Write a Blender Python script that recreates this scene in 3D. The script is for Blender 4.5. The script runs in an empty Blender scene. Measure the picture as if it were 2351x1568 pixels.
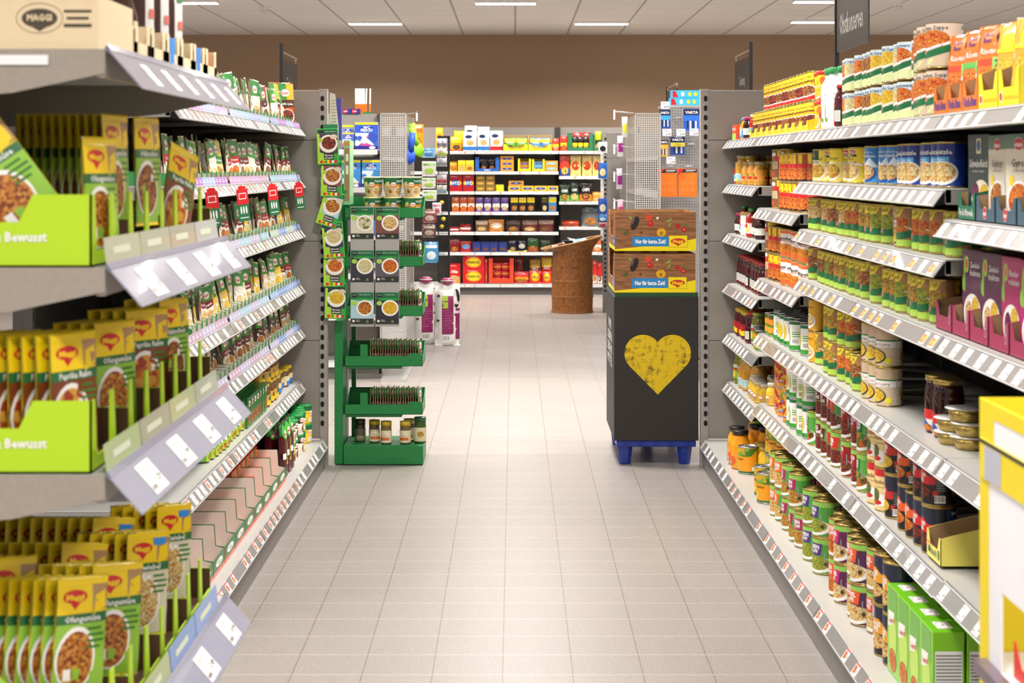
import bpy, bmesh, math, random
from mathutils import Vector, Matrix
random.seed(11)
R = random.uniform
PI = math.pi
scn = bpy.context.scene
COL = scn.collection
# ---- camera calibration: photo is 2351 x 1568 ----
F, CX, CY, H = 3931.0, 1180.0, 384.0, 1.443
def W(px, py, d):
    return Vector(((px-CX)*d/F, d, H-(py-CY)*d/F))
def XW(px, d): return (px-CX)*d/F
def ZW(py, d): return H-(py-CY)*d/F

# ---------------- materials ----------------
def lin(c):
    return c/12.92 if c <= .04045 else ((c+.055)/1.055)**2.4
def rgb(h):
    h = h.lstrip('#')
    return tuple(lin(int(h[i:i+2], 16)/255) for i in (0, 2, 4)) + (1.0,)
_m = {}
def C(hexc, rough=.5, metal=0.0, spec=.5, name=None, coat=0.0, emit=0.0, trans=0.0, alpha=1.0):
    key = (hexc, rough, metal, spec, coat, emit, trans, alpha)
    if key in _m: return _m[key]
    m = bpy.data.materials.new(name or 'paint_'+hexc.strip('#'))
    m.use_nodes = True
    b = m.node_tree.nodes['Principled BSDF']
    b.inputs['Base Color'].default_value = rgb(hexc)
    b.inputs['Roughness'].default_value = rough
    b.inputs['Metallic'].default_value = metal
    b.inputs['Specular IOR Level'].default_value = spec
    b.inputs['Coat Weight'].default_value = coat
    b.inputs['Transmission Weight'].default_value = trans
    b.inputs['Alpha'].default_value = alpha
    if emit:
        b.inputs['Emission Color'].default_value = rgb(hexc)
        b.inputs['Emission Strength'].default_value = emit
    m.diffuse_color = rgb(hexc)
    _m[key] = m
    return m
def G_(hexc, **k):            # glossy printed packaging
    return C(hexc, rough=k.pop('rough', .32), coat=.15, **k)
def nodes(m):
    nt = m.node_tree
    return nt, nt.nodes, nt.links
_fm = {}
def FOOD(c1, c2, c3, scale=130, c4=None, rough=.45):
    key = (c1, c2, c3, scale, c4)
    if scale >= 100: scale *= 1.55
    if key in _fm: return _fm[key]
    m = bpy.data.materials.new('food_print'); m.use_nodes = True
    nt, N, L = nodes(m); b = N['Principled BSDF']
    tc = N.new('ShaderNodeTexCoord')
    nz = N.new('ShaderNodeTexNoise'); nz.inputs['Scale'].default_value = scale*.8; nz.inputs['Detail'].default_value = 2
    mx = N.new('ShaderNodeVectorMath'); mx.operation = 'MULTIPLY_ADD'
    mx.inputs[1].default_value = (.006,)*3
    L.new(tc.outputs['Object'], nz.inputs['Vector']); L.new(nz.outputs['Color'], mx.inputs[0]); L.new(tc.outputs['Object'], mx.inputs[2])
    v = N.new('ShaderNodeTexVoronoi'); v.inputs['Scale'].default_value = scale
    L.new(mx.outputs[0], v.inputs['Vector'])
    sp = N.new('ShaderNodeSeparateColor'); L.new(v.outputs['Color'], sp.inputs[0])
    r = N.new('ShaderNodeValToRGB'); r.color_ramp.interpolation = 'CONSTANT'
    cols = [c1, c2, c3] + ([c4] if c4 else [])
    e = r.color_ramp.elements
    while len(e) < len(cols): e.new(.5)
    for i, c in enumerate(cols):
        e[i].position = i/len(cols); e[i].color = rgb(c)
    L.new(sp.outputs[0], r.inputs[0])
    r2 = N.new('ShaderNodeMapRange'); r2.inputs[1].default_value = 0; r2.inputs[2].default_value = .75/scale*1.0
    r2.inputs[3].default_value = 1.15; r2.inputs[4].default_value = .55
    L.new(v.outputs['Distance'], r2.inputs[0])
    ml = N.new('ShaderNodeMix'); ml.data_type = 'RGBA'; ml.blend_type = 'MULTIPLY'; ml.inputs[0].default_value = .6
    cc = N.new('ShaderNodeCombineColor')
    for i in range(3): L.new(r2.outputs[0], cc.inputs[i])
    L.new(r.outputs[0], ml.inputs[6]); L.new(cc.outputs[0], ml.inputs[7])
    L.new(ml.outputs[2], b.inputs['Base Color'])
    b.inputs['Roughness'].default_value = rough
    m.diffuse_color = rgb(c2)
    _fm[key] = m
    return m
def noisy(name, c1, c2, scale=40, rough=.6, metal=0, detail=3, stretch=(1, 1, 1), bump=0.0, coord='Object', ramp=(.35, .65)):
    m = bpy.data.materials.new(name); m.use_nodes = True
    nt, N, L = nodes(m); b = N['Principled BSDF']
    tc = N.new('ShaderNodeTexCoord'); mp = N.new('ShaderNodeMapping'); mp.inputs['Scale'].default_value = stretch
    nz = N.new('ShaderNodeTexNoise'); nz.inputs['Scale'].default_value = scale; nz.inputs['Detail'].default_value = detail
    r = N.new('ShaderNodeValToRGB')
    r.color_ramp.elements[0].position = ramp[0]; r.color_ramp.elements[0].color = rgb(c1)
    r.color_ramp.elements[1].position = ramp[1]; r.color_ramp.elements[1].color = rgb(c2)
    L.new(tc.outputs[coord], mp.inputs[0]); L.new(mp.outputs[0], nz.inputs['Vector']); L.new(nz.outputs[0], r.inputs[0])
    L.new(r.outputs[0], b.inputs['Base Color'])
    b.inputs['Roughness'].default_value = rough; b.inputs['Metallic'].default_value = metal
    if bump:
        bp = N.new('ShaderNodeBump'); bp.inputs['Strength'].default_value = bump; bp.inputs['Distance'].default_value = .002
        L.new(nz.outputs[0], bp.inputs['Height']); L.new(bp.outputs[0], b.inputs['Normal'])
    m.diffuse_color = rgb(c1)
    return m
def perf(name, col, pitch=.011, hole=.62, axes=(0, 2), rough=.35, metal=.6, square=True):
    """sheet metal with a regular grid of real see-through holes (alpha), in object coordinates"""
    m = bpy.data.materials.new(name); m.use_nodes = True
    nt, N, L = nodes(m); b = N['Principled BSDF']
    b.inputs['Base Color'].default_value = rgb(col); b.inputs['Roughness'].default_value = rough; b.inputs['Metallic'].default_value = metal
    tc = N.new('ShaderNodeTexCoord'); sx = N.new('ShaderNodeSeparateXYZ'); L.new(tc.outputs['Object'], sx.inputs[0])
    ds = []
    for a in axes:
        q = N.new('ShaderNodeMath'); q.operation = 'DIVIDE'; q.inputs[1].default_value = pitch; L.new(sx.outputs[a], q.inputs[0])
        fr = N.new('ShaderNodeMath'); fr.operation = 'FRACT'; L.new(q.outputs[0], fr.inputs[0])
        s = N.new('ShaderNodeMath'); s.operation = 'SUBTRACT'; s.inputs[1].default_value = .5; L.new(fr.outputs[0], s.inputs[0])
        ab = N.new('ShaderNodeMath'); ab.operation = 'ABSOLUTE'; L.new(s.outputs[0], ab.inputs[0]); ds.append(ab)
    if square:
        mx = N.new('ShaderNodeMath'); mx.operation = 'MAXIMUM'; L.new(ds[0].outputs[0], mx.inputs[0]); L.new(ds[1].outputs[0], mx.inputs[1]); o = mx
    else:
        p0 = N.new('ShaderNodeMath'); p0.operation = 'MULTIPLY'; L.new(ds[0].outputs[0], p0.inputs[0]); L.new(ds[0].outputs[0], p0.inputs[1])
        p1 = N.new('ShaderNodeMath'); p1.operation = 'MULTIPLY_ADD'; L.new(ds[1].outputs[0], p1.inputs[0]); L.new(ds[1].outputs[0], p1.inputs[1]); L.new(p0.outputs[0], p1.inputs[2])
        o = N.new('ShaderNodeMath'); o.operation = 'SQRT'; L.new(p1.outputs[0], o.inputs[0])
    g = N.new('ShaderNodeMath'); g.operation = 'GREATER_THAN'; g.inputs[1].default_value = hole/2; L.new(o.outputs[0], g.inputs[0])
    L.new(g.outputs[0], b.inputs['Alpha'])
    return m

# ---------------- text cache ----------------
_tx = {}
def text2d(s, bold=0.0, res=1):
    key = (s, bold, res)
    if key in _tx: return _tx[key]
    cu = bpy.data.curves.new('t', 'FONT'); cu.body = s; cu.size = 1.0; cu.resolution_u = res; cu.offset = bold
    ob = bpy.data.objects.new('t', cu); me = ob.to_mesh()
    vs = [(v.co.x, v.co.y) for v in me.vertices]; fs = [tuple(p.vertices) for p in me.polygons]
    ob.to_mesh_clear(); bpy.data.objects.remove(ob); bpy.data.curves.remove(cu)
    if vs:
        x0 = min(v[0] for v in vs); x1 = max(v[0] for v in vs)
        y0 = 0; y1 = .70
        vs = [((x-(x0+x1)/2)/(y1-y0), (y-y0)/(y1-y0)-.5) for x, y in vs]
        wd = (x1-x0)/(y1-y0)
    else: wd = 1
    _tx[key] = (vs, fs, wd)
    return _tx[key]

# ---------------- mesh builder ----------------
class G:
    def __init__(s):
        s.v = []; s.f = []; s.m = []; s.mats = []; s.sm = []; s.T = None
    def mi(s, mat):
        if mat not in s.mats: s.mats.append(mat)
        return s.mats.index(mat)
    def add(s, vs, fs, mat, smooth=False):
        o = len(s.v)
        if s.T is not None: vs = [tuple(s.T @ Vector(v)) for v in vs]
        s.v += [tuple(v) for v in vs]; i = s.mi(mat)
        for f in fs: s.f.append(tuple(o+k for k in f)); s.m.append(i); s.sm.append(smooth)
        return s
    def box(s, x0, y0, z0, x1, y1, z1, mat, bev=0):
        if x1 < x0: x0, x1 = x1, x0
        if y1 < y0: y0, y1 = y1, y0
        if z1 < z0: z0, z1 = z1, z0
        if bev <= 0:
            vs = [(x0,y0,z0),(x1,y0,z0),(x1,y1,z0),(x0,y1,z0),(x0,y0,z1),(x1,y0,z1),(x1,y1,z1),(x0,y1,z1)]
            return s.add(vs, [(0,3,2,1),(4,5,6,7),(0,1,5,4),(1,2,6,5),(2,3,7,6),(3,0,4,7)], mat)
        b = min(bev, (x1-x0)*.45, (y1-y0)*.45, (z1-z0)*.45)
        vs = []; 
        for (zz, ii) in ((z0, b), (z0+b, 0), (z1-b, 0), (z1, b)):
            a0, a1, c0, c1 = x0+ii, x1-ii, y0+ii, y1-ii
            k = b if ii == 0 else b*.4
            vs += [(a0+k,c0,zz),(a1-k,c0,zz),(a1,c0+k,zz),(a1,c1-k,zz),(a1-k,c1,zz),(a0+k,c1,zz),(a0,c1-k,zz),(a0,c0+k,zz)]
        fs = [tuple(reversed(range(8))), tuple(range(24, 32))]
        for L_ in range(3):
            for i in range(8):
                j = (i+1) % 8
                fs.append((L_*8+i, L_*8+j, L_*8+8+j, L_*8+8+i))
        return s.add(vs, fs, mat)
    def prism(s, pts, axis, a, b, mat, cap=True):
        """pts 2D polygon; axis 0: pts=(y,z); 1: pts=(x,z); 2: pts=(x,y)"""
        n = len(pts)
        def P3(p, t):
            return (t, p[0], p[1]) if axis == 0 else (p[0], t, p[1]) if axis == 1 else (p[0], p[1], t)
        vs = [P3(p, a) for p in pts] + [P3(p, b) for p in pts]
        fs = [(i, (i+1) % n, n+(i+1) % n, n+i) for i in range(n)]
        if cap: fs += [tuple(range(n)), tuple(reversed(range(n, 2*n)))]
        return s.add(vs, fs, mat)
    def lathe(s, prof, mat, seg=24, x=0, y=0, smooth=True, cap0=True, cap1=True, a0=0):
        vs = []; n = len(prof)
        for r, z in prof:
            for k in range(seg):
                a = a0+2*PI*k/seg
                vs.append((x+r*math.sin(a), y-r*math.cos(a), z))
        fs = []
        for i in range(n-1):
            for k in range(seg):
                l = (k+1) % seg
                fs.append((i*seg+k, i*seg+l, (i+1)*seg+l, (i+1)*seg+k))
        s.add(vs, fs, mat, smooth)
        o = len(s.v)-len(vs); mi_ = s.mi(mat)
        if cap0: s.f.append(tuple(o+k for k in reversed(range(seg)))); s.m.append(mi_); s.sm.append(False)
        if cap1: s.f.append(tuple(o+(n-1)*seg+k for k in range(seg))); s.m.append(mi_); s.sm.append(False)
        return s
    def tube(s, pts, r, mat, seg=6, closed=False):
        pts = [Vector(p) for p in pts]; n = len(pts); vs = []
        for i, p in enumerate(pts):
            if closed: d = pts[(i+1) % n]-pts[i-1]
            else: d = (pts[min(i+1, n-1)]-pts[max(i-1, 0)])
            d.normalize()
            up = Vector((0, 0, 1)) if abs(d.z) < .9 else Vector((1, 0, 0))
            a = d.cross(up).normalized(); b = d.cross(a)
            for k in range(seg):
                t = 2*PI*k/seg; vs.append(tuple(p+a*r*math.cos(t)+b*r*math.sin(t)))
        fs = []
        for i in range(n if closed else n-1):
            j = (i+1) % n
            for k in range(seg):
                l = (k+1) % seg; fs.append((i*seg+k, i*seg+l, j*seg+l, j*seg+k))
        if not closed: fs += [tuple(reversed(range(seg))), tuple((n-1)*seg+k for k in range(seg))]
        return s.add(vs, fs, mat, True)
    def art(s, items, wrap, xs=None, ys=None, lay=.00018, base=.0003, smooth=False):
        """items drawn in 2D (metres) and laid on a surface: wrap(x,y,off)->3D"""
        for idx_, it in enumerate(items):
            k = it[0]; mat = it[-2]; L_ = it[-1]
            if k == 'rect':
                x0, y0, x1, y1 = it[1:5]; vs = [(x0,y0),(x1,y0),(x1,y1),(x0,y1)]; fs = [(0,1,2,3)]
            elif k == 'ell':
                cx, cy, rx, ry = it[1:5]; n = 20
                vs = [(cx+rx*math.cos(2*PI*i/n), cy+ry*math.sin(2*PI*i/n)) for i in range(n)]; fs = [tuple(range(n))]
            elif k == 'ring':
                cx, cy, rx, ry, t = it[1:6]; n = 20
                vs = [(cx+rx*math.cos(2*PI*i/n), cy+ry*math.sin(2*PI*i/n)) for i in range(n)]
                vs += [(cx+(rx-t)*math.cos(2*PI*i/n), cy+(ry-t)*math.sin(2*PI*i/n)) for i in range(n)]
                fs = [(i, (i+1) % n, n+(i+1) % n, n+i) for i in range(n)]
            elif k == 'poly':
                vs = list(it[1]); fs = [tuple(range(len(vs)))]
            elif k == 'text':
                # ('text', s, cx, cy, h, {opts}, mat, lay)
                s_, cx, cy, hh, op = it[1:6]
                tv, tf, tw = text2d(s_, op.get('bold', 0.0), op.get('res', 1))
                sx = hh
                if 'w' in op: sx = min(hh*op.get('stretch', 9), op['w']/max(tw, .01)) if op.get('fit', True) else hh
                ca, sa = math.cos(op.get('rot', 0)), math.sin(op.get('rot', 0))
                vs = [(cx+(x*sx)*ca-(y*hh)*sa, cy+(x*sx)*sa+(y*hh)*ca) for x, y in tv]; fs = tf
            if not vs: continue
            if xs or ys:
                bm = bmesh.new(); bv = [bm.verts.new((x, y, 0)) for x, y in vs]
                for f in fs:
                    try: bm.faces.new([bv[i] for i in f])
                    except ValueError: pass
                ax0 = min(v[0] for v in vs); ax1 = max(v[0] for v in vs); ay0 = min(v[1] for v in vs); ay1 = max(v[1] for v in vs)
                for x in (xs or ()):
                    if ax0 < x < ax1:
                        bmesh.ops.bisect_plane(bm, geom=bm.verts[:]+bm.edges[:]+bm.faces[:], dist=1e-7, plane_co=(x, 0, 0), plane_no=(1, 0, 0))
                for y in (ys or ()):
                    if ay0 < y < ay1:
                        bmesh.ops.bisect_plane(bm, geom=bm.verts[:]+bm.edges[:]+bm.faces[:], dist=1e-7, plane_co=(0, y, 0), plane_no=(0, 1, 0))
                bm.verts.index_update()
                vs = [(v.co.x, v.co.y) for v in bm.verts]; fs = [tuple(v.index for v in f.verts) for f in bm.faces]; bm.free()
            off = base+L_*lay+idx_*4e-6
            s.add([wrap(x, y, off) for x, y in vs], fs, mat, smooth)
        return s
    def mesh(s, name):
        me = bpy.data.meshes.new(name); me.from_pydata(s.v, [], s.f)
        for m in s.mats: me.materials.append(m)
        me.polygons.foreach_set('material_index', s.m); me.polygons.foreach_set('use_smooth', s.sm)
        me.update(); return me
def flat(o, u, v):
    o, u, v = Vector(o), Vector(u), Vector(v); n = u.cross(v).normalized()
    return lambda x, y, off: tuple(o+u*x+v*y+n*off)
def front(y=0, x=0, z=0):            # surface facing -Y
    return flat((x, y, z), (1, 0, 0), (0, 0, 1))
def cyl(r): return lambda x, y, off: ((r+off)*math.sin(x/r), -(r+off)*math.cos(x/r), y)

# ---------------- objects ----------------
def ob(name, data, parent=None, loc=(0, 0, 0), rot=(0, 0, 0), scale=None):
    if isinstance(data, G): data = data.mesh(name)
    o = bpy.data.objects.new(name, data); COL.objects.link(o)
    o.location = loc; o.rotation_euler = rot
    if scale: o.scale = scale
    if parent is not None: o.parent = parent
    return o
LABELS = {}
def tag(o, label, cat, group=None, kind=None):
    n = len(label.split())
    if n > 16 or n < 4: print('LABEL LEN', n, label)
    if label in LABELS: print('DUP LABEL', label)
    LABELS[label] = 1
    o['label'] = label; o['category'] = cat
    if group: o['group'] = group
    if kind: o['kind'] = kind
    return o
def struct(name, g, label=None):
    o = ob(name, g); o['kind'] = 'structure'
    if label: o['label'] = label; o['category'] = name.split('_')[0]
    return o
def thing(name, label, cat, loc=(0, 0, 0), rot=(0, 0, 0), group=None):
    o = bpy.data.objects.new(name, None); COL.objects.link(o); o.location = loc; o.rotation_euler = rot
    o.empty_display_size = .05
    return tag(o, label, cat, group)
ONES = 'zero first second third fourth fifth sixth seventh eighth ninth tenth eleventh twelfth thirteenth fourteenth fifteenth sixteenth seventeenth eighteenth nineteenth'.split()
TENS = {20: 'twenty', 30: 'thirty', 40: 'forty', 50: 'fifty', 60: 'sixty', 70: 'seventy'}
TENTH = {20: 'twentieth', 30: 'thirtieth', 40: 'fortieth', 50: 'fiftieth', 60: 'sixtieth', 70: 'seventieth'}
def nth(n):
    if n < 20: return ONES[n]
    t = n//10*10
    return TENTH[t] if n == t else TENS[t]+'-'+ONES[n-t]
# a prototype: (name, category, root mesh, [(part name, mesh)], w, d, h)
class P:
    def __init__(s, name, cat, mesh, kids=(), w=.08, d=.08, h=.1, desc='', group=None):
        s.name, s.cat, s.kids, s.w, s.d, s.h, s.desc, s.group = name, cat, kids, w, d, h, desc, group
        s.mesh = mesh.mesh(name) if isinstance(mesh, G) else mesh
        s.kids = [(n, (m.mesh(n) if isinstance(m, G) else m)) for n, m in kids]
def place(p, loc, rz, label, group=None, rx=0, ry=0, parts=True, scale=None, cat=None):
    o = ob(p.name, p.mesh, None, loc, (rx, ry, rz), scale)
    tag(o, label, cat or p.cat, group or p.group)
    if parts:
        for n, m in p.kids: ob(n, m, o)
    return o
LP = 54; WORLD = .48; EXPO = 0.25
# ================= ROOM =================
def grid_mat(name, base, x0, sx, y0, sy, wx, wy, line_x, line_y, rough=.3, speck=True, bump=.3, var=.05):
    m = bpy.data.materials.new(name); m.use_nodes = True
    nt, N, L = nodes(m); b = N['Principled BSDF']
    g = N.new('ShaderNodeNewGeometry'); sp = N.new('ShaderNodeSeparateXYZ'); L.new(g.outputs['Position'], sp.inputs[0])
    def mt(op, a, bb=None, c=None):
        n = N.new('ShaderNodeMath'); n.operation = op
        for i, q in enumerate((a, bb, c)):
            if q is None: continue
            if isinstance(q, (int, float)): n.inputs[i].default_value = q
            else: L.new(q, n.inputs[i])
        return n.outputs[0]
    def line(ax, o, s, w):
        q = mt('DIVIDE', mt('SUBTRACT', sp.outputs[ax], o-s*100), s)
        f = mt('ABSOLUTE', mt('SUBTRACT', mt('FRACT', mt('ADD', q, .5)), .5))
        return mt('LESS_THAN', f, w/s/2), mt('FLOOR', q)
    lx, ix = line(0, x0, sx, wx); ly, iy = line(1, y0, sy, wy)
    wn = N.new('ShaderNodeTexWhiteNoise'); wn.noise_dimensions = '2D'; cv = N.new('ShaderNodeCombineXYZ')
    L.new(ix, cv.inputs[0]); L.new(iy, cv.inputs[1]); L.new(cv.outputs[0], wn.inputs['Vector'])
    br = mt('MULTIPLY_ADD', wn.outputs['Value'], var, 1-var/2)
    col = N.new('ShaderNodeMix'); col.data_type = 'RGBA'; col.blend_type = 'MULTIPLY'; col.inputs[0].default_value = 1
    col.inputs[6].default_value = rgb(base); cb = N.new('ShaderNodeCombineColor')
    for i in range(3): L.new(br, cb.inputs[i])
    L.new(cb.outputs[0], col.inputs[7]); cur = col.outputs[2]
    if speck:
        for sc_, th, cc in ((760, .70, '#4e4844'), (640, .70, '#e6ded4')):
            nz = N.new('ShaderNodeTexNoise'); nz.inputs['Scale'].default_value = sc_*.5; nz.inputs['Detail'].default_value = 1
            L.new(g.outputs['Position'], nz.inputs['Vector'])
            t = mt('GREATER_THAN', nz.outputs[0], th-.05)
            x = N.new('ShaderNodeMix'); x.data_type = 'RGBA'; L.new(mt('MULTIPLY', t, .6), x.inputs[0]); L.new(cur, x.inputs[6]); x.inputs[7].default_value = rgb(cc); cur = x.outputs[2]
        nz = N.new('ShaderNodeTexNoise'); nz.inputs['Scale'].default_value = 1.3; nz.inputs['Detail'].default_value = 4
        L.new(g.outputs['Position'], nz.inputs['Vector'])
        x = N.new('ShaderNodeMix'); x.data_type = 'RGBA'; x.blend_type = 'MULTIPLY'; L.new(mt('MULTIPLY', nz.outputs[0], .22), x.inputs[0]); L.new(cur, x.inputs[6]); x.inputs[7].default_value = rgb('#b8b0a8'); cur = x.outputs[2]
        L.new(mt('MULTIPLY_ADD', nz.outputs[0], .12, rough-.06), b.inputs['Roughness'])
    else: b.inputs['Roughness'].default_value = rough
    for lm, cc in ((lx, line_x), (ly, line_y)):
        x = N.new('ShaderNodeMix'); x.data_type = 'RGBA'; L.new(lm, x.inputs[0]); L.new(cur, x.inputs[6]); x.inputs[7].default_value = rgb(cc); cur = x.outputs[2]
    L.new(cur, b.inputs['Base Color'])
    bp = N.new('ShaderNodeBump'); bp.inputs['Strength'].default_value = bump; bp.inputs['Distance'].default_value = .002; bp.invert = True
    L.new(mt('MAXIMUM', lx, ly), bp.inputs['Height']); L.new(bp.outputs[0], b.inputs['Normal'])
    return m
floor_m = grid_mat('floor_tile', '#958e88', -.0324, .2, .069, .2, .0035, .0035, '#756b61', '#beb7af', rough=.34)  # cross joints are pale because their specular glint is put into the colour
ceil_m = grid_mat('ceiling_tile', '#ece6e0', .0136, .6215, 19.15, .625, .022, .008, '#b5aca6', '#a9a29c', rough=.8, speck=False, bump=.2, var=.02)
wall_m = noisy('brown_plaster', '#a18469', '#aa8d72', scale=90, rough=.85, coord='Object', bump=.05)
struct('floor', G().box(-8.5, -4, -.1, 8.5, 20.6, 0, floor_m))
struct('ceiling', G().box(-8.5, -4, 3.03, 8.5, 20.6, 3.13, ceil_m))
struct('wall_back', G().box(-8.5, 20.5, 0, 8.5, 20.6, 3.03, wall_m))

# ceiling lamps: LED strips recessed in the ceiling grid
led_emit = C('#fffaf5', emit=14.0)
lamp_case = C('#f2efea', .5)
def lamp_mesh(w, l):
    g = G().box(-w/2, -l/2, 0, w/2, l/2, .03, lamp_case)
    e = G(); n = max(1, int(w/.034)); m = max(1, int(l/.034))
    for i in range(n):
        for j in range(m):
            x = -w/2+(i+.5)*w/n; y = -l/2+(j+.5)*l/m
            e.box(x-.0125, y-.0125, -.006, x+.0125, y+.0125, -.0005, led_emit)
    return g.mesh('lamp_case'), e.mesh('led_array')
LM = lamp_mesh(.58, .16)
lampn = 0
def lamp(x, y, lab, real=True, power=70, seen=True):
    t = thing('ceiling_lamp', lab, 'lamp', (x, y, 3.005), group='recessed ceiling strip lamps')
    ob('lamp_case', LM[0], t); ob('led_array', LM[1], t)
    if real:
        l = bpy.data.lights.new('lamp_light', 'AREA'); l.shape = 'RECTANGLE'; l.size = .58; l.size_y = .16; l.energy = power; l.color = (1, .965, .93); l.spread = math.radians(150)
        lo = bpy.data.objects.new('lamp_light', l); COL.objects.link(lo); lo.location = (0, 0, -.012); lo.parent = t
for px, py, nm in ((862, 50, 'left'), (1381, 50, 'middle'), (1879, 46, 'right')):
    d = F*1.587/(CY-py)
    lamp(XW(px, d), d, 'bright white strip lamp in ceiling near back wall, %s of the row of three' % nm, power=52)
lamp(XW(1161, 16.45), 16.35, 'bright white strip lamp cut by the top picture edge, above the aisle', power=60)
lamp(XW(1893, 16.2), 16.2, 'bright white strip lamp behind the top of the large hanging sign', power=60)
lamp(XW(430, 16.3), 16.3, 'bright white strip lamp at top left, above the foreground cartons', power=60)
# lamps of the same rows outside the picture, above and behind the camera
k = 0
for iy, y in enumerate((-1.5, 1.0, 3.5, 6.0, 8.5, 11.0, 13.6)):
    for x in (-4.9, -2.45, 0.0, 2.45, 4.9):
        k += 1
        lamp(x, y, 'recessed strip lamp of ceiling row %s, %s column' % (ONES[iy+1], {-4.9: 'outer left', -2.45: 'inner left', 0.0: 'centre', 2.45: 'inner right', 4.9: 'outer right'}[x]), power=(LP if x == 0 else LP*.8)*(.62 if y < 3 else .8 if y < 5 else 1.0 if y < 7 else 1.12 if y < 12 else .65))
for x, y, lab in ((XW(607, 17.0), 17.0, 'small round white smoke detector on ceiling at left'), (XW(2062, 16.6), 16.6, 'small round white smoke detector on ceiling at right')):
    t = thing('smoke_detector', lab, 'smoke detector', (x, y, 3.03))
    ob('base', G().lathe([(.055, -.018), (.065, -.012), (.068, 0)], C('#efece8', .4)), t)
    ob('sensor_cap', G().lathe([(.02, -.055), (.035, -.052), (.04, -.03), (.04, -.018)], C('#dddad6', .4)), t)

# ================= GONDOLA SHELVING =================
panel_m = noisy('grey_panel', '#88827b', '#908a83', scale=300, rough=.5, bump=.03)
shelf_m = C('#b4b2ad', .35, spec=.5); dark_m = C('#363230', .6); post_m = C('#9a958f', .4); kick_m = noisy('grey_kick', '#716d69', '#7a7672', scale=200, rough=.45)
slot_m = C('#0c0b0b', .8); rail_m = C('#8b8886', .22, coat=.5); rail_edge = C('#d3d3d4', .2, coat=.6)
brk_m = C('#85827e', .4)
W_ = C('#dedcd8', .45); K_ = C('#262423', .5)
def tagmesh(kind, num):
    g = G(); w, h = .047, .036
    g.box(-w/2, 0, -h/2, w/2, .0008, h/2, W_)
    it = []
    gm = C('#9a9a9a', .5)
    it.append(('rect', -.021, .010, .008, .0118, gm, 1)); it.append(('rect', -.021, .0065, .002, .008, gm, 1))
    if kind == 'red':
        it += [('rect', -.023, .0125, .023, .0165, C('#c8402f', .5), 1), ('rect', -.016, -.012, .002, .008, C('#cf3d22', .5), 2), ('text', num.split('.')[0], -.007, -.003, .011, {'bold': .03}, C('#ffd21a', .5), 3),
               ('text', num, .013, -.004, .0065, {'bold': .01}, C('#55524f', .5), 2)]
    elif kind == 'promo':
        it += [('rect', -.019, -.013, .004, .009, C('#d96a28', .5), 2), ('rect', .006, -.013, .02, .009, C('#e9b552', .5), 2), ('text', num, -.007, -.002, .010, {'bold': .03}, C('#f5d13a', .5), 3)]
    elif kind == 'green':
        it += [('rect', -.018, -.012, .004, .008, C('#8fc16a', .5), 2), ('text', num, .013, -.004, .0065, {'bold': .01}, C('#55524f', .5), 2)]
    else:
        it += [('text', num, .012, -.004, .0075, {'bold': .01}, C('#55524f', .5), 2)]
        for i in range(7): it.append(('rect', -.021+i*.0022, -.013, -.0200+i*.0022, -.008, C('#77746f', .5), 2))
    g.art(it, front(0))
    return g.mesh('price_tag')
TAGS = {k: [tagmesh(k, n) for n in ('1.29', '1.99', '2.49', '0.99', '3.79')] for k in ('plain', 'red', 'promo', 'green')}
def basis(u, v):
    u = Vector(u).normalized(); v = Vector(v).normalized(); n = u.cross(v)
    return Matrix((u, -n, v)).transposed().to_euler()
card_cols = ['#a9b4dc', '#8fa9d8', '#c49cc8', '#bfa0b8', '#b9b3cf', '#9ebfd2', '#b3c2b0', '#7d98cf', '#b07fc0', '#9aa0cc']
_cards = {}
def cardmesh(c, n=4, w=.062):
    key = (c, n)
    if key in _cards: return _cards[key]
    g = G(); m = C(c, .35, coat=.3); l = C('#e8e9f4', .4)
    for i in range(n):
        x = (i-n/2)*w
        g.box(x+.001, 0, 0, x+w-.001, .0015, .028, m)
        g.art([('rect', x+.010, .010, x+w-.014, .013, l, 1), ('rect', x+.010, .017, x+w-.02, .019, l, 1)], front(0))
    _cards[key] = g.mesh('card_strip'); return _cards[key]

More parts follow.
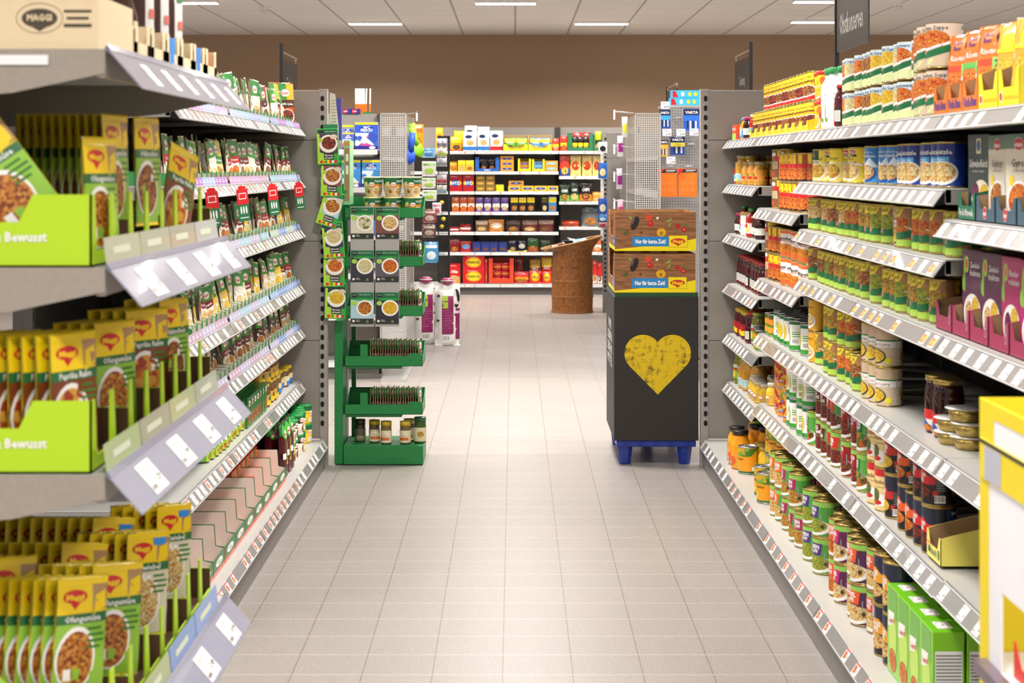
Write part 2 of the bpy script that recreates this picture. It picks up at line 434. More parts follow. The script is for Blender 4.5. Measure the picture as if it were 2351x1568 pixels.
BAYS = []
def bay(side, y0, y1, levels, label, base=True, cards=None, tagk='plain', shelf_depth=.43, dens=8, Xf=1.03, top=1.81, basetag='red', name='shelving_bay', tagsets=None):
    """levels: z of the lower outer edge of each price rail. side +1 right, -1 left"""
    s = side
    o = Vector((s*1.2, (y0+y1)/2, 0))
    t = thing(name, label, 'shelving', o, group=('right' if s > 0 else 'left')+' gondola bays')
    def GG():
        g = G(); g.T = Matrix.Translation(-o); return g
    g = GG()
    nb = 4
    for i in range(nb):
        za = i*top/nb
        g.box(s*1.47, y0+.003, za+.003, s*1.50, y1-.003, za+top/nb-.002, dark_m)
    ob('back_panel', g, t)
    for yy in (y0, y1-.03):
        g = GG()
        g.box(s*1.44, yy, 0, s*1.47, yy+.03, top, dark_m)
        for k in range(int(top/.05)): g.box(s*1.4385, yy+.008, .03+k*.05, s*1.4405, yy+.018, .055+k*.05, slot_m)
        ob('upright', g, t)
    if base:
        g = GG()
        g.prism([(s*.917, .120), (s*.917, .133), (s*1.47, .133), (s*1.47, .120)], 1, y0, y1, shelf_m)
        g.box(s*.93, y0, 0, s*1.47, y1, .03, dark_m)
        b = ob('base_deck', g, t)
        ob('kick_plate', GG().box(s*.908, y0+.0015, 0.002, s*.92, y1-.0015, .118, kick_m), t)
        rail(t, o, s, y0, y1, (.893, .097), (.917, .1335), basetag, dens*.75, base=True)
    for li, z in enumerate(levels):
        zs = z+.042; xf = Xf
        g = GG()
        g.box(s*xf, y0+.002, zs-.004, s*1.47, y1-.002, zs, shelf_m)
        g.box(s*xf, y0+.002, zs-.034, s*(xf+.012), y1-.002, zs-.004, shelf_m)
        g.box(s*(xf+.02), y0+.01, zs-.03, s*1.46, y1-.01, zs-.004, dark_m)
        sh = ob('shelf', g, t)
        for yy in (y0+.002, y1-.006):
            g = GG()
            g.prism([(s*xf, zs-.003), (s*xf, zs-.038), (s*1.30, zs-.045), (s*1.47, zs-.09), (s*1.47, zs-.003)], 1, yy, yy+.004, brk_m)
            ob('bracket', g, sh)
        ts = (tagsets or {}).get(li, tagk)
        rail(sh, o, s, y0, y1, (xf-.032, z), (xf-.004, z+.038), ts, dens, cards=cards and cards[li])
    BAYS.append((t, o))
    return t
def rail(parent, o, s, y0, y1, lo, up, tagk, dens, base=False, cards=None):
    a = Vector((s*lo[0], 0, lo[1])); b = Vector((s*up[0], 0, up[1])); v = (b-a).normalized(); L_ = (b-a).length
    u = Vector((0, -s, 0)); n = u.cross(v)
    g = G(); g.T = Matrix.Translation(-o)
    ys = (y0+.004, y1-.004)
    q = [a, b, b-n*.003, a-n*.003]
    g.prism([(p.x, p.z) for p in q], 1, ys[0], ys[1], rail_m)
    for p0, p1 in ((a, a+v*.003), (b-v*.003, b)):
        q = [p0+n*.0022, p1+n*.0022, p1, p0]
        g.prism([(p.x, p.z) for p in q], 1, ys[0], ys[1], rail_edge)
    # cavity behind the rail
    g.prism([(s*(up[0]+.004), up[1]-.002), (s*(lo[0]+.006), lo[1]), (s*(up[0]+.004), lo[1]+.004)], 1, ys[0]+.01, ys[1]-.01, slot_m)
    ob('price_rail', g, parent)
    eu = basis(u, v); c = (a+b)/2
    y = y1-.045
    rnd = random.Random(int((y0*100+lo[1]*1000))+int(s*7))
    while y > y0+.03:
        if rnd.random() < .9:
            k = tagk
            if tagk == 'mix': k = rnd.choice(['plain', 'red', 'plain'])
            if tagk == 'mixp': k = rnd.choice(['promo', 'promo', 'plain'])
            p = c+n*.0008; p.y = y
            ob('price_tag', rnd.choice(TAGS[k]), parent, p-o, eu)
        y -= .95/dens*rnd.choice([.85, .95, 1, 1, 1.05, 1.2])
    if cards:
        y = y1-.13
        i = 0
        vv = Vector((s*.25, 0, 1)).normalized(); eu = basis(u, vv)
        while y > y0+.12:
            p = b.copy(); p.y = y
            ob('card_strip', cardmesh(cards[i % len(cards)]), parent, p-o+Vector((0, 0, .001)), eu)
            y -= .249; i += 1
# ================= PRODUCTS =================
gold_m = C('#b9a05a', .28, metal=.9); silver_m = C('#b9b9b8', .28, metal=.9)
WHT = G_('#f3f1ec'); BLK = G_('#1c1b1d'); RED = G_('#cf1f26'); YEL = G_('#f3cf15'); DGR = G_('#146a3b'); LIM = G_('#a9d04a'); GRN = G_('#3b9a3c')
def shift(items, dx, dy=0):
    out = []
    for it in items:
        k = it[0]
        if k == 'rect': out.append((k, it[1]+dx, it[2]+dy, it[3]+dx, it[4]+dy)+it[5:])
        elif k in ('ell', 'ring'): out.append((k, it[1]+dx, it[2]+dy)+it[3:])
        elif k == 'poly': out.append((k, [(x+dx, y+dy) for x, y in it[1]])+it[2:])
        else: out.append((k, it[1], it[2]+dx, it[3]+dy)+it[4:])
    return out
def scl(items, f):
    out = []
    for it in items:
        k = it[0]
        if k == 'rect': out.append((k,)+tuple(a*f for a in it[1:5])+it[5:])
        elif k == 'ell': out.append((k,)+tuple(a*f for a in it[1:5])+it[5:])
        elif k == 'ring': out.append((k,)+tuple(a*f for a in it[1:6])+it[6:])
        elif k == 'poly': out.append((k, [(x*f, y*f) for x, y in it[1]])+it[2:])
        else:
            op = dict(it[5]); 
            if 'w' in op: op['w'] *= f
            out.append((k, it[1], it[2]*f, it[3]*f, it[4]*f, op)+it[6:])
    return out
def logo(cx, cy, w, txt, col=None, lay=4, h=None, tcol=None):
    h = h or w*.5; tcol = tcol or WHT
    return [('ell', cx, cy, w/2+.0012, h/2+.0012, WHT, lay), ('ell', cx, cy, w/2, h/2, col or RED, lay+1), ('text', txt, cx, cy, h*.42, {'w': w*.82, 'bold': .03, 'stretch': 1.6}, tcol, lay+2)]
def plogo(cx, cy, w, lay=4):         # pointed red drop emblem with yellow lettering
    h = w*.62
    return [('ell', cx, cy+h*.06, w/2, h*.36, RED, lay), ('poly', [(cx-w*.3, cy-h*.1), (cx, cy-h*.62), (cx+w*.3, cy-h*.1)], RED, lay), ('text', 'Maggi', cx, cy+h*.05, h*.30, {'w': w*.76, 'bold': .04, 'stretch': 1.3}, YEL, lay+1)]
def mplogo(cx, cy, w, lay=4): return plogo(cx, cy, w, lay)
def bowl(cx, cy, rx, ry, food, rim=None, lay=2, t=.84):
    return [('ell', cx, cy, rx, ry, rim or WHT, lay), ('ell', cx, cy+ry*.05, rx*t, ry*t, food, lay+1)]
def wave(x0, x1, ya, yb, amp, th, mat, lay, n=10, ph=0):
    """band of thickness th running from (x0,ya) to (x1,yb)"""
    lo = []; hi = []
    for i in range(n+1):
        t = i/n; x = x0+(x1-x0)*t; y = ya+(yb-ya)*t+amp*math.sin(t*PI+ph)
        lo.append((x, y)); hi.append((x, y+th))
    out = []
    for i in range(n): out.append(('poly', [lo[i], lo[i+1], hi[i+1], hi[i]], mat, lay))
    return out
def barcode(x, y, w, h, lay=3):
    out = [('rect', x, y, x+w, y+h, WHT, lay)]
    n = 9
    for i in range(n): out.append(('rect', x+w*(.06+i*.1), y+h*.2, x+w*(.06+i*.1+(.03 if i % 3 else .06)), y+h*.92, BLK, lay+1))
    return out
def lines(x, y, w, n, dy, mat, lay=3, t=.0012):
    return [('rect', x, y-i*dy, x+w*(1 if i % 3 else .8), y-i*dy+t, mat, lay) for i in range(n)]
def txt(s, cx, cy, h, mat=None, w=None, bold=.0, lay=5, rot=0, stretch=1.25):
    op = {'bold': bold, 'rot': rot}
    if w: op['w'] = w; op['stretch'] = stretch
    return ('text', s, cx, cy, h, op, mat or K_, lay)
_lid = {}
def lidmesh(r, gold=True, ring=True):
    k = (round(r, 4), gold, ring)
    if k in _lid: return _lid[k]
    m = gold_m if gold else silver_m
    g = G().lathe([(r+.0006, -.0035), (r+.0012, -.001), (r+.0006, .0006), (r-.001, .0004), (r-.0022, -.0035), (r*.8, -.0035), (r*.77, -.0028), (r*.5, -.0028), (.001, -.0028)], m, seg=28, cap0=False)
    if ring:
        pts = [(r*.28*math.sin(a)+0, -r*.42+r*.22*math.cos(a), -.0008) for a in [2*PI*i/14 for i in range(14)]]
        g.tube(pts, .0012, m, 5, closed=True); g.box(-.004, -r*.78, -.0028, .004, -r*.5, -.0005, m)
    _lid[k] = g.mesh('lid'); return _lid[k]
def can(name, r, h, bg, items, rep=2, gold=True, desc='', group=None, seg=28, back=None, ring=True, f=1.0):
    m = gold_m if gold else silver_m
    g = G()
    g.lathe([(r-.001, 0), (r+.0008, .0005), (r+.0008, .003), (r-.0002, .004)], m, seg)
    g.lathe([(r, .004), (r, h-.005)], bg, seg, cap0=False, cap1=False)
    g.lathe([(r-.0002, h-.005), (r+.0004, h-.0035)], m, seg, cap0=False, cap1=False)
    step = 2*PI*r/seg; xs = [(i-seg*2)*step for i in range(seg*4)]
    full = 2*PI*r
    its = scl(items, f) if f != 1 else items
    for k in range(rep): g.art(shift(its, full*k/rep), cyl(r), xs=xs)
    if back: g.art(shift(back, full/2), cyl(r), xs=xs)
    lid = G(); lid = lidmesh(r, gold, ring)
    me = g.mesh(name)
    # lid sits at the top of the can: baked offset
    lm = lid.copy(); lm.transform(Matrix.Translation((0, 0, h)))
    return P(name, 'can', me, [('lid', lm)], w=2*r+.0016, d=2*r+.0016, h=h+.0008, desc=desc, group=group)
backpanel = lambda w, h: [('rect', -w/2, .006, w/2, h-.008, G_('#e6dcc4'), 1)]+lines(-w*.42, h*.82, w*.8, 9, h*.055, G_('#6b5b4a'))+barcode(-w*.3, h*.08, w*.5, h*.2)
# food prints
f_tom = FOOD('#c23a12', '#e0701c', '#e8a030', 160); f_noo = FOOD('#efd68a', '#e3b44c', '#f6e8b8', 170, '#c8702a'); f_cre = FOOD('#f0e6c0', '#e8d89a', '#d8c070', 150)
f_veg = FOOD('#8da632', '#e08a2c', '#d8c23c', 170, '#b8401c'); f_mea = FOOD('#8a4a22', '#b0662c', '#6b2e18', 170, '#d89a4a'); f_chi = FOOD('#5c1c12', '#8a2a18', '#b84420', 170, '#3a1a10')
f_pas = FOOD('#e89018', '#f0a832', '#d46a14', 110); f_pea = FOOD('#9ab02e', '#c8b83a', '#6d8a20', 190); f_corn = FOOD('#f0c21e', '#e8a818', '#f6dc58', 150)
f_fru = FOOD('#f4b81e', '#e8781c', '#d8d04a', 90, '#c02418'); f_cab = FOOD('#6a1f4a', '#8a2f62', '#4a1434', 150); f_sch = FOOD('#d0862a', '#b8601c', '#e8a848', 120, '#8a3a14')
f_pin = FOOD('#f6d21c', '#f2bc12', '#f8e25a', 60); f_brn = FOOD('#7a4426', '#93603a', '#5e3018', 120)

def er_can(name, r, h, top, food, title, desc, bg='#cfe3f0', f=1, ground='#f1efdf', low='#dfe9ae', brand='erasco', tcol=None, cut=.5, **k):
    w = PI*r
    it = [('rect', -w/2, h*.60, w/2, h-.006, G_(top), 1), ('rect', -w/2, .005, w/2, h*.60, G_(ground), 1)]
    it += [('ell', .004, h*.62, w*.36, h*.2, food, 2)]
    it += wave(-w/2, w/2, h*.33, h*.56, -h*.04, h*.05, WHT, 3) + wave(-w/2, w/2, h*.17, h*.40, -h*.05, h*.15, DGR, 3) + wave(-w/2, w/2, .006, .006, 0, h*.20, G_(low), 2)
    it += [('poly', [(-w*.1, .008), (-w*.02, .008), (w*.1, h*.2), (w*.04, h*.22)], G_('#cfe095'), 3)]
    it += logo(-w*.26, h*.36, w*.34, brand, h=h*.12)
    it += [txt(title, 0, h*.87, h*.085, tcol or C('#3c4a5a', .4), w=w*.7, bold=.01)]
    return can(name, r, h, G_(ground), it, desc=desc, back=backpanel(w*.36, h), **k)
def topf_can(name, r, h, food, title, desc, bgc='#a87848', **k):
    w = PI*r
    it = [('rect', -w/2, h*.3, w/2, h-.006, G_(bgc), 1), ('poly', [(-w/2, h-.006), (w*.2, h-.006), (-w*.02, h*.62), (-w/2, h*.7)], G_('#e8d22c'), 2)]
    it += bowl(0, h*.42, w*.42, h*.13, food, lay=3)+[('ell', .003, h*.62, w*.28, h*.13, food, 4)]
    it += wave(-w/2, w/2, h*.2, h*.3, -h*.05, h*.17, DGR, 5)+[('rect', -w/2, .005, w/2, h*.2, LIM, 5)]+[('poly', [(-.002+a, .006), (.002+a, .006), (a*2.2, h*.18)], G_('#c8e07a'), 6) for a in (-.012, -.004, .005, .013)]
    it += logo(-w*.27, h*.33, w*.36, 'erasco', h=h*.13, lay=7)+[txt(title, -w*.16, h*.85, h*.1, K_, w=w*.5, lay=4, rot=.12)]
    return can(name, r, h, G_(bgc), it, desc=desc, back=backpanel(w*.4, h), **k)
def ed_can(name, r, h, panel, l1, l2, food, desc, bg='#4a9a3a', **k):
    w = PI*r
    it = [('rect', -w/2, .005, w/2, h-.006, G_(bg), 1), ('rect', -w/2, h*.82, w/2, h-.006, G_('#8cc152'), 2)]
    it += [('poly', [(-w*.46, h*.52), (w*.12, h*.52), (w*.16, h*.84), (-w*.46, h*.84)], G_(panel), 3)]
    it += [txt(l1, -w*.17, h*.745, h*.105, WHT, w=w*.5, bold=.035, stretch=1.0), txt(l2, -w*.17, h*.62, h*.09, WHT, w=w*.5, bold=.035, stretch=1.0)]
    it += [('ell', 0, h*.27, w*.44, h*.22, WHT, 4), ('ell', -w*.02, h*.31, w*.38, h*.19, food, 5), ('rect', w*.2, h*.3, w*.225, h*.62, C('#8f9296', .3), 6), ('ell', w*.24, h*.3, w*.055, h*.06, G_('#3a3014'), 7), ('ring', w*.24, h*.3, w*.045, h*.05, .0008, gold_m, 8), txt('EDEKA', 0, h*.07, h*.05, WHT, w=w*.3, bold=.03, lay=6)]
    return can(name, r, h, G_(bg), it, desc=desc, back=backpanel(w*.4, h), **k)
def nv_can(name, r, h, panel, l1, l2, food, desc, **k):
    w = PI*r; nv = '#1d2138'
    it = [('rect', -w/2, h*.45, w/2, h-.006, G_(nv), 1), ('rect', -w/2, .005, w/2, h*.45, G_('#14141c'), 1), ('rect', -w*.5, h*.66, -w*.1, h-.01, G_('#1d3f86'), 2)]
    it += [('poly', [(-w*.42, h*.44), (-w*.42, h*.66), (-w*.3, h*.74), (0, h*.74), (w*.14, h*.62), (w*.5, h*.62), (w*.5, h*.46), (w*.1, h*.44)], G_(panel), 3)]
    it += [txt('EDEKA', -w*.28, h*.86, h*.05, WHT, w=w*.28, bold=.03), txt(l1, -w*.17, h*.63, h*.085, WHT, w=w*.46, bold=.035, stretch=1), txt(l2, -w*.17, h*.53, h*.085, WHT, w=w*.46, bold=.035, stretch=1)]
    it += [('ell', -w*.12, h*.24, w*.34, h*.2, G_('#0c0c0e'), 4), ('ell', -w*.12, h*.29, w*.3, h*.15, food, 5), ('poly', [(w*.1, h*.1), (w*.36, h*.3), (w*.3, h*.36), (w*.08, h*.2)], G_(panel), 3)]
    it += [('rect', w*.28, h*.3, w*.48, h*.6, G_('#2a2a34'), 4)]+lines(w*.3, h*.56, w*.16, 6, h*.045, G_('#c8c8cc'), 5, .0008)+barcode(w*.26, h*.07, w*.2, h*.16)
    return can(name, r, h, G_(nv), it, desc=desc, **k)
def plain_can(name, r, h, bg, items, desc, **k): return can(name, r, h, G_(bg), items, desc=desc, **k)

def jar(name, r, h, fill, lidc, label_items, desc, ly=(.2, .65), labc='#f2eee2', neck=.78, lidr=.84, glass=.12, lidh=.013, label=True):
    hb = h-lidh
    g = G()
    g.lathe([(r*.86, 0), (r*.97, .004), (r, .010), (r, hb*.72), (r*.96, hb*.80), (r*neck, hb*.92), (r*neck, hb)], fill, 24)
    me = g.mesh(name); kids = []
    lid = G(); lm = C(lidc, .3, coat=.4) if isinstance(lidc, str) else lidc; lr = r*lidr
    lid.lathe([(lr, hb-.001), (lr, hb+lidh-.002), (lr-.0015, hb+lidh), (.001, hb+lidh)], lm, 24, cap0=True)
    kids.append(('lid', lid))
    if label:
        L2 = G(); a, b = hb*ly[0], hb*ly[1]
        L2.lathe([(r+.0006, a), (r+.0006, b)], G_(labc), 24, cap0=False, cap1=False)
        st = 2*PI*r/24; xs = [(i-48)*st for i in range(96)]
        for k in (0, 1): L2.art(shift(label_items, PI*r*k, a), cyl(r+.0006), xs=xs)
        kids.append(('label', L2))
    return P(name, 'jar', me, kids, w=2*r+.002, d=2*r+.002, h=h, desc=desc)
def carton(name, w, d, h, col, fitems, sitems=None, titems=None, desc='', sidecol=None, cat='box', bev=.0012, topcol=None):
    g = G(); g.box(-w/2, -d/2, 0, w/2, d/2, h, G_(col), bev=bev)
    if sidecol:
        sm = G_(sidecol)
        for sx in (-1, 1): g.box(sx*(w/2), -d/2+.001, .001, sx*(w/2+.0003), d/2-.001, h-.001, sm)
    if topcol: g.box(-w/2+.001, -d/2+.001, h, w/2-.001, d/2-.001, h+.0003, G_(topcol))
    g.art(fitems, front(-d/2))
    g.art(fitems, flat((0, d/2, 0), (-1, 0, 0), (0, 0, 1)))
    if sitems:
        g.art(sitems, flat((w/2+.0003, 0, 0), (0, 1, 0), (0, 0, 1))); g.art(sitems, flat((-w/2-.0003, 0, 0), (0, -1, 0), (0, 0, 1)))
    if titems: g.art(titems, flat((0, 0, h+.0003), (1, 0, 0), (0, 1, 0)))
    return P(name, cat, g, w=w+.001, d=d+.001, h=h, desc=desc)
def pouch(name, w, h, t, col, items, desc='', gus=0, crimp=.008, n=7, m=9, wr=0.0, seed=1, cat='sachet', backcol='#cfc9bd', side=None):
    """sealed flat or gusseted bag standing on its lower edge, front towards -Y"""
    rn = random.Random(seed)
    xs = [-w/2+w*i/n for i in range(n+1)]; ys = [0, crimp]+[crimp+(h-2*crimp)*j/m for j in range(1, m)]+[h-crimp, h]
    def pil(x, y):
        if y <= crimp*.99 or y >= h-crimp*1.01: 
            base = .0006+(t*.4*gus if y < h*.5 else 0)
            return base
        u = 2*x/w; v = (2*y-h)/(h-2*crimp)
        a = max(0.0, 1-abs(u)**2.4); b_ = max(0.0, 1-(abs(v)**3 if v > 0 or not gus else abs(v)**3*(1-gus)))
        return .0006+t/2*a**.6*b_**.6
    wz = {(i, j): 0 for i in range(n+1) for j in range(len(ys))}
    if wr:
        for k in wz: wz[k] = rn.uniform(-1, 1)*wr
    def dep(x, y):
        d = pil(x, y)
        if wr:
            i = min(n-1, max(0, int((x+w/2)/w*n+1e-6))); j = 0
            while j < len(ys)-2 and ys[j+1] <= y: j += 1
            fx = (x-xs[i])/(xs[i+1]-xs[i]); fy = (y-ys[j])/(ys[j+1]-ys[j])
            fx = min(1, max(0, fx)); fy = min(1, max(0, fy))
            d += (wz[(i, j)]*(1-fx)*(1-fy)+wz[(i+1, j)]*fx*(1-fy)+wz[(i, j+1)]*(1-fx)*fy+wz[(i+1, j+1)]*fx*fy)
        return d
    g = G(); N_ = len(ys); vs = []; fs = []
    for sgn in (-1, 1):
        o = len(vs)
        for j, y in enumerate(ys):
            for i, x in enumerate(xs): vs.append((x, sgn*dep(x, y), y))
        for j in range(N_-1):
            for i in range(n):
                a = o+j*(n+1)+i; q = (a, a+1, a+n+2, a+n+1)
                fs.append(q if sgn < 0 else q[::-1])
    half = (N_-1)*n; M1 = G_(col, rough=.28); M2 = G_(backcol)
    g.add(vs, fs[:half], M1, True); o = len(g.v)-len(vs); mi = g.mi(M2)
    for f_ in fs[half:]: g.f.append(tuple(o+k for k in f_)); g.m.append(mi); g.sm.append(True)
    K = (n+1)*N_
    for j in range(N_-1):
        for i in (0, n):
            a = o+j*(n+1)+i; b2 = a+K; q = (a, a+n+1, b2+n+1, b2); g.f.append(q if i else q[::-1]); g.m.append(mi); g.sm.append(False)
    for j in (0, N_-1):
        for i in range(n):
            a = o+j*(n+1)+i; g.f.append((a, a+1, a+1+K, a+K)); g.m.append(mi); g.sm.append(False)
    g.art(items, lambda x, y, off: (x, -(dep(x, y)+off+.0003), y), xs=xs[1:-1], ys=ys[1:-1], smooth=True)
    return P(name, cat, g, w=w, d=t+.002, h=h, desc=desc)
def tray(name, w, d, h, col, inner='#a98a62', low=.45, notch=True, items=None, desc='', cat='tray'):
    """shelf-ready carton: high back, low notched front, sloping sides"""
    g = G(); t = .002; m = G_(col, rough=.5); i_ = C(inner, .8)
    g.box(-w/2, -d/2, 0, w/2, d/2, .002, i_)
    lo = h*low
    for sx in (-1, 1):
        x0 = sx*w/2; x1 = sx*(w/2-t)
        pr = [(-d/2, 0), (d/2, 0), (d/2, h), (d/2-d*.35, h), (-d/2+d*.12, lo*1.5), (-d/2, lo*1.35)]
        g.prism(pr, 0, min(x0, x1), max(x0, x1), m)
        g.prism([(a*.99, b_*.99) for a, b_ in pr], 0, min(x1, x1-sx*.0004), max(x1, x1-sx*.0004), i_)
    g.box(-w/2, d/2-t, 0, w/2, d/2, h, m); g.box(-w/2+t, d/2-t-.0004, .002, w/2-t, d/2-t, h-.001, i_)
    if notch:
        c = w*.22
        g.prism([(-w/2, 0), (w/2, 0), (w/2, lo*1.35), (w/2-c*.5, lo*1.35), (w/2-c, lo*.7), (-w/2+c, lo*.7), (-w/2+c*.5, lo*1.35), (-w/2, lo*1.35)], 1, -d/2, -d/2+t, m)
    else: g.box(-w/2, -d/2, 0, w/2, -d/2+t, lo, m)
    if items: g.art(items, front(-d/2))
    return P(name, cat, g, w=w+.002, d=d+.002, h=h, desc=desc)

# ---- run along a shelf, from the far end panel towards the camera ----
def run(side, y, zs, seq, where, X0=1.045, dirn=-1, gap=.004):
    """seq: list of dicts(p, n, stack, deep, rz, jit, skip). y: starting far y"""
    cnt = {}
    for q in seq:
        if 'skip' in q: y -= q['skip']; continue
        p = q['p']; n = q.get('n', 1); st = q.get('stack', 1); dp = q.get('deep', 1)
        for i in range(n):
            yy = y-p.w/2-gap/2; jx = random.choice((0, 0, .004, .008, .015, .03)) if q.get('jx', True) and q.get('jit', .25) > .12 else 0
            for d in range(dp):
                s2 = st if isinstance(st, int) else st[i % len(st)]
                for s_ in range(s2):
                    c = cnt.setdefault(p.name+p.desc, [0]*9)
                    key = p.desc
                    if d == 0 and s_ == 0: cnt[key+'#'] = cnt.get(key+'#', 0)+1
                    k = cnt.get(key+'#', 1)
                    x = side*(X0+jx+q.get('in_', 0)+p.d/2+d*(p.d+.004))
                    jz = q.get('rz', 0)+R(-1, 1)*q.get('jit', .25)
                    pos = []
                    if s2 > 1: pos.append(('lower', 'upper', 'topmost', 'top-most fourth')[s_] if s2 < 3 or s_ != 1 else 'middle')
                    if dp > 1: pos.append(('front', 'second-row', 'third-row', 'fourth-row')[d])
                    ps = (' '.join(pos)+' ') if pos else ''
                    lab = '%s, %s%s from far end, %s' % (p.desc, ps, nth(k), where)
                    dx = R(-.003, .003) if q.get('jit', .25) else 0
                    place(p, (x, yy, zs+.0004+s_*(p.h+.0006)), (-PI/2 if side > 0 else PI/2)+jz, lab, group=q.get('group') or (p.group or p.name.replace('_', ' ')+' rows'), parts=q.get('parts', True), rx=q.get('rx', 0))
            y -= p.w+gap
    return y
# ================= RIGHT GONDOLA =================
YR = [8.24, 7.20, 6.16, 5.12, 4.08, 3.04]
RL = [
    [1.530, 1.320, 1.085, .845, .605, .372],
    [1.530, 1.232, .938, .705, .410],
    [1.530, 1.350, 1.180, 1.003, .708, .415],
    [1.530, 1.350, 1.180, 1.003, .708, .415],
    [1.530, 1.278, 1.003, .708, .420]]
RN = ['farthest right shelving bay, beside the grey end panel, holding jars', 'second right shelving bay from the end panel, holding spaghetti and fruit cans', 'middle right shelving bay, stew cans on four upper shelves', 'fourth right shelving bay from the end panel, pale soup cans on top', 'nearest right shelving bay, with ready meal cartons']
for i in range(5):
    bay(1, YR[i+1], YR[i], RL[i], RN[i], tagsets={2: 'mixp', 3: 'mixp'} if i in (2, 3) else ({0: 'plain'} if i else {3: 'mix'}), tagk='plain', basetag='plain' if i == 0 else 'red', dens=9)
zz = lambda b, l: RL[b][l]+.0425
# --- end panels with slotted post
def endpanel(side, d, xo, xi, top, label, seams=(1.574, 1.087, .608), name='end_screen', zb=.134):
    s = side; t = thing(name, label, 'panel', (s*xo, d, 0))
    g = G(); zs = [zb]+sorted(seams)+[top]
    for a, b in zip(zs[:-1], zs[1:]): g.box(s*.035, 0, a+.0012, s*(xi-xo), .02, b-.0012, panel_m)
    g.box(s*.035, .004, zb, s*(xi-xo), .018, top-.002, slot_m)
    ob('panel', g, t)
    g = G().box(0, -.004, 0, s*.012, .05, top+.004, post_m).box(s*.012, -.004, 0, s*.036, .05, top+.004, post_m)
    g.box(0, -.006, top+.002, s*.04, .05, top+.008, C('#a5a09a', .4))
    k = .2
    while k < top-.03:
        g.box(s*.015, -.0055, k, s*.032, -.0035, k+.019, slot_m); g.box(s*.019, -.0056, k-.004, s*.028, -.0036, k+.023, slot_m); k += .046
    ob('post', g, t)
    ob('cap_rail', G().box(s*.036, -.002, top-.002, s*(xi-xo), .022, top+.003, C('#b5b0a9', .4)), t)
    return t
endpanel(1, 8.256, .900, 1.50, 1.812, 'grey end panel with slotted post behind the heart display')

# ---------- product prototypes ----------
r1 = .0365
soup = [er_can('soup_can', r1, .108, '#cfe3f2', f_tom, 'Ochsenschwanz', 'pale blue orange soup can'), er_can('soup_can', r1, .108, '#d5e7f2', f_cre, 'Spargel Suppe', 'pale blue cream soup can'),
        er_can('soup_can', r1, .108, '#cfe3f2', f_corn, 'Kartoffel Suppe', 'pale blue yellow soup can'), er_can('soup_can', r1, .108, '#cfe3f2', f_mea, 'Gulasch Nudel', 'pale blue brown soup can'),
        er_can('soup_can', r1, .108, '#f2efe6', f_tom, 'Tomaten Creme', 'white tomato soup can')]
big_soup = er_can('big_soup_can', .046, .118, '#d9c3ae', f_tom, 'Karotten Suppe', 'beige vegetable soup can', ground='#c9b49c', low='#cdb99c')
w = PI*r1
teller = [plain_can('stew_can', r1, .105, '#f2b51e', [('rect', -w/2, .07, w/2, .099, G_('#f5c62a'), 1), ('rect', -w/2, .005, w/2, .018, RED, 1)]+bowl(0, .036, w*.42, .022, fd)+[txt('Ein Teller', 0, .085, .007, G_('#7a4a10'), w=w*.6), txt(tt, 0, .072, .010, G_('#5a3210'), w=w*.7, bold=.02)], ds) for fd, tt, ds in ((f_mea, 'Linsentopf', 'yellow lentil stew can'), (f_chi, 'Bohnentopf', 'yellow bean stew can'))]
yel = [plain_can('noodle_stew_can', .038, .113, '#f0d422', [('rect', -.058, .005, .058, .045, G_('#f2d848'), 1)]+wave(-.058, .058, .05, .05, .012, .006, WHT, 2)+[('ell', 0, .036, .04, .028, WHT, 3), ('ell', .004, .038, .034, .024, f_noo, 4)]+logo(0, .098, .055, 'Sonnen', h=.014)+[('rect', -.03, .083, .03, .090, BLK, 4), txt('Bassermann', 0, .0865, .004, WHT, w=.05, bold=.03), txt('Hühner', 0, .076, .008, K_, w=.04), txt('Nudel-Eintopf', 0, .066, .008, K_, w=.06)], 'yellow noodle stew can', back=backpanel(.045, .113)),
       plain_can('noodle_stew_can', .038, .113, '#f2e27a', [('rect', -.058, .07, .058, .108, G_('#f4d92a'), 1), ('ell', 0, .036, .04, .03, WHT, 3), ('ell', .004, .038, .034, .025, f_veg, 4)]+logo(-.02, .095, .03, 'erasco', h=.012)+[txt('Eintopf', .01, .08, .009, K_, w=.04)], 'pale yellow vegetable stew can', back=backpanel(.05, .113)),
       plain_can('noodle_stew_can', .038, .113, '#efeadb', [('rect', -.058, .075, .058, .108, G_('#2f4a35'), 1), ('ell', 0, .034, .036, .028, G_('#ddc98a'), 3), ('ell', 0, .036, .03, .022, f_veg, 4), txt('Bio', -.01, .093, .010, G_('#c9d84a'), w=.03), txt('Linsen-Eintopf', 0, .068, .009, G_('#3a5a3a'), w=.07)], 'cream and dark green stew can')]
blu = [plain_can('spaetzle_can', .037, .113, '#4f9bd8', [('rect', -.058, .06, .058, .108, G_('#2e7cc4'), 1), ('poly', [(-.05, .05), (-.02, .075), (0, .06), (.02, .08), (.05, .05)], G_('#dfeaf2'), 2), ('ell', 0, .032, .042, .026, G_('#1d58a6'), 3), ('ell', 0, .036, .036, .022, f_noo, 4), txt('Schwäbische', 0, .095, .007, WHT, w=.07), txt('Maultaschen', 0, .084, .009, WHT, w=.08, bold=.02)], 'sky blue mountain noodle can'),
       plain_can('spaetzle_can', .037, .113, '#1f3f9a', [('rect', -.058, .07, .058, .108, G_('#1a2f7e'), 1), ('ell', 0, .036, .042, .03, WHT, 3), ('ell', 0, .038, .036, .025, f_noo, 4), txt('Spätzle', 0, .088, .011, WHT, w=.07, bold=.02), ('rect', -.03, .064, .02, .076, G_('#4fa8e0'), 4), txt('Suppe', -.005, .070, .007, WHT, w=.04)], 'navy blue dumpling soup can')]
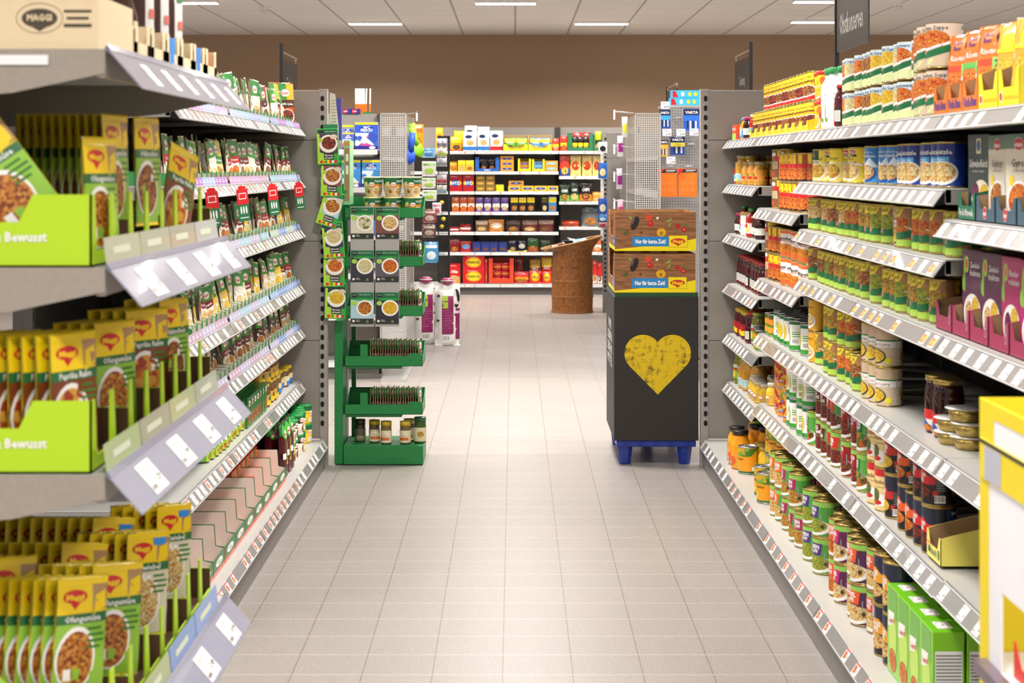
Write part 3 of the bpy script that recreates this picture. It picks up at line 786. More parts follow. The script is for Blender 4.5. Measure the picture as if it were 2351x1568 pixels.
topf = [topf_can('hotpot_can', .038, .113, f_mea, 'Linsen Topf', 'green brown lentil hotpot can'), topf_can('hotpot_can', .038, .113, f_tom, 'Reistopf', 'green red rice hotpot can'), topf_can('hotpot_can', .038, .113, f_veg, 'Kartoffel Topf', 'green vegetable hotpot can'), topf_can('hotpot_can', .038, .113, f_noo, 'Nudelsuppe', 'green yellow noodle hotpot can'), topf_can('hotpot_can', .038, .113, f_pea, 'Erbsen Eintopf', 'green pea hotpot can')]
curry = plain_can('curry_can', .038, .113, '#d3bfa4', [('rect', -.058, .07, .058, .108, G_('#c8ad8c'), 1), ('rect', -.058, .074, .058, .078, DGR, 2), ('rect', -.058, .056, .058, .074, G_('#f0ece6'), 2), txt('Linsen-Curry', 0, .065, .009, G_('#8a3a5a'), w=.08), ('ell', -.008, .030, .036, .022, G_('#2c2620'), 3), ('ell', -.008, .031, .032, .019, f_corn, 4), ('ell', .035, .018, .01, .009, G_('#f0e020'), 5)]+logo(-.02, .094, .03, 'erasco', h=.013), 'beige curry stew can', back=backpanel(.06, .113))
rav = plain_can('ravioli_can', .045, .120, '#8a5a34', [('rect', -.07, .085, -.02, .114, YEL, 2), ('rect', .03, .09, .07, .114, YEL, 2)]+plogo(-.045, .102, .036)+[('rect', -.07, .070, -.02, .085, G_('#e8501c'), 2), txt('Ravioli', -.045, .077, .009, WHT, w=.042, bold=.02), ('ell', -.04, .04, .036, .026, WHT, 3), ('ell', -.04, .041, .031, .021, f_pas, 4), ('ell', .01, .099, .012, .008, WHT, 3), ('ell', .02, .083, .011, .010, RED, 3), ('ell', .035, .078, .010, .009, RED, 3), ('ell', .0, .02, .012, .011, G_('#e0542c'), 3), ('poly', [(.0, .04), (.035, .04), (.032, .072), (.003, .07)], G_('#d8bf94'), 3)]+lines(.006, .066, .022, 6, .0045, G_('#7a5a30'), 4, .0009), 'brown and yellow ravioli can', ring=True)
rav2 = plain_can('bolognese_can', .037, .110, '#b3542a', [('rect', -.058, .07, .02, .104, YEL, 2)]+plogo(-.02, .093, .036)+[txt('Spaghetti', -.02, .076, .009, RED, w=.05, bold=.02), ('rect', -.058, .055, .058, .068, RED, 2), ('ell', 0, .032, .04, .023, f_tom, 4), ('rect', -.058, .005, .058, .012, BLK, 2)], 'red and yellow spaghetti can')
spag = plain_can('spaghetti_can', .037, .110, '#f1ede6', [('rect', -.058, .092, .058, .104, G_('#e86a2a'), 2), ('rect', -.03, .082, -.027, .090, GRN, 3), ('rect', -.027, .082, -.024, .090, WHT, 3), ('rect', -.024, .082, -.021, .090, RED, 3), txt('Spaghetti', -.004, .073, .011, K_, w=.06, bold=.02), ('rect', -.02, .062, .02, .064, RED, 2), ('ell', 0, .030, .044, .024, f_pas, 3), ('poly', [(-.058, .012), (.058, .03), (.058, .005), (-.058, .005)], G_('#e4632a'), 4)], 'white and orange spaghetti can')
jarW = G_('#f6f4ef')
lab1 = [('rect', -.03, .018, .03, .034, G_('#c23b2a'), 2), txt('Gurken', 0, .012, .006, K_, w=.035)]
pick = noisy('pickles_in_brine', '#5c6424', '#8a8a34', scale=60, rough=.08); must = noisy('apple_sauce', '#c28a2c', '#d39a3a', scale=25, rough=.1); berry = noisy('red_cabbage', '#3a0e1c', '#5a1626', scale=70, rough=.08)
peach = noisy('peach_halves', '#e08a12', '#f0a524', scale=30, rough=.08); dark_j = noisy('cherry_jam', '#240b0c', '#3c1210', scale=50, rough=.07); corn_m = noisy('sweetcorn', '#e6b321', '#f2cd4a', scale=120, rough=.1); redj = noisy('tomato_sauce', '#a01c16', '#b8281c', scale=40, rough=.1)
J = dict(
    apple=jar('apple_sauce_jar', .042, .135, must, '#b09a5c', [('rect', -.03, .002, .03, .03, G_('#9cc8d8'), 2), ('rect', -.02, .0, .02, .012, G_('#e8d84a'), 3)], 'tall apple sauce jar', ly=(.12, .42), labc='#bcd8e0'),
    bean=jar('salad_jar', .030, .105, must, '#a89a6a', [('rect', -.03, .01, .03, .02, RED, 2), ('rect', -.012, .022, .012, .034, GRN, 2), txt('Salat', 0, .03, .006, K_, w=.03)], 'small jar with orange label', ly=(.2, .75), labc='#e8a040'),
    cher=jar('cherry_jar', .030, .10, dark_j, '#c41f5e', [('rect', -.03, .006, .03, .022, G_('#f0ede0'), 2), txt('Rot', 0, .014, .008, K_, w=.03)], 'dark jar with pink lid', ly=(.2, .55), labc='#e9e6da'),
    blue=jar('pineapple_jar', .034, .10, peach, '#5aa2d8', [('ell', 0, .03, .02, .02, WHT, 2)], 'yellow jar with blue lid', ly=(.1, .5), labc='#4f9ad0'),
    redl=jar('tomato_jar', .032, .105, redj, '#d8d4c8', [('rect', -.03, .01, .03, .03, G_('#5ab0c8'), 2)], 'red jar with pale lid', ly=(.15, .5), labc='#e8efe6'),
    cab=jar('red_cabbage_jar', .043, .14, berry, '#b01c22', [('rect', -.03, .004, .0, .035, G_('#f0e0a8'), 2), ('rect', .004, .004, .036, .04, G_('#d9d6cf'), 2), ('ell', -.002, .0, .012, .012, RED, 4)]+lines(.008, .034, .024, 6, .005, K_, 3, .0008), 'dark red jar with red lid', ly=(.12, .5), labc='#1c1716'),
    beet=jar('beetroot_jar', .036, .125, berry, '#d6b51c', [('rect', -.03, .0, .03, .022, G_('#e6c81e'), 2), ('ell', 0, .034, .02, .012, RED, 3)], 'dark jar with yellow lid', ly=(.15, .62), labc='#a31c24'),
    whit=jar('white_jar', .036, .11, jarW, '#b9a24c', [('ell', 0, .045, .009, .009, RED, 3), ('rect', -.01, .01, .01, .012, K_, 3)], 'white jar with gold lid', ly=(.03, .95), labc='#f4f2ec', neck=.9, lidr=.95),
    ketc=jar('chilli_jar', .026, .13, redj, '#2f9a48', [('rect', -.02, .008, .02, .03, G_('#e4d96a'), 2), ('ell', 0, .035, .014, .01, RED, 3)], 'red sauce jar with green lid', ly=(.15, .55), labc='#e8e0d4', neck=.5, lidr=.56),
    pick=jar('pickle_jar', .040, .145, pick, '#9aa63c', [('rect', -.03, .0, .03, .05, G_('#7fae3a'), 2), ('ell', 0, .02, .02, .016, G_('#e6d23c'), 3), ('rect', -.03, .04, .03, .05, RED, 3)], 'gherkin jar', ly=(.2, .7), labc='#d6dccf'),
    corn=jar('sweetcorn_jar', .036, .092, corn_m, '#d8d0bc', [('rect', -.03, .012, .03, .026, WHT, 2), ('rect', .006, .0, .03, .018, G_('#a88a6a'), 3)], 'sweetcorn jar with pale lid', ly=(.15, .55), labc='#e0a63c'),
    peac=jar('peach_jar', .041, .165, peach, '#141414', [('rect', -.06, .05, -.02, .075, G_('#1e3a24'), 2), ('ell', -.03, .02, .018, .02, G_('#d8431c'), 3), ('ell', .02, .02, .018, .02, G_('#e0622a'), 3)]+barcode(-.004, -.012, .014, .03, 5), 'tall peach jar with black lid', ly=(.12, .45), labc='#e8a028', lidr=.86, lidh=.017),
    must=jar('pear_jar', .036, .12, must, '#5f9a2c', [('rect', -.03, .005, .03, .03, G_('#d8cfa0'), 2)], 'brown jar with green lid', ly=(.15, .45), labc='#cdbf8c'),
    yell=jar('mustard_fruit_jar', .033, .115, corn_m, '#b79a3c', [('rect', -.02, .005, .02, .02, G_('#a8cfe0'), 2)], 'yellow jar with gold lid', ly=(.05, .3), labc='#e8dfa8'),
    baby=jar('sausage_jar', .040, .15, dark_j, gold_m, [('rect', -.06, .03, .06, .055, RED, 2), ('poly', [(-.05, .01), (.0, .035), (.03, .012)], G_('#1f4f9a'), 3), ('ell', .02, .008, .02, .008, f_tom, 3)], 'brown sausage jar with gold lid', ly=(.05, .45), labc='#e6dccb', lidr=.97, neck=.9))
bottle = jar('smoothie_soup_bottle', .036, .205, jarW, '#2f9a5a', [], 'white soup bottle with green cap', label=False, neck=.62, lidr=.7, lidh=.02)
_b = G(); _b.lathe([(.0366, .02), (.0366, .135)], jarW, 24, cap0=False, cap1=False)
st = 2*PI*.0366/24; xs = [(i-48)*st for i in range(96)]
for k in (0, 1): _b.art(shift([('ell', 0, .055, .014, .03, G_('#e07a2c'), 2), ('ell', 0, .055, .008, .022, f_tom, 3), ('ell', .02, .03, .008, .008, G_('#7a9a3a'), 3), txt('kräften', 0, .115, .010, K_, w=.04), txt('suppe', 0, .100, .010, K_, w=.035)], PI*.0366*k), cyl(.0366), xs=xs)
bottle.kids.append(('label', _b.mesh('label'))); bottle.cat = 'bottle'
cup = None
g = G(); g.lathe([(.036, 0), (.046, .004), (.05, .085), (.05, .09)], G_('#f0c81c'), 28)
st = 2*PI*.048/28; xs = [(i-56)*st for i in range(112)]
for k in (0, 1): g.art(shift([('ell', 0, .03, .034, .022, WHT, 2), ('ell', 0, .032, .029, .018, f_corn, 3), ('rect', -.05, .055, -.02, .07, DGR, 2), ('ell', .03, .068, .018, .013, G_('#e86a1c'), 2), ('rect', .03, .04, .06, .065, G_('#7a2a5a'), 2)], PI*.048*k), lambda x, y, off: ((.0465+y*.042+off)*math.sin(x/.048), -(.0465+y*.042+off)*math.cos(x/.048), y), xs=xs)
cup = P('soup_cup', 'cup', g, [('lid', G().lathe([(.052, .088), (.053, .09), (.053, .098), (.05, .102), (.001, .102)], C('#d42a1e', .3), 28))], w=.106, d=.106, h=.102, desc='yellow cup with red lid')
def rice_pouch(nm, c2, desc): return pouch('rice_pouch', .12, .195, .03, '#e8701c', [txt("Uncle", -.012, .174, .011, G_('#5a2a6a'), w=.05, bold=.03, stretch=1), txt("Bens", -.010, .160, .012, G_('#5a2a6a'), w=.05, bold=.03, stretch=1), ('ell', .034, .165, .012, .014, G_('#3a1c14'), 2), txt('Risotto', 0, .134, .014, WHT, w=.06, bold=.01, stretch=1), ('rect', -.05, .10, .02, .115, G_(c2), 2), ('ell', .0, .05, .046, .042, f_tom, 2), ('ell', .004, .045, .012, .01, GRN, 3), ('rect', .02, .09, .05, .118, G_('#8ed06a'), 3), txt('2', .035, .104, .016, K_, bold=.03), ('rect', .02, .06, .05, .088, WHT, 3)], desc, gus=.8, wr=.0025, cat='pouch', seed=3, backcol='#3a2a2c')
rice = [rice_pouch('a', '#c8401c', 'orange risotto rice pouch'), rice_pouch('b', '#5ab04a', 'orange rice pouch with green band')]
ybag = pouch('noodle_pouch', .125, .19, .032, '#e8a02a', [('ell', 0, .06, .05, .05, f_corn, 2), ('ell', 0, .145, .03, .02, YEL, 2), ('rect', -.05, .12, .05, .13, YEL, 2)], 'yellow and orange noodle pouch', gus=.8, wr=.0025, cat='pouch', seed=5)
tr_or = tray('pouch_tray', .13, .2, .12, '#d8741c', items=[txt('Uncle Bens', 0, .022, .022, G_('#5a3a9a'), w=.11, bold=.03)], low=.42, desc='orange display tray')
tr_ye = tray('pouch_tray', .15, .2, .14, '#f0d81e', items=[txt('Gönn dir echtes Leben.', .02, .02, .012, G_('#c88a10'), w=.1), ('ell', -.055, .022, .012, .012, WHT, 2), ('ell', -.055, .022, .009, .009, RED, 3)], low=.42, desc='yellow display tray')
tr_yc = tray('can_tray', .162, .17, .07, '#f2dc1c', inner='#d8b890', items=[txt('Ein Teller', 0, .014, .012, G_('#b88a10'), w=.1)], low=.4, desc='low yellow tray of stew cans')
meal_g = carton('ready_meal_carton', .115, .045, .195, '#1f3a38', [('rect', -.0565, .165, .0565, .193, G_('#3d4644'), 1), ('rect', -.012, .15, .012, .185, G_('#e8dfae'), 2), ('ell', 0, .168, .010, .013, G_('#3a4fa0'), 3), txt('Schweinefleisch', 0, .128, .018, WHT, w=.095, bold=.02, stretch=.8), txt('in feiner Sauce', 0, .110, .006, WHT, w=.08), ('ell', .012, .045, .05, .045, G_('#e6dcc8'), 2), ('ell', .03, .05, .028, .03, f_corn, 3), ('ell', -.018, .062, .02, .022, f_cab, 3), ('ell', -.012, .025, .02, .02, f_cre, 4)], sitems=[txt('Schweinefleisch', 0, .07, .013, WHT, w=.1, bold=.03, rot=PI/2, stretch=1)], desc='dark green pork meal carton', sidecol='#0f3038')
meal_e = [carton('ready_meal_carton', .13, .045, .19, '#dcd2c0', [('rect', -.064, .158, .064, .189, G_('#5b7a66'), 1)]+logo(.0, .168, .045, 'erasco', h=.026)+[txt(tt, .0, .128, .017, K_, w=.07), txt('in Paprika-Sauce', 0, .112, .006, G_('#5a5048'), w=.06), ('ell', 0, .046, .058, .044, WHT, 2), ('ell', 0, .046, .05, .038, fd, 3), ('ell', -.035, .09, .012, .012, YEL, 4), ('ell', .04, .075, .015, .02, G_('#d8d8d0'), 4)], desc=ds, sidecol='#b8b0a2') for tt, fd, ds in (('Gyros', f_tom, 'cream gyros meal carton'), ('Königsberger', f_sch, 'cream meatball meal carton'))]
bio = [carton('roast_meal_carton', .13, .045, .2, bc, [('rect', -.064, .08, .064, .199, G_(bc), 1), ('poly', [(-.052, .10), (-.046, .10), (-.043, .15), (-.049, .19), (-.056, .15)], G_('#8cc63f'), 2), ('ell', -.035, .165, .012, .02, G_('#a6d24a'), 2), ('ell', -.055, .12, .008, .018, G_('#8cc63f'), 2), ('ell', -.036, .166, .008, .012, G_('#e05a6a'), 3), txt(t1, .018, .165, .014, WHT, w=.06, bold=.01), txt(t2, .018, .147, .014, WHT, w=.065, bold=.01), ('ell', 0, .05, .055, .048, WHT, 2), ('ell', .02, .07, .022, .022, f_corn, 3), ('ell', -.022, .05, .022, .03, fd, 3), ('ell', .02, .035, .024, .022, f_brn, 4)], sitems=[txt('%s %s' % (t1.strip('-'), t2), 0, .07, .014, WHT, w=.12, bold=.02, rot=PI/2, stretch=1)], desc=ds, sidecol=sc) for bc, sc, t1, t2, fd, ds in (('#5a2048', '#2c1228', 'Zwiebel-', 'Hackbraten', f_noo, 'dark purple onion roast carton'), ('#b01468', '#7a0e48', 'Rinder', 'rouladen', f_cab, 'magenta beef roulade carton'))]
tr_gr = tray('meal_tray', .15, .3, .085, '#1f6a4c', low=.55, items=[txt('Für die Mikrowelle', 0, .018, .016, WHT, w=.12, bold=.01)], desc='dark green tray')
tr_bl = tray('meal_tray', .15, .3, .085, '#3f5a6a', low=.5, items=logo(0, .02, .028, 'erasco', h=.026), desc='slate blue tray')
tr_mg = tray('meal_tray', .15, .3, .10, '#9a2450', low=.5, items=[('ring', .055, .05, .008, .012, .001, WHT, 2), ('ring', .055, .03, .007, .010, .001, WHT, 2)], desc='magenta tray')
yel_tall = plain_can('mustard_yellow_can', .037, .110, '#dca21e', [('ell', 0, .034, .036, .026, WHT, 3), ('ell', 0, .036, .030, .020, f_noo, 4), txt('Erbsensuppe', 0, .085, .009, K_, w=.06)], 'mustard yellow soup can')
pur = plain_can('purple_can', .037, .110, '#4a1f7a', [('ell', 0, .036, .042, .028, WHT, 3), ('ell', 0, .038, .036, .023, f_corn, 4), txt('Linsen', .0, .090, .010, WHT, w=.05), ('rect', -.02, .062, .02, .069, WHT, 4), ('rect', -.018, .063, .018, .068, DGR, 5), ('rect', -.058, .012, -.03, .09, G_('#3a1662'), 2)]+lines(-.052, .085, .018, 9, .006, G_('#b8a8cc'), 3, .0009), 'purple lentil stew can')
whg = plain_can('peach_can', .037, .115, '#f0efe8', [('rect', -.058, .10, .058, .110, DGR, 2), ('rect', -.058, .005, .058, .022, GRN, 2), ('ell', -.02, .055, .026, .032, f_pin, 2), ('rect', .014, .05, .05, .09, G_('#e4e2da'), 3), ('rect', .016, .062, .048, .066, GRN, 4), ('rect', .016, .054, .048, .057, GRN, 4), ('rect', .016, .070, .048, .073, GRN, 4), txt('FRUCHT', -.01, .014, .007, K_, w=.03, bold=.02)]+barcode(.018, .026, .028, .02), 'white and green peach can', gold=False)
mand = plain_can('mandarin_can', .036, .090, '#5a8a1e', [('rect', -.058, .045, .058, .085, G_('#3f5a14'), 1), ('ell', -.01, .062, .02, .018, G_('#f08a1c'), 2), ('ell', .02, .058, .014, .013, G_('#f29a2a'), 2), ('ell', .012, .026, .028, .012, G_('#f0a02c'), 3), txt('Mandarinen', -.01, .034, .007, G_('#dfe84a'), w=.04)], 'green mandarin can', gold=False)
frc = plain_can('fruit_cocktail_can', .037, .115, '#d9481c', [('rect', -.058, .07, .058, .11, FOOD('#c02418', '#8a9a2c', '#e8a01c', 60), 1), ('rect', -.058, .02, .058, .066, G_('#2f6fc0'), 2), ('ell', 0, .045, .032, .022, f_fru, 3), ('rect', -.058, .005, .058, .018, G_('#e88a1c'), 2), txt('Frucht Cocktail', 0, .026, .007, WHT, w=.05)], 'blue fruit cocktail can', gold=False)
pin = plain_can('pineapple_can', .042, .115, '#ee9a14', [('rect', -.066, .075, .066, .109, FOOD('#4f8a24', '#86b53a', '#e8b820', 60), 1), ('ell', -.01, .035, .03, .022, f_pin, 2), ('rect', -.066, .005, .066, .012, DGR, 2), txt('Ananas', .02, .065, .010, G_('#5a4a10'), w=.05, bold=.02), ('rect', -.05, .014, -.038, .03, WHT, 3)], 'orange pineapple can', gold=False, back=[('rect', -.03, .03, .03, .1, G_('#e8941c'), 2)]+lines(-.026, .09, .05, 7, .007, G_('#7a4a0c'))+barcode(-.02, .032, .03, .02))
E = dict(huh=ed_can('green_stew_can', .044, .118, '#e8601c', 'HÜHNER', 'EINTOPF', f_noo, 'green can with orange panel'), lin=ed_can('green_stew_can', .044, .118, '#a81a5a', 'LINSEN', 'EINTOPF', f_veg, 'green can with magenta panel'), boh=ed_can('green_stew_can', .044, .118, '#4a2a7a', 'BOHNEN', 'EINTOPF', f_pea, 'green can with purple panel'),
         chi=ed_can('green_stew_can', .044, .118, '#6a1414', 'CHILI', 'CON CARNE', f_chi, 'green can with maroon panel'), rin=ed_can('green_stew_can', .044, .118, '#cc2a1c', 'FEUER', 'TOPF', f_chi, 'green can with red panel'), gem=ed_can('green_stew_can', .040, .118, '#1f6a34', 'GEMÜSE', 'EINTOPF', FOOD('#e86a1c', '#f08a2c', '#8a4a20', 90, '#3f8a2c'), 'green vegetable stew can', bg='#56a53c'),
         gul=ed_can('green_stew_can', .038, .118, '#a01414', 'GULASCH', 'TOPF', f_chi, 'red goulash can', bg='#8a1a18'), tom=ed_can('green_stew_can', .038, .118, '#e0481c', 'TOMATEN', 'CREME SUPPE', f_tom, 'orange tomato cream can', bg='#e2552a'), mag=ed_can('green_stew_can', .038, .118, '#c81e6a', 'HÜHNER', 'SUPPE', f_noo, 'plum can with pink panel', bg='#5a1c4a'), ora=ed_can('green_stew_can', .040, .118, '#e0561c', 'NUDEL', 'SUPPE', f_noo, 'plum can with orange panel', bg='#4a1f4a'), dlk=ed_can('green_stew_can', .038, .118, '#2a3a8a', 'LINSEN', 'SUPPE', f_veg, 'yellow can with blue panel', bg='#e0a32a'))
Nv = dict(gul=nv_can('navy_soup_can', .043, .122, '#dd5a1c', 'GULASCH', 'SUPPE', f_tom, 'navy can with orange panel'), chi=nv_can('navy_soup_can', .043, .122, '#cc1f22', 'CHILI CON', 'CARNE', f_chi, 'navy can with red panel'), gem=nv_can('navy_soup_can', .043, .135, '#e09a1c', 'GEMÜSE', 'SUPPE', f_noo, 'navy can with amber panel'), rin=nv_can('navy_soup_can', .037, .122, '#c0281c', 'RINDER', 'SUPPE', f_corn, 'slim navy can with red panel'), lin=nv_can('navy_soup_can', .037, .122, '#1f7a44', 'LINSEN', 'EINTOPF', f_tom, 'slim navy can with green panel'))
pap = plain_can('stuffed_pepper_can', .050, .1245, '#e9cf8e', [('rect', -.078, .100, .078, .1195, RED, 2)]+logo(-.045, .103, .028, '', h=.014, lay=4)+[txt('2', -.045, .092, .014, RED, bold=.02), txt('Paprikaschoten', .01, .085, .013, G_('#7a2a1c'), w=.085, bold=.01), txt('in feiner Tomatensauce', .01, .07, .005, G_('#7a2a1c'), w=.07), ('ell', .01, .032, .045, .018, WHT, 3), ('ell', .0, .045, .018, .02, FOOD('#4a6a2a', '#6a7a3a', '#8a4a2a', 90), 4), ('ell', .0, .025, .026, .008, G_('#c42a14'), 4)], 'large cream paprika can')
spagbox = carton('spaghetti_meal_box', .115, .075, .225, '#7fc41e', [('rect', -.044, .15, .044, .223, G_('#5aa81c'), 1), ('ell', 0, .10, .04, .06, G_('#b8dc4a'), 2), ('poly', [(-.044, .12), (.0, .13), (.02, .165), (-.044, .16)], G_('#f2efe8'), 3), txt('Spaghetti', -.008, .142, .013, RED, w=.055, bold=.01, rot=.15), ('ell', 0, .04, .036, .03, f_tom, 3)], sitems=[('rect', -.032, .10, .032, .18, G_('#f0f0ee'), 2)]+[('rect', -.030, .104+i*.008, .030, .108+i*.008, G_('#8a8a8a'), 3) for i in range(9)], titems=[('rect', -.03, -.018, .03, .018, WHT, 2), ('ring', 0, 0, .028, .015, .0015, RED, 3), txt('3 Min', 0, 0, .008, K_, w=.02)], desc='green spaghetti meal box', topcol='#6db81e')
mira = tray('pasta_tray', .14, .2, .1, '#efe06a', low=.5, notch=True, items=[txt('Miracoli', -.01, .024, .018, DGR, w=.08, bold=.02), ('ell', .05, .024, .011, .013, DGR, 2), txt('2', .05, .024, .012, YEL, bold=.02), ('rect', -.06, .037, .0, .04, RED, 2)], desc='pale yellow empty pasta tray')
alu = G(); alu.lathe([(.038, 0), (.046, .03)], gold_m, 24)
alu_cup = P('sausage_tin', 'tin', alu, [('lid', G().lathe([(.052, .030), (.052, .0315), (.001, .0315)], C('#d8d6d2', .3, metal=.3), 24))], w=.105, d=.105, h=.032, desc='shallow golden tin')
cyan = carton('spice_carton', .06, .04, .07, '#e8502a', [('rect', -.029, .001, .029, .03, LIM, 2), txt('TOMATO', 0, .05, .012, WHT, w=.05, bold=.03)], desc='small red and green carton')

# ---------- placing ----------
a = [dict(p=J['apple'], n=2), ]
B = 'top right shelf'
y = run(1, 8.20, zz(0, 0), [dict(p=cyan, n=2, jit=.05), dict(p=J['blue'], n=3, deep=1), dict(p=J['cher'], n=3, deep=1), dict(p=J['redl'], n=1), ], B)
# yellow trays holding stew cans
tk = 0
yy = 7.60
B2 = 'top right shelf'
ci = 0
while yy > 6.22:
    tk += 1
    place(tr_yc, (1.045+.088, yy-.081, zz(0, 0)+.0006), -PI/2, '%s, %s from far end, top right shelf' % (tr_yc.desc, nth(tk)), 'yellow can trays')
    for j in range(2):
        ci += 1
        for s_ in range(1 if yy > 7.3 else 2):
            p = teller[(tk+s_) % 2]
            for dd in range(2):
                place(p, (1.045+.046+dd*.079, yy-.042-j*.078, zz(0, 0)+.0032+s_*(p.h+.001)), -PI/2+R(-.3, .3)+.3, '%s, %s %s, %s from far end, in yellow tray' % (p.desc, ('lower', 'upper')[s_], ('front', 'rear')[dd], nth(ci)), 'yellow stew cans on top shelf')
    yy -= .166
y = run(1, yy+.0, zz(1, 0), [dict(p=cup, n=2, stack=2), dict(skip=.02)], B)
y = run(1, y, zz(1, 0), [dict(p=bottle, n=3), dict(p=J['cab'], n=1, jit=.1)], B)
seq = [dict(p=soup[i % 5], n=1, stack=2, deep=2, rz=.35, jit=.2, parts=False) for i in (0, 1, 2, 0, 3, 3, 2, 1, 2, 1, 0, 4)]
y = run(1, y-.01, zz(2, 0), seq, B)
y = run(1, y, zz(3, 0), [dict(p=big_soup, n=3, stack=2, deep=1, rz=.4, jit=.15, parts=False)], B)
y -= .01; k = 0
for i, (tr, bags) in enumerate(((tr_or, rice[0]), (tr_or, rice[1]), (tr_or, rice[0]), (tr_ye, ybag), (tr_ye, ybag))):
    w = tr.w
    place(tr, (1.05+.1, y-w/2, zz(3, 0)+.0006), -PI/2, '%s, %s from the soup cans, top right shelf' % (tr.desc, nth(i+1)), 'pouch trays on the top right shelf')
    for j in range(3):
        place(bags, (1.06+.035+j*.045, y-w/2+R(-.004, .004), zz(3, 0)+.004), -PI/2+.35+R(-.1, .1), '%s, %s in its tray, %s tray from soup cans' % (bags.desc, ('front', 'middle', 'rear')[j], nth(i+1)), 'pouches on the top right shelf', rx=-.10)
    y -= w+.006
# second level
B = 'second jar shelf, end bay'
run(1, 8.2, zz(0, 1), [dict(p=J['redl'], n=1), dict(p=J['apple'], n=2, deep=2), dict(p=J['bean'], n=7, deep=2)], B)
B = 'third jar shelf, end bay'
run(1, 8.2, zz(0, 2), [dict(p=J['ketc'], n=1), dict(p=J['cher'], n=2), dict(p=J['redl'], n=1), dict(p=J['whit'], n=2), dict(p=J['ketc'], n=2, deep=1), dict(p=J['cher'], n=3, deep=2)], B)
B = 'fourth jar shelf, end bay'
run(1, 8.2, zz(0, 3), [dict(p=J['cab'], n=9, deep=2)], B)
B = 'fifth jar shelf, end bay'
run(1, 8.2, zz(0, 4), [dict(p=J['beet'], n=4, deep=2), dict(p=J['cab'], n=2), dict(p=J['pick'], n=1), dict(p=mand, n=3, deep=2)], B)
B = 'lowest jar shelf, end bay'
run(1, 8.2, zz(0, 5), [dict(p=J['pick'], n=2, deep=2), dict(p=J['apple'], n=3, deep=2), dict(p=J['corn'], n=5, deep=2)], B)
# bay 2
B = 'second shelf, spaghetti bay'
run(1, 7.17, zz(1, 1), [dict(p=rav, n=4, stack=2, rz=.1, jit=.15, in_=.02), dict(p=rav2, n=7, stack=2, rz=.3)], B)
B = 'third shelf, spaghetti bay'
run(1, 7.17, zz(1, 2), [dict(p=rav, n=1, stack=2), dict(p=rav2, n=3, stack=2, rz=.3), dict(p=spag, n=8, stack=2, rz=.3)], B)
B = 'fourth shelf, spaghetti bay'
run(1, 7.17, zz(1, 3), [dict(p=mand, n=2, deep=2), dict(p=whg, n=10, deep=2, rz=.3)], B)
B = 'lowest shelf, spaghetti bay'
run(1, 7.17, zz(1, 4), [dict(p=J['corn'], n=1), dict(p=frc, n=6, stack=2, rz=.3, deep=1), dict(p=whg, n=5, stack=2, deep=2, rz=.3)], B)
# bays 3 and 4: long run
B = 'second long right shelf'
y = run(1, 6.12, zz(2, 1), [dict(p=yel[2], n=2, rz=.2)]+[dict(p=yel[j], n=1, rz=.2, jit=.35) for j in (1, 0, 0, 1, 0, 1, 1, 0, 1, 0)]+[dict(p=blu[0], n=5, rz=.2, jit=.3), dict(p=blu[1], n=7, rz=.3, jit=.3)], B)
B = 'third long right shelf'
y = run(1, 6.12, zz(2, 2), [dict(p=topf[j], n=1, rz=.35, jit=.25, deep=2) for j in (3, 3, 1, 3, 1, 0, 0, 3, 1, 1, 2, 2, 2, 4, 4, 2)]+[dict(p=curry, n=1, rz=.3)]+[dict(p=topf[1], n=7, rz=.3, deep=2)], B)
B = 'fourth long right shelf'
y = run(1, 6.12, zz(2, 3), [dict(p=topf[0], n=1, rz=.35), dict(p=curry, n=1, rz=.4)]+[dict(p=topf[j], n=1, rz=.35, jit=.25, deep=2) for j in (0, 0, 4, 0, 2, 2, 4, 4, 2, 0, 2, 4, 4, 2, 2, 4, 2, 2, 4, 2)], B)
B = 'second shelf, nearest bay'
y = 4.03
for i in range(6):
    tr = tr_gr if i == 0 else tr_bl; p = meal_g if i == 0 else meal_e[i % 2]
    place(tr, (1.045+.15, y-.075, zz(4, 1)+.0006), -PI/2, '%s, %s from far end, second shelf, nearest right bay' % (tr.desc, nth(i+1)), 'meal trays')
    for j in range(2): place(p, (1.06+.035+j*.06, y-.075, zz(4, 1)+.004), -PI/2+.1+R(-.08, .08), '%s, %s, %s tray from far end, second shelf nearest bay' % (p.desc, ('front', 'rear')[j], nth(i+1)), 'meal cartons on the second shelf')
    y -= .158
y = 4.24
for i in range(8):
    p = bio[0] if i in (1, 2) else bio[1]
    place(tr_mg, (1.045+.15, y-.075, zz(4, 2)+.0006), -PI/2, 'magenta tray, %s from the green stew cans, fourth right shelf' % nth(i+1), 'magenta meal trays')
    if i:
        for j in range(2): place(p, (1.06+.035+j*.06, y-.075, zz(4, 2)+.004), -PI/2+.1+R(-.08, .08), '%s, %s, %s magenta tray from the stew cans' % (p.desc, ('front', 'rear')[j], nth(i+1)), 'roast meal cartons')
    y -= .158
B = 'fifth long right shelf'
y = run(1, 6.14, zz(2, 4), [dict(p=yel_tall, n=1, stack=2), dict(p=topf[2], n=1, stack=1, in_=.01), dict(p=pur, n=2, stack=2, rz=.3), dict(p=topf[2], n=2, stack=2, rz=.3, deep=2), dict(skip=.06), dict(p=topf[1], n=2, stack=2, rz=.3, deep=2), dict(p=topf[0], n=2, stack=1, rz=.3), dict(p=topf[1], n=1, stack=2, in_=.05), dict(p=curry, n=3, stack=2, rz=.2, deep=1), dict(skip=.42), dict(p=J['baby'], n=2, in_=.03, deep=1, jit=.1)], B)
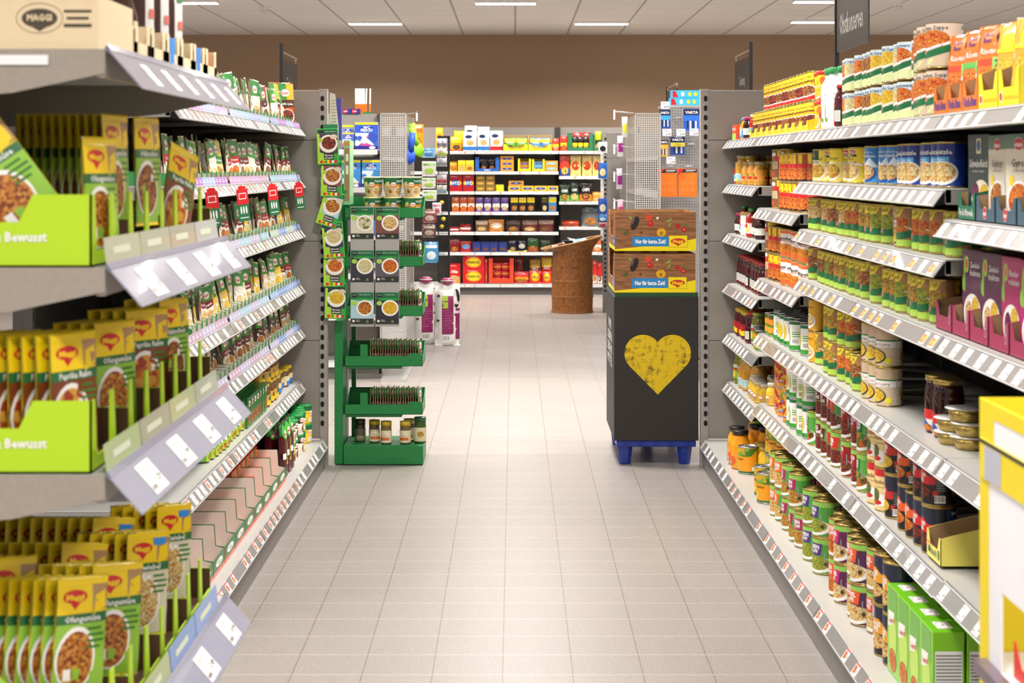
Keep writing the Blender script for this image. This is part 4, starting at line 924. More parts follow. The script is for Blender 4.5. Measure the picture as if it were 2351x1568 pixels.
for i, (dx, dy, dz) in enumerate(((0, 0, 0), (.0, .0, .034), (.02, -.08, 0), (.02, -.09, .034), (.01, -.07, .068))):
    place(alu_cup, (1.105+dx, y-.03+dy-.03, zz(4, 3)+.0006+dz), 0, 'shallow golden tin with silver lid, %s counted up beside the brown jars' % nth(i+1), 'golden tins', rx=0)
B = 'sixth long right shelf'
y = run(1, 6.14, zz(2, 5), [dict(p=E['gem'], n=1, stack=1), dict(p=E['gul'], n=1, stack=1), dict(p=E['chi'], n=2, stack=2, rz=.25, deep=2), dict(p=E['rin'], n=3, stack=2, rz=.25, deep=2), dict(p=E['gul'], n=3, stack=2, rz=.25, deep=2), dict(p=E['gem'], n=2, stack=2, rz=.25, deep=2), dict(p=pap, n=2, stack=2, rz=.2, jit=.1, in_=-.006), dict(skip=.012), dict(p=Nv['rin'], n=1, stack=2, rz=.3), dict(p=Nv['lin'], n=1, stack=2, rz=.2), dict(p=Nv['gul'], n=1, stack=2, rz=.2, jit=.1), dict(p=Nv['gul'], n=1, stack=1, rz=.2, jit=.1), dict(p=Nv['chi'], n=2, stack=2, rz=.2, jit=.1)], B)
place(mira, (1.045+.1, y-.075, zz(4, 4)+.0006), -PI/2, 'pale yellow empty pasta tray beside the navy cans with red panels', 'pasta trays')
# base deck
zb = .1338
B = 'bottom right deck'
run(1, 8.18, zb, [dict(p=J['must'], n=5, in_=.17, jit=.3)], B, X0=.935)
y = run(1, 7.62, zb, [dict(p=J['peac'], n=1), dict(p=J['peac'], n=1)], B, X0=.935, gap=.03)
run(1, 7.66, zb, [dict(p=J['peac'], n=2), dict(p=J['yell'], n=3)], 'rear of bottom right deck', X0=1.04)
y = run(1, 7.38, zb, [dict(p=pin, n=1), dict(skip=.40), dict(p=pin, n=1), dict(skip=.06), dict(p=pin, n=1, stack=1)], B, X0=.945)
run(1, 7.25, zb, [dict(p=pin, n=5, stack=2, rz=.2)], 'rear of bottom right deck', X0=1.045)
y = run(1, 6.50, zb, [dict(p=E['huh'], n=2, stack=2, rz=.4, deep=3), dict(skip=.07), dict(p=E['lin'], n=3, stack=2, rz=.4, deep=3), dict(p=E['lin'], n=1, stack=1, rz=.8), dict(skip=.10), dict(p=E['boh'], n=3, stack=2, rz=.4, deep=3), dict(skip=.12), dict(p=E['tom'], n=2, stack=2, rz=.4, deep=3), dict(p=E['mag'], n=2, stack=2, rz=.4, deep=3), dict(p=E['ora'], n=3, stack=2, rz=.4, deep=3), dict(p=E['dlk'], n=1, stack=1, rz=.4), dict(skip=.05), dict(p=Nv['gem'], n=2, stack=2, rz=.4, deep=3)], B, X0=.965)
run(1, y-.0, zb, [dict(p=spagbox, n=4, stack=1, rz=.03, jit=.03, deep=4)], B, X0=.975)
print('right run end y', y)
# ================= LEFT GONDOLA (sachets) =================
LL = [1.590, 1.343, 1.107, .842, .630, .372]
cc = card_cols
CS = [[cc[8], cc[0], cc[5], cc[0], cc[2], cc[0]], [cc[0], cc[5], cc[3], cc[2], cc[8], cc[0]], [cc[7], cc[6], cc[5], cc[4], cc[8], cc[0]], [cc[7], cc[1], cc[5], cc[4], cc[3], cc[4]], [cc[7], cc[4], cc[4], cc[3], cc[4], cc[4]], None]
LN = ['farthest left shelving bay, beside grey end panel, soup sachets and bouillon', 'middle left shelving bay of seasoning sachets, red price tags', 'nearest sachet shelving bay on the left, partly hidden by the foreground racks']
for i in range(3):
    cs = [None if c is None else c[i*2:i*2+2]+c[i*2:i*2+2] for c in CS]
    bay(-1, YR[i+1], YR[i], LL, LN[i], cards=cs, tagk='plain' if i == 0 else 'mix', basetag='plain' if i == 0 else 'red', dens=11)
endpanel(-1, 8.256, .900, 1.50, 1.812, 'grey end panel with slotted post behind the green recipe packs')

def knorr(cx, cy, w, lay=5):
    return [('ell', cx, cy, w/2, w*.30, WHT, lay), txt('Knorr', cx, cy, w*.26, RED, w=w*.86, bold=.03, lay=lay+1), ('poly', [(cx-w*.4, cy-w*.3), (cx+w*.4, cy-w*.3), (cx+w*.32, cy-w*.22), (cx-w*.32, cy-w*.22)], YEL, lay)]
def ksach(top, mid, food, title, desc, name='seasoning_sachet', w=.095, h=.155, low='#efe6d4', t=.008, seed=2, midh=.17):
    it = [('rect', -w/2+.001, h*.55, w/2-.001, h-.006, G_(top), 1), ('rect', -w/2+.001, h*.60, w*.02, h*.98, G_('#3a8a3a') if top != '#3a8a3a' else G_('#7ab040'), 1.5)]
    it += [('poly', [(-w/2+.001, h*.40), (w/2-.001, h*.44), (w/2-.001, h*(.44+midh)), (-w/2+.001, h*(.42+midh))], G_(mid), 2)]
    it += knorr(-w*.08, h*.76, w*.52)+[txt(title, 0, h*.51, h*.055, WHT, w=w*.8, bold=.02, lay=4)]
    it += [('ell', w*.02, h*.22, w*.44, h*.17, WHT, 3), ('ell', w*.02, h*.23, w*.38, h*.145, food, 4), ('rect', -w*.42, h*.36, -w*.22, h*.44, WHT, 5)]
    return pouch(name, w, h, t, low, it, desc, seed=seed, wr=.0012, n=6, m=8, backcol='#b89a78')
KS = [ksach('#2c8442', '#6a1418', f_mea, 'Gulasch', 'dark green sachet with maroon band'), ksach('#2b8a3c', '#b3202a', f_tom, 'Bolognese', 'green sachet with red band'), ksach('#2c8442', '#7a1a20', f_noo, 'Spaghetti', 'dark green pasta sauce sachet'),
      ksach('#3a9a44', '#e8e2d0', f_cre, 'Salatkrönung', 'light green and white sachet', low='#f0ecdf'), ksach('#1d5c2c', '#3a1412', f_sch, 'Braten', 'dark green roast sauce sachet', low='#5a2a1c'), ksach('#2b8a3c', '#f0c81e', f_corn, 'Currywurst', 'green and yellow sachet', low='#f0dca0'), ksach('#cfc83a', '#2b7a3c', f_veg, 'Gartenkräuter', 'olive yellow sachet', low='#d8c06a')]
SS = [ksach('#8cc152', '#f0ecdf', f_cre, 'Spargelsuppe', 'pale green soup sachet', 'soup_sachet', w=.10, h=.165, low='#f1eddc'), ksach('#2b7a3c', '#e8e2d0', f_noo, 'Nudelsuppe', 'green soup sachet', 'soup_sachet', w=.10, h=.165), ksach('#a31c4a', '#5a1c2c', f_mea, 'Asia', 'magenta soup sachet', 'soup_sachet', w=.10, h=.165), ksach('#e8a82c', '#4a2a18', f_chi, 'Heiße Liebe', 'tall orange and brown soup sachet', 'soup_sachet', w=.11, h=.20, low='#c85a1c')]
def divider(name, w, d, h, col):
    """small display tray: green sleeve with slanted sides and pale inside"""
    g = G(); m = G_(col, rough=.5); i_ = C('#d9d4ca', .7); t = .0015
    g.box(-w/2, -d/2, 0, w/2, d/2, t, i_)
    for sx in (-1, 1):
        a, b = sorted((sx*w/2, sx*(w/2-t)))
        g.prism([(-d/2, 0), (d/2, 0), (d/2, h), (-d/2+.01, h*.8), (-d/2, h*.7)], 0, a, b, m)
        a, b = sorted((sx*(w/2-t), sx*(w/2-t-.0004)))
        g.prism([(-d/2+.001, t), (d/2-.001, t), (d/2-.001, h-.002), (-d/2+.01, h*.78), (-d/2+.001, h*.68)], 0, a, b, i_)
    g.box(-w/2, d/2-t, 0, w/2, d/2, h, m)
    for sx in (-1, 1):
        a, b = sorted((sx*w/2, sx*(w/2-.009)))
        g.box(a, -d/2, 0, b, -d/2+t, h*.95, m)
    g.box(-w/2, -d/2, 0, w/2, -d/2+t, .008, m)
    return P(name, 'tray', g, w=w+.002, d=d, h=h, desc='small green sachet tray')
TRS = divider('sachet_tray', .088, .20, .046, '#2b8a4a')
def sach_row(shelf, zs, y, ylim, protos, where, group, w=.092, deep=3, tilt=-.12, X0=1.04, trays=True, seed=1, big=None):
    rn = random.Random(seed); n = 0
    ys = y-w/2
    while ys > ylim:
        n += 1
        p = rn.choice(protos)
        if big and n in big: p = SS[3]
        if trays: place(TRS, (-(X0+.1), ys, zs+.0006), PI/2, '%s, %s from far end, %s' % (TRS.desc, nth(n), where), 'sachet trays')
        miss = rn.random()
        a0 = rn.uniform(-.38, .22); 
        for k in range(deep):
            if k == 0 and miss < .12: continue
            dx = .018+k*.022+(0 if k == 0 else rn.uniform(0, .015))
            rz = PI/2+a0*(1 if k == 0 else .4)+rn.uniform(-.08, .08)
            place(p, (-(X0+dx+.012), ys+rn.uniform(-.004, .004), zs+.003+rn.uniform(0, .003)), rz, '%s, %s, %s from far end, %s' % (p.desc, ('front', 'second', 'third')[k], nth(n), where), group, rx=tilt+rn.uniform(-.12, .06), ry=rn.uniform(-.10, .10)+(rn.choice((0, 0, 0, .14, -.14))), scale=(.80, .9, rn.uniform(.90, 1.06)))
        ys -= w
    return ys
zl = lambda i: LL[i]+.0425
sach_row(0, zl(0), 8.20, 5.2, [SS[0], SS[0], SS[1], SS[1], SS[2]], 'top left shelf', 'soup sachets on the top left shelf', w=.096, deep=2, seed=4, big=(2, 1), trays=True)
sach_row(1, zl(1), 8.20, 5.3, [KS[1], KS[1], KS[0], KS[3], KS[2], KS[6]], 'second left shelf', 'sachets on the second left shelf', seed=5, deep=2)
sach_row(2, zl(2), 8.20, 5.55, [KS[0], KS[1], KS[2], KS[0], KS[5], KS[3]], 'third left shelf', 'sachets on the third left shelf', seed=6, deep=2)
sach_row(3, zl(3), 8.20, 5.5, [KS[0], KS[2], KS[3], KS[1], KS[5]], 'fourth left shelf', 'sachets on the fourth left shelf', seed=9, deep=2)
sach_row(4, zl(4), 8.20, 5.45, [KS[4], KS[0], KS[4], KS[2]], 'fifth left shelf', 'sachets on the fifth left shelf', seed=12, deep=2)
place(SS[3], (-1.062, 8.02, zl(0)+.004), PI/2-.75, 'tall orange and brown soup sachet standing out at the end of the top left shelf', 'soup sachets on the top left shelf', rx=-.08, scale=(.86, 1, 1.02))
place(SS[3], (-1.075, 7.80, zl(0)+.004), PI/2-.35, 'second tall orange sachet behind the outstanding one, top left shelf', 'soup sachets on the top left shelf', rx=-.14, scale=(.8, 1, .98))
# hanging clip signs on the second shelf rail
clip = G(); clip.box(-.022, -.001, -.115, .022, 0, 0, G_('#1f6a44'))
clip.art([('rect', -.022, -.055, .022, 0, G_('#c9222a'), 1), ('rect', -.014, -.036, .014, -.014, WHT, 2), ('rect', -.012, -.033, .012, -.017, RED, 3), ('ell', 0, .004, .016, .008, RED, 1)]+[('ell', -.010+i*.010, -.075, .003, .014, WHT, 2) for i in range(3)]+[('rect', -.016, -.104, .016, -.101, WHT, 2)], front(-.001))
clipP = P('shelf_clip_sign', 'sign', clip, desc='clip sign')
for i, px in enumerate((678, 617, 546, 475)):
    d = .985*F/(CX-px)
    place(clipP, (-.972, d, LL[1]+.022), PI/2-1.0, 'red and green clip sign hanging from second left rail, %s from far end' % nth(i+1), 'hanging clip signs', rx=.0, ry=-.12)
# sixth shelf: seasoning jars and cartons ; base: boxes
kj = jar('bouillon_jar', .032, .10, C('#6a4a24', .3), '#f0c81e', [('rect', -.03, .0, .03, .018, G_('#e8c81e'), 2)]+[('ell', 0, .030, .016, .010, DGR, 3)], 'bouillon jar with yellow lid', ly=(.1, .6), labc='#d8a048')
kj2 = jar('dressing_jar', .030, .115, C('#2f5a24', .3), '#1c7a3a', [('rect', -.03, .0, .03, .03, G_('#a8c83a'), 2), ('ell', 0, .04, .016, .009, WHT, 3), ('ell', 0, .014, .02, .012, f_veg, 3)], 'green tub with dark green lid', ly=(.05, .8), labc='#6aa834', lidr=1.0, neck=.96)
kblue = jar('bouillon_jar', .030, .085, C('#6a4a24', .3), '#e8c81e', [('rect', -.03, .0, .03, .02, G_('#3a7ad0'), 2)], 'blue and yellow bouillon jar', ly=(.1, .7), labc='#e8d8a8')
kspice = carton('sauce_carton', .07, .05, .12, '#2b7a3a', [('rect', -.034, .06, .034, .118, G_('#1f6a34'), 1), ('ell', 0, .035, .028, .026, f_mea, 2)]+knorr(0, .095, .04), desc='green sauce carton')
run(-1, 8.2, zl(5), [dict(p=kblue, n=8, deep=2, in_=.01), dict(p=kj, n=6, stack=2, deep=2), dict(p=kspice, n=7, deep=2, rz=.0, jit=.05), dict(p=kj2, n=12, deep=2, jit=.2)], 'sixth left shelf')
can1 = G(); can1.lathe([(.034, .0), (.036, .002), (.036, .078)], G_('#efe6d2'), 24)
st = 2*PI*.036/24; xs = [(i-48)*st for i in range(96)]
for k in (0, 1): can1.art(shift([('rect', -.056, .05, .056, .066, G_('#4a1418'), 1), ('rect', -.056, .066, .056, .078, DGR, 1), ('rect', -.056, .0, .056, .008, G_('#e8e2d4'), 1), ('ell', .01, .028, .022, .02, f_chi, 2)]+knorr(-.01, .066, .034)+barcode(.03, .008, .02, .03), PI*.036*k), cyl(.036), xs=xs)
ktub = P('sauce_tub', 'tub', can1, [('lid', G().lathe([(.037, .078), (.0385, .08), (.0385, .088), (.036, .09), (.001, .09)], C('#1f8a44', .35), 24))], w=.079, d=.079, h=.09, desc='round sauce tub, green and maroon')
can2 = G(); can2.lathe([(.034, .0), (.036, .002), (.036, .078)], G_('#f0d02a'), 24)
for k in (0, 1): can2.art(shift([('rect', -.056, .045, .056, .060, G_('#e8c01c'), 1), ('rect', -.056, .062, .056, .078, DGR, 1), ('rect', -.03, .008, .03, .03, G_('#e6dcc0'), 2)]+knorr(-.01, .05, .034)+barcode(.01, .008, .02, .03), PI*.036*k), cyl(.036), xs=xs)
ktuy = P('bouillon_tub', 'tub', can2, [('lid', ktub.kids[0][1])], w=.079, d=.079, h=.09, desc='round bouillon tub, yellow and green')
brat = pouch('gravy_pack', .10, .226, .05, '#4a0f1a', [('rect', -.049, .175, .049, .218, DGR, 1), ('ell', .0, .185, .04, .03, G_('#4fae3a'), 2)]+knorr(0, .18, .05)+[txt('Braten', .0, .10, .026, YEL, w=.10, bold=.03, rot=PI/2, stretch=1), ('rect', -.04, .075, -.015, .1, WHT, 3)], 'tall maroon gravy pack with green top', gus=1, cat='pack', backcol='#3a0c14', seed=8)
box3 = carton('sauce_box', .10, .05, .045, '#e84a1c', [('rect', -.049, .001, .0, .044, G_('#1f6a34'), 1), txt('3er', .025, .032, .014, YEL, bold=.04), txt('Pack', .025, .014, .012, YEL, bold=.04), txt('Pfeffer Soße', -.025, .012, .006, WHT, w=.045)], titems=[('ell', -.01, 0, .03, .018, f_cre, 1)], sitems=[('rect', -.024, .001, .024, .03, f_tom, 1)], desc='red and green sauce box', topcol='#e85a2c')
def otray(name, w, d, h, col, desc):
    g = G(); m = G_(col, rough=.5); i_ = C('#e3cfc4', .8); t = .002
    g.box(-w/2, -d/2, 0, w/2, d/2, t, i_)
    for sx in (-1, 1):
        a, b = sorted((sx*w/2, sx*(w/2-t)))
        g.prism([(-d/2, 0), (d/2, 0), (d/2, h), (-d/2+.035, h), (-d/2+.030, h*.46), (-d/2, h*.42)], 0, a, b, m)
        a2, b2 = sorted((sx*(w/2-t), sx*(w/2-t-.0005)))
        g.prism([(-d/2+t, t), (d/2, t), (d/2, h-.001), (-d/2+.036, h-.001), (-d/2+.031, h*.46), (-d/2+t, h*.4)], 0, a2, b2, i_)
    g.box(-w/2, d/2-t, 0, w/2, d/2, h, m); g.box(-w/2+.002, d/2-t-.0005, t, w/2-.002, d/2-t, h-.001, i_)
    g.box(-w/2, -d/2, 0, w/2, -d/2+t, h*.42, m)
    g.art([('rect', -w/2, 0, w/2, .012, G_('#e8401c'), 1), ('ell', 0, h*.25, w*.3, h*.1, WHT, 1), txt('Soße', 0, h*.25, h*.12, DGR, w=w*.4)], front(-d/2))
    for sx in (-1, 1):
        wr = flat((sx*w/2, 0, 0), (0, sx, 0), (0, 0, 1))
        g.art([('rect', -sx*d/2*1 if sx > 0 else d/2-.014, .001, (-d/2+.014) if sx > 0 else d/2, h*.41, G_('#e8401c'), 1), txt('770', 0, h*.2, .016, WHT), txt('Knorr', .04, h*.7, .02, WHT)], wr)
    return P(name, 'tray', g, w=w+.002, d=d, h=h, desc=desc)
ot = otray('sauce_tray', .209, .32, .128, '#1c7038', 'green sauce carton tray with pink inside')
zb = .1338
y = run(-1, 8.2, zb, [dict(p=ktuy, n=2, stack=2, deep=3), dict(p=ktuy, n=2, stack=2, deep=3)], 'bottom left deck', X0=.96)
y = run(-1, y, zb, [dict(p=ktub, n=4, stack=2, deep=3)], 'bottom left deck', X0=.96)
lowt = tray('tub_tray', .17, .25, .05, '#2b9a58', inner='#d8d4cc', low=.7, notch=False, items=[('ell', 0, .018, .03, .010, WHT, 1)], desc='low green tray')
for i in range(4): brn = None
k = 0
yb = y-.01
for i in range(3):
    for j in range(3):
        place(brat, (-(.985+j*.055), yb-.055-i*.11, zb+.001), PI/2+R(-.15, .1), 'tall maroon gravy pack, %s in column %s from the round tubs' % (('front', 'second', 'rear')[j], ONES[i+1]), 'gravy packs', rx=-.02)
yb -= .36
n = 0
while yb > 5.26:
    n += 1
    place(ot, (-(.955+.16), yb-.106, zb+.0006), PI/2, '%s, %s from the maroon packs' % (ot.desc, nth(n)), 'sauce carton trays')
    full = n in (1, 2, 3)
    if full or n == 5:
        for a in range(3):
            for b in range(3 if full else 1):
                if (a == 0 and b > 1): continue
                for q_ in (0, 1):
                    if n == 5 and q_: continue
                    place(box3, (-(1.045+a*.055), yb-.0550-q_*.1015, zb+.0045+b*.0465), PI/2, 'red and green sauce box, layer %s, row %s, %s side, tray %s from packs' % (ONES[b+1], ONES[a+1], ('far', 'near')[q_], ONES[n]), 'sauce boxes in trays')
    yb -= .216

# ================= FOREGROUND RACK (left, out of focus) =================
fo = Vector((-.75, 2.98, 0))
fr = thing('display_shelving', 'blurred foreground shelf rack of yellow sachets with clear slanted price rails', 'shelving', fo)
def FG():
    g = G(); g.T = Matrix.Translation(-fo); return g
ya, yb_ = 2.46, 3.47
fm = noisy('taupe_shelf', '#9a9186', '#a0978c', scale=200, rough=.4)
clear = bpy.data.materials.new('clear_rail'); clear.use_nodes = True
_b = clear.node_tree.nodes['Principled BSDF']; _b.inputs['Base Color'].default_value = rgb('#a0a1b4'); _b.inputs['Roughness'].default_value = .12; _b.inputs['Alpha'].default_value = .82; _b.inputs['Coat Weight'].default_value = .6
ob('back_panel', FG().box(-1.07, ya, 0, -1.05, yb_, 1.95, dark_m), fr)
ob('base_deck', FG().box(-1.05, ya, 0.0, -.50, yb_, .12, kick_m), fr)
FZ = [1.612, 1.298, 1.0, .575]           # shelf surfaces
FX = -.588
tagF = TAGS['plain']
for i, z in enumerate(FZ):
    g = FG(); g.box(-1.05, ya, z-.004, FX, yb_, z, shelf_m); g.box(FX-.012, ya, z-.04, FX, yb_, z-.004, fm); sh = ob('shelf', g, fr)
    for yy in (ya-.003, yb_):
        g = FG(); g.prism([(FX+.001, z+.001), (FX+.001, z-.034), (-.72, z-.062), (-1.05, z-.09), (-1.05, z+.001)], 1, yy, yy+.003, fm); ob('bracket', g, sh)
    if i == 0: ob('light_strip', FG().box(-1.0, ya-.006, z-.012-.01, -.668, ya-.003, z-.008, C('#eef0f4', .3)), sh)
    # clear slanted rail
    lo = Vector((-.532, 0, z-.055)); up = Vector((-.585, 0, z+.005))
    v = (up-lo).normalized(); u = Vector((0, 1, 0)); nn = u.cross(v)
    g = FG(); q = [lo, up, up-nn*.002, lo-nn*.002]; g.prism([(p.x, p.z) for p in q], 1, ya-.005, yb_, clear)
    g.prism([(p.x, p.z) for p in (up-v*.010+nn*.001, up+nn*.004, up-nn*.004, up-v*.010-nn*.003)], 1, ya-.005, yb_, clear)
    ob('price_rail', g, sh)
    eu = basis(u, v); c = lo+v*.034
    for k in range(4 if i else 6):
        p = c+nn*.0012; p.y = ya+.16+k*(.235 if i else .15)
        ob('price_tag', tagF[k % 5], sh, p-fo, eu, scale=(1.9, 1, 1.5) if i else (.9, 1, 1.2))
    if i:
        cols = {1: ['#b9bfa6', '#b4b8a0', '#aab09c', '#b8bcb8'], 2: ['#aebf8c', '#a4a898', '#b6bf94', '#b2b8a6'], 3: ['#a8b890', '#a3b07f', '#6f92cc', '#7f9bd0']}[i]
        for k, c_ in enumerate(cols):
            g = FG(); g.T = None
            g.box(-.112, 0, 0, .112, .002, .042, C(c_, .3, coat=.4)); g.art([('rect', -.07, .016, .04, .027, C('#cfd6c0', .4), 1)], front(0))
            ob('card_strip', g, sh, Vector((FX+.004, ya+.115+k*.232, z+.002))-fo, basis((0, 1, 0), (-.12, 0, 1)))
def msach(title, food, desc, kraft=True, green=True, tag_=True, w=.10, h=.185, seed=4, blue=False):
    it = [('rect', -w/2+.001, h*.70, w*.18, h-.003, YEL, 1), ('rect', w*.18, h*.72, w/2-.001, h-.003, G_('#b08a5e'), 1), ('rect', -w/2+.001, h*.93, w/2-.001, h-.003, YEL, 2)]
    it += plogo(-w*.16, h*.83, w*.46)
    if tag_: it += [('poly', [(w*.2, h*.68), (w*.46, h*.74), (w*.44, h*.88), (w*.24, h*.84)], YEL, 2)]
    if blue: it += [('rect', w*.1, h*.86, w*.4, h*.93, G_('#2f8fe0'), 3)]
    it += [('rect', -w/2+.001, h*.62, w/2-.001, h*.70, G_('#2b6a3a'), 2), txt(title, 0, h*.66, h*.05, WHT, w=w*.7, bold=.02, lay=4)]
    it += [('rect', -w/2+.001, .006, w/2-.001, h*.62, G_('#8fbf3f') if green is True else G_('#d8d2b8') if not green else G_('#7a3c18'), 1), ('ell', -w*.10, h*.34, w*.38, h*.26, WHT, 2), ('ell', -w*.10, h*.33, w*.34, h*.23, food, 3)]
    it += lines(w*.1, h*.56, w*.34, 4, h*.05, G_('#3f7a2c'), 4, .004)
    return pouch('recipe_sachet', w, h, .009, '#f0d01e', it, desc, seed=seed, wr=.0012, n=6, m=8, backcol='#8a8a2a')
MS = [msach('Ofengemüse', f_sch, 'yellow and green recipe sachet'), msach('Paprika Rahm', FOOD('#e8921c', '#d86a14', '#f0b040', 70, '#b8401c'), 'yellow recipe sachet with orange food', green='brown', seed=6), msach('Zwiebel', f_noo, 'yellow recipe sachet with blue mark', green=False, blue=True, seed=7), msach('Hähnchen', f_mea, 'yellow and white recipe sachet', green=True, seed=9)]
def limebox(w, d, h, step, near=True):
    g = G(); m = G_('#b4d81e', rough=.5); i_ = C('#5f4426', .8); t = .003
    g.box(-w, 0, 0, 0, d, t, i_)
    # end wall faces the camera, stepped
    hn = h if near else h*.5
    g.prism([(-w, 0), (0, 0), (0, hn), (-step, hn), (-step-.02, hn*.62), (-w, hn*.62)], 1, 0, t, m)
    g.prism([(-w, t), (-.001, t), (-.001, hn-.001), (-step, hn-.001), (-step-.02, hn*.6), (-w, hn*.6)], 1, t, t+.0005, i_)
    g.box(-w, d-t, 0, 0, d, h*.6, m); g.box(-w, d-t-.0005, t, 0, d-t, h*.6-.001, i_)
    for k in range(2):    # notched front facing the aisle
        y0 = d*k/2; g.prism([(y0, 0), (y0+d/2, 0), (y0+d/2, h*.22), (y0+.034, h*.2), (y0+.022, h), (y0, h)], 0, -t, 0, m)
    if near: g.art([txt('& Bewusst', -.103, h*.42, .0135, WHT, w=.078, bold=.03, stretch=1.3)], front(0))
    return g
for i, (z, nm) in enumerate(((FZ[1], 'second'), (FZ[2], 'third'), (FZ[3], 'lowest'))):
    g = limebox(.30, .24, .105, .085)
    o = ob('sachet_carton', g, None, (FX-.022, ya+.012, z+.0006))
    tag(o, 'lime green sachet carton at the near end of the %s foreground shelf' % nm, 'carton', 'lime sachet cartons')
    inner = limebox(.30, .24, .105, .085, False).mesh('sachet_carton')
    for k in range(1, 4):
        o = ob('sachet_carton', inner, None, (FX-.022, ya+.012+k*.243, z+.0006))
        tag(o, 'lime green sachet carton, %s from the camera, %s foreground shelf' % (nth(k+1), nm), 'carton', 'lime sachet cartons')
def fsach(p, x, y, z, rz, rx, lab, ry=0):
    place(p, (x, y, z), rz, lab, 'recipe sachets in the foreground rack', rx=rx, ry=ry)
rn = random.Random(3)
# second foreground shelf: few front sachets, dark row behind
z = FZ[1]+.006
for k in range(11): fsach(MS[0], -.645-k*.0135, ya+.315, z+.04, 1.38, -.02, 'yellow green sachet, %s back in the shadowed row, second foreground shelf' % nth(k+1))
fsach(MS[0], -.626, ya+.14, z, 1.28, -.03, 'green and yellow sachet standing alone, front of second foreground shelf')
fsach(MS[3], -.622, ya+.455, z+.04, 1.35, -.03, 'tall leaning sachet behind the lone one, second foreground shelf')
fsach(MS[1], -.622, ya+.66, z-.004, 1.2, -.05, 'tilted yellow sachet at far part of second foreground shelf', ry=.3)
for k in range(6): fsach(MS[0], -.69-k*.022, ya+.045+k*.010, z+.045, .35, -.12, 'slumped green and yellow sachet, %s in near heap, second foreground shelf' % nth(k+1), ry=-.62)
# third foreground shelf: full row
z = FZ[2]+.006
for k in range(14): fsach(MS[1], -.650-k*.0205, ya+.075, z+.008, 1.1, -.03, 'yellow green brown sachet, %s from the aisle, third foreground shelf' % nth(k+1))
for j, (p, a) in enumerate(((MS[0], 1.1), (MS[1], .95), (MS[3], 1.2))):
    for k in range(4): fsach(p, -.652-k*.022, ya+.35+j*.243, z, a, -.03, 'yellow sachet, %s deep in carton %s, third foreground shelf' % (nth(k+1), ONES[j+2]))
# lowest foreground shelf
z = FZ[3]+.006
for k in range(16): fsach(MS[0], -.668-k*.0185, ya+.15, z+.03+(.02 if k < 6 else .05), .95, -.05, 'yellow sachet, %s from the aisle in the low leaning row' % nth(k+1), ry=.12)
for j, (p, a) in enumerate(((MS[0], .85), (MS[2], .95), (MS[2], 1.05))):
    for k in range(5): fsach(p, -.655-k*.022, ya+.33+j*.243, z+.03, a, -.05, 'yellow sachet, %s deep in carton %s, lowest foreground shelf' % (nth(k+1), ONES[j+2]), ry=.1)
for j in range(2):
    for k in range(13): fsach(MS[(j*2) % 3], -.72-k*.022, ya+.36+j*.21, z+.055, .95, -.1, 'yellow sachet, %s deep in the %s shadowed row, lowest foreground shelf' % (nth(k+1), ('nearer', 'farther')[j]), ry=.18)
for k in range(4): fsach(MS[3], -.72-k*.03, ya+.035+k*.012, z+.03, .25, -.3, 'flopped green sachet, %s, near end of the lowest foreground shelf' % nth(k+1), ry=-.9)
# top foreground shelf: cream trays holding brown bottles
crm = C('#e2cda8', .6); z = FZ[0]+.0006
g = G(); g.box(-.34, 0, 0, 0, .22, .078, crm)
for k in range(9): g.prism([(-.34+k*.038, .078), (-.34+k*.038+.019, .066+.0), (-.34+k*.038+.038, .078), (-.34+k*.038+.019, .088)], 1, -.0005, .002, crm)
K2 = C('#4a4034', .6)
g.art([('ell', -.085, .045, .026, .014, K2, 1), ('poly', [(-.105, .038), (-.065, .038), (-.085, .026)], K2, 1), txt('MAGGI', -.085, .046, .009, crm, w=.036, bold=.04), ('rect', -.05, .053, -.01, .057, K2, 1), ('rect', -.046, .043, -.014, .047, K2, 1), ('rect', -.05, .032, -.01, .037, K2, 1), ('ring', -.085, .045, .034, .022, .0008, K2, 1)], front(0))
tag(ob('wooden_look_carton', g, None, (FX-.010, ya+.005, z)), 'cream wood-look carton with dark emblem at the top left corner', 'carton')
bot = G(); bot.lathe([(.024, 0), (.025, .005), (.025, .07), (.012, .11), (.011, .14)], C('#3a1c10', .12), 16)
botP = P('seasoning_bottle', 'bottle', bot, [('cap', G().lathe([(.013, .139), (.013, .16), (.001, .16)], C('#e3c81e', .4), 12)), ('label', G().lathe([(.0256, .015), (.0256, .055)], C('#efe9d8', .4), 16, cap0=False, cap1=False))], desc='dark brown bottle')
mil = pouch('upright_pack', .07, .19, .03, '#dddbd6', [('rect', -.032, .01, -.004, .18, G_('#3a1a10'), 2), ('rect', .004, .13, .026, .15, G_('#2f7a44'), 2), ('rect', .006, .08, .026, .095, G_('#c86a5c'), 2)], 'white and brown upright pack', cat='pack', gus=1)
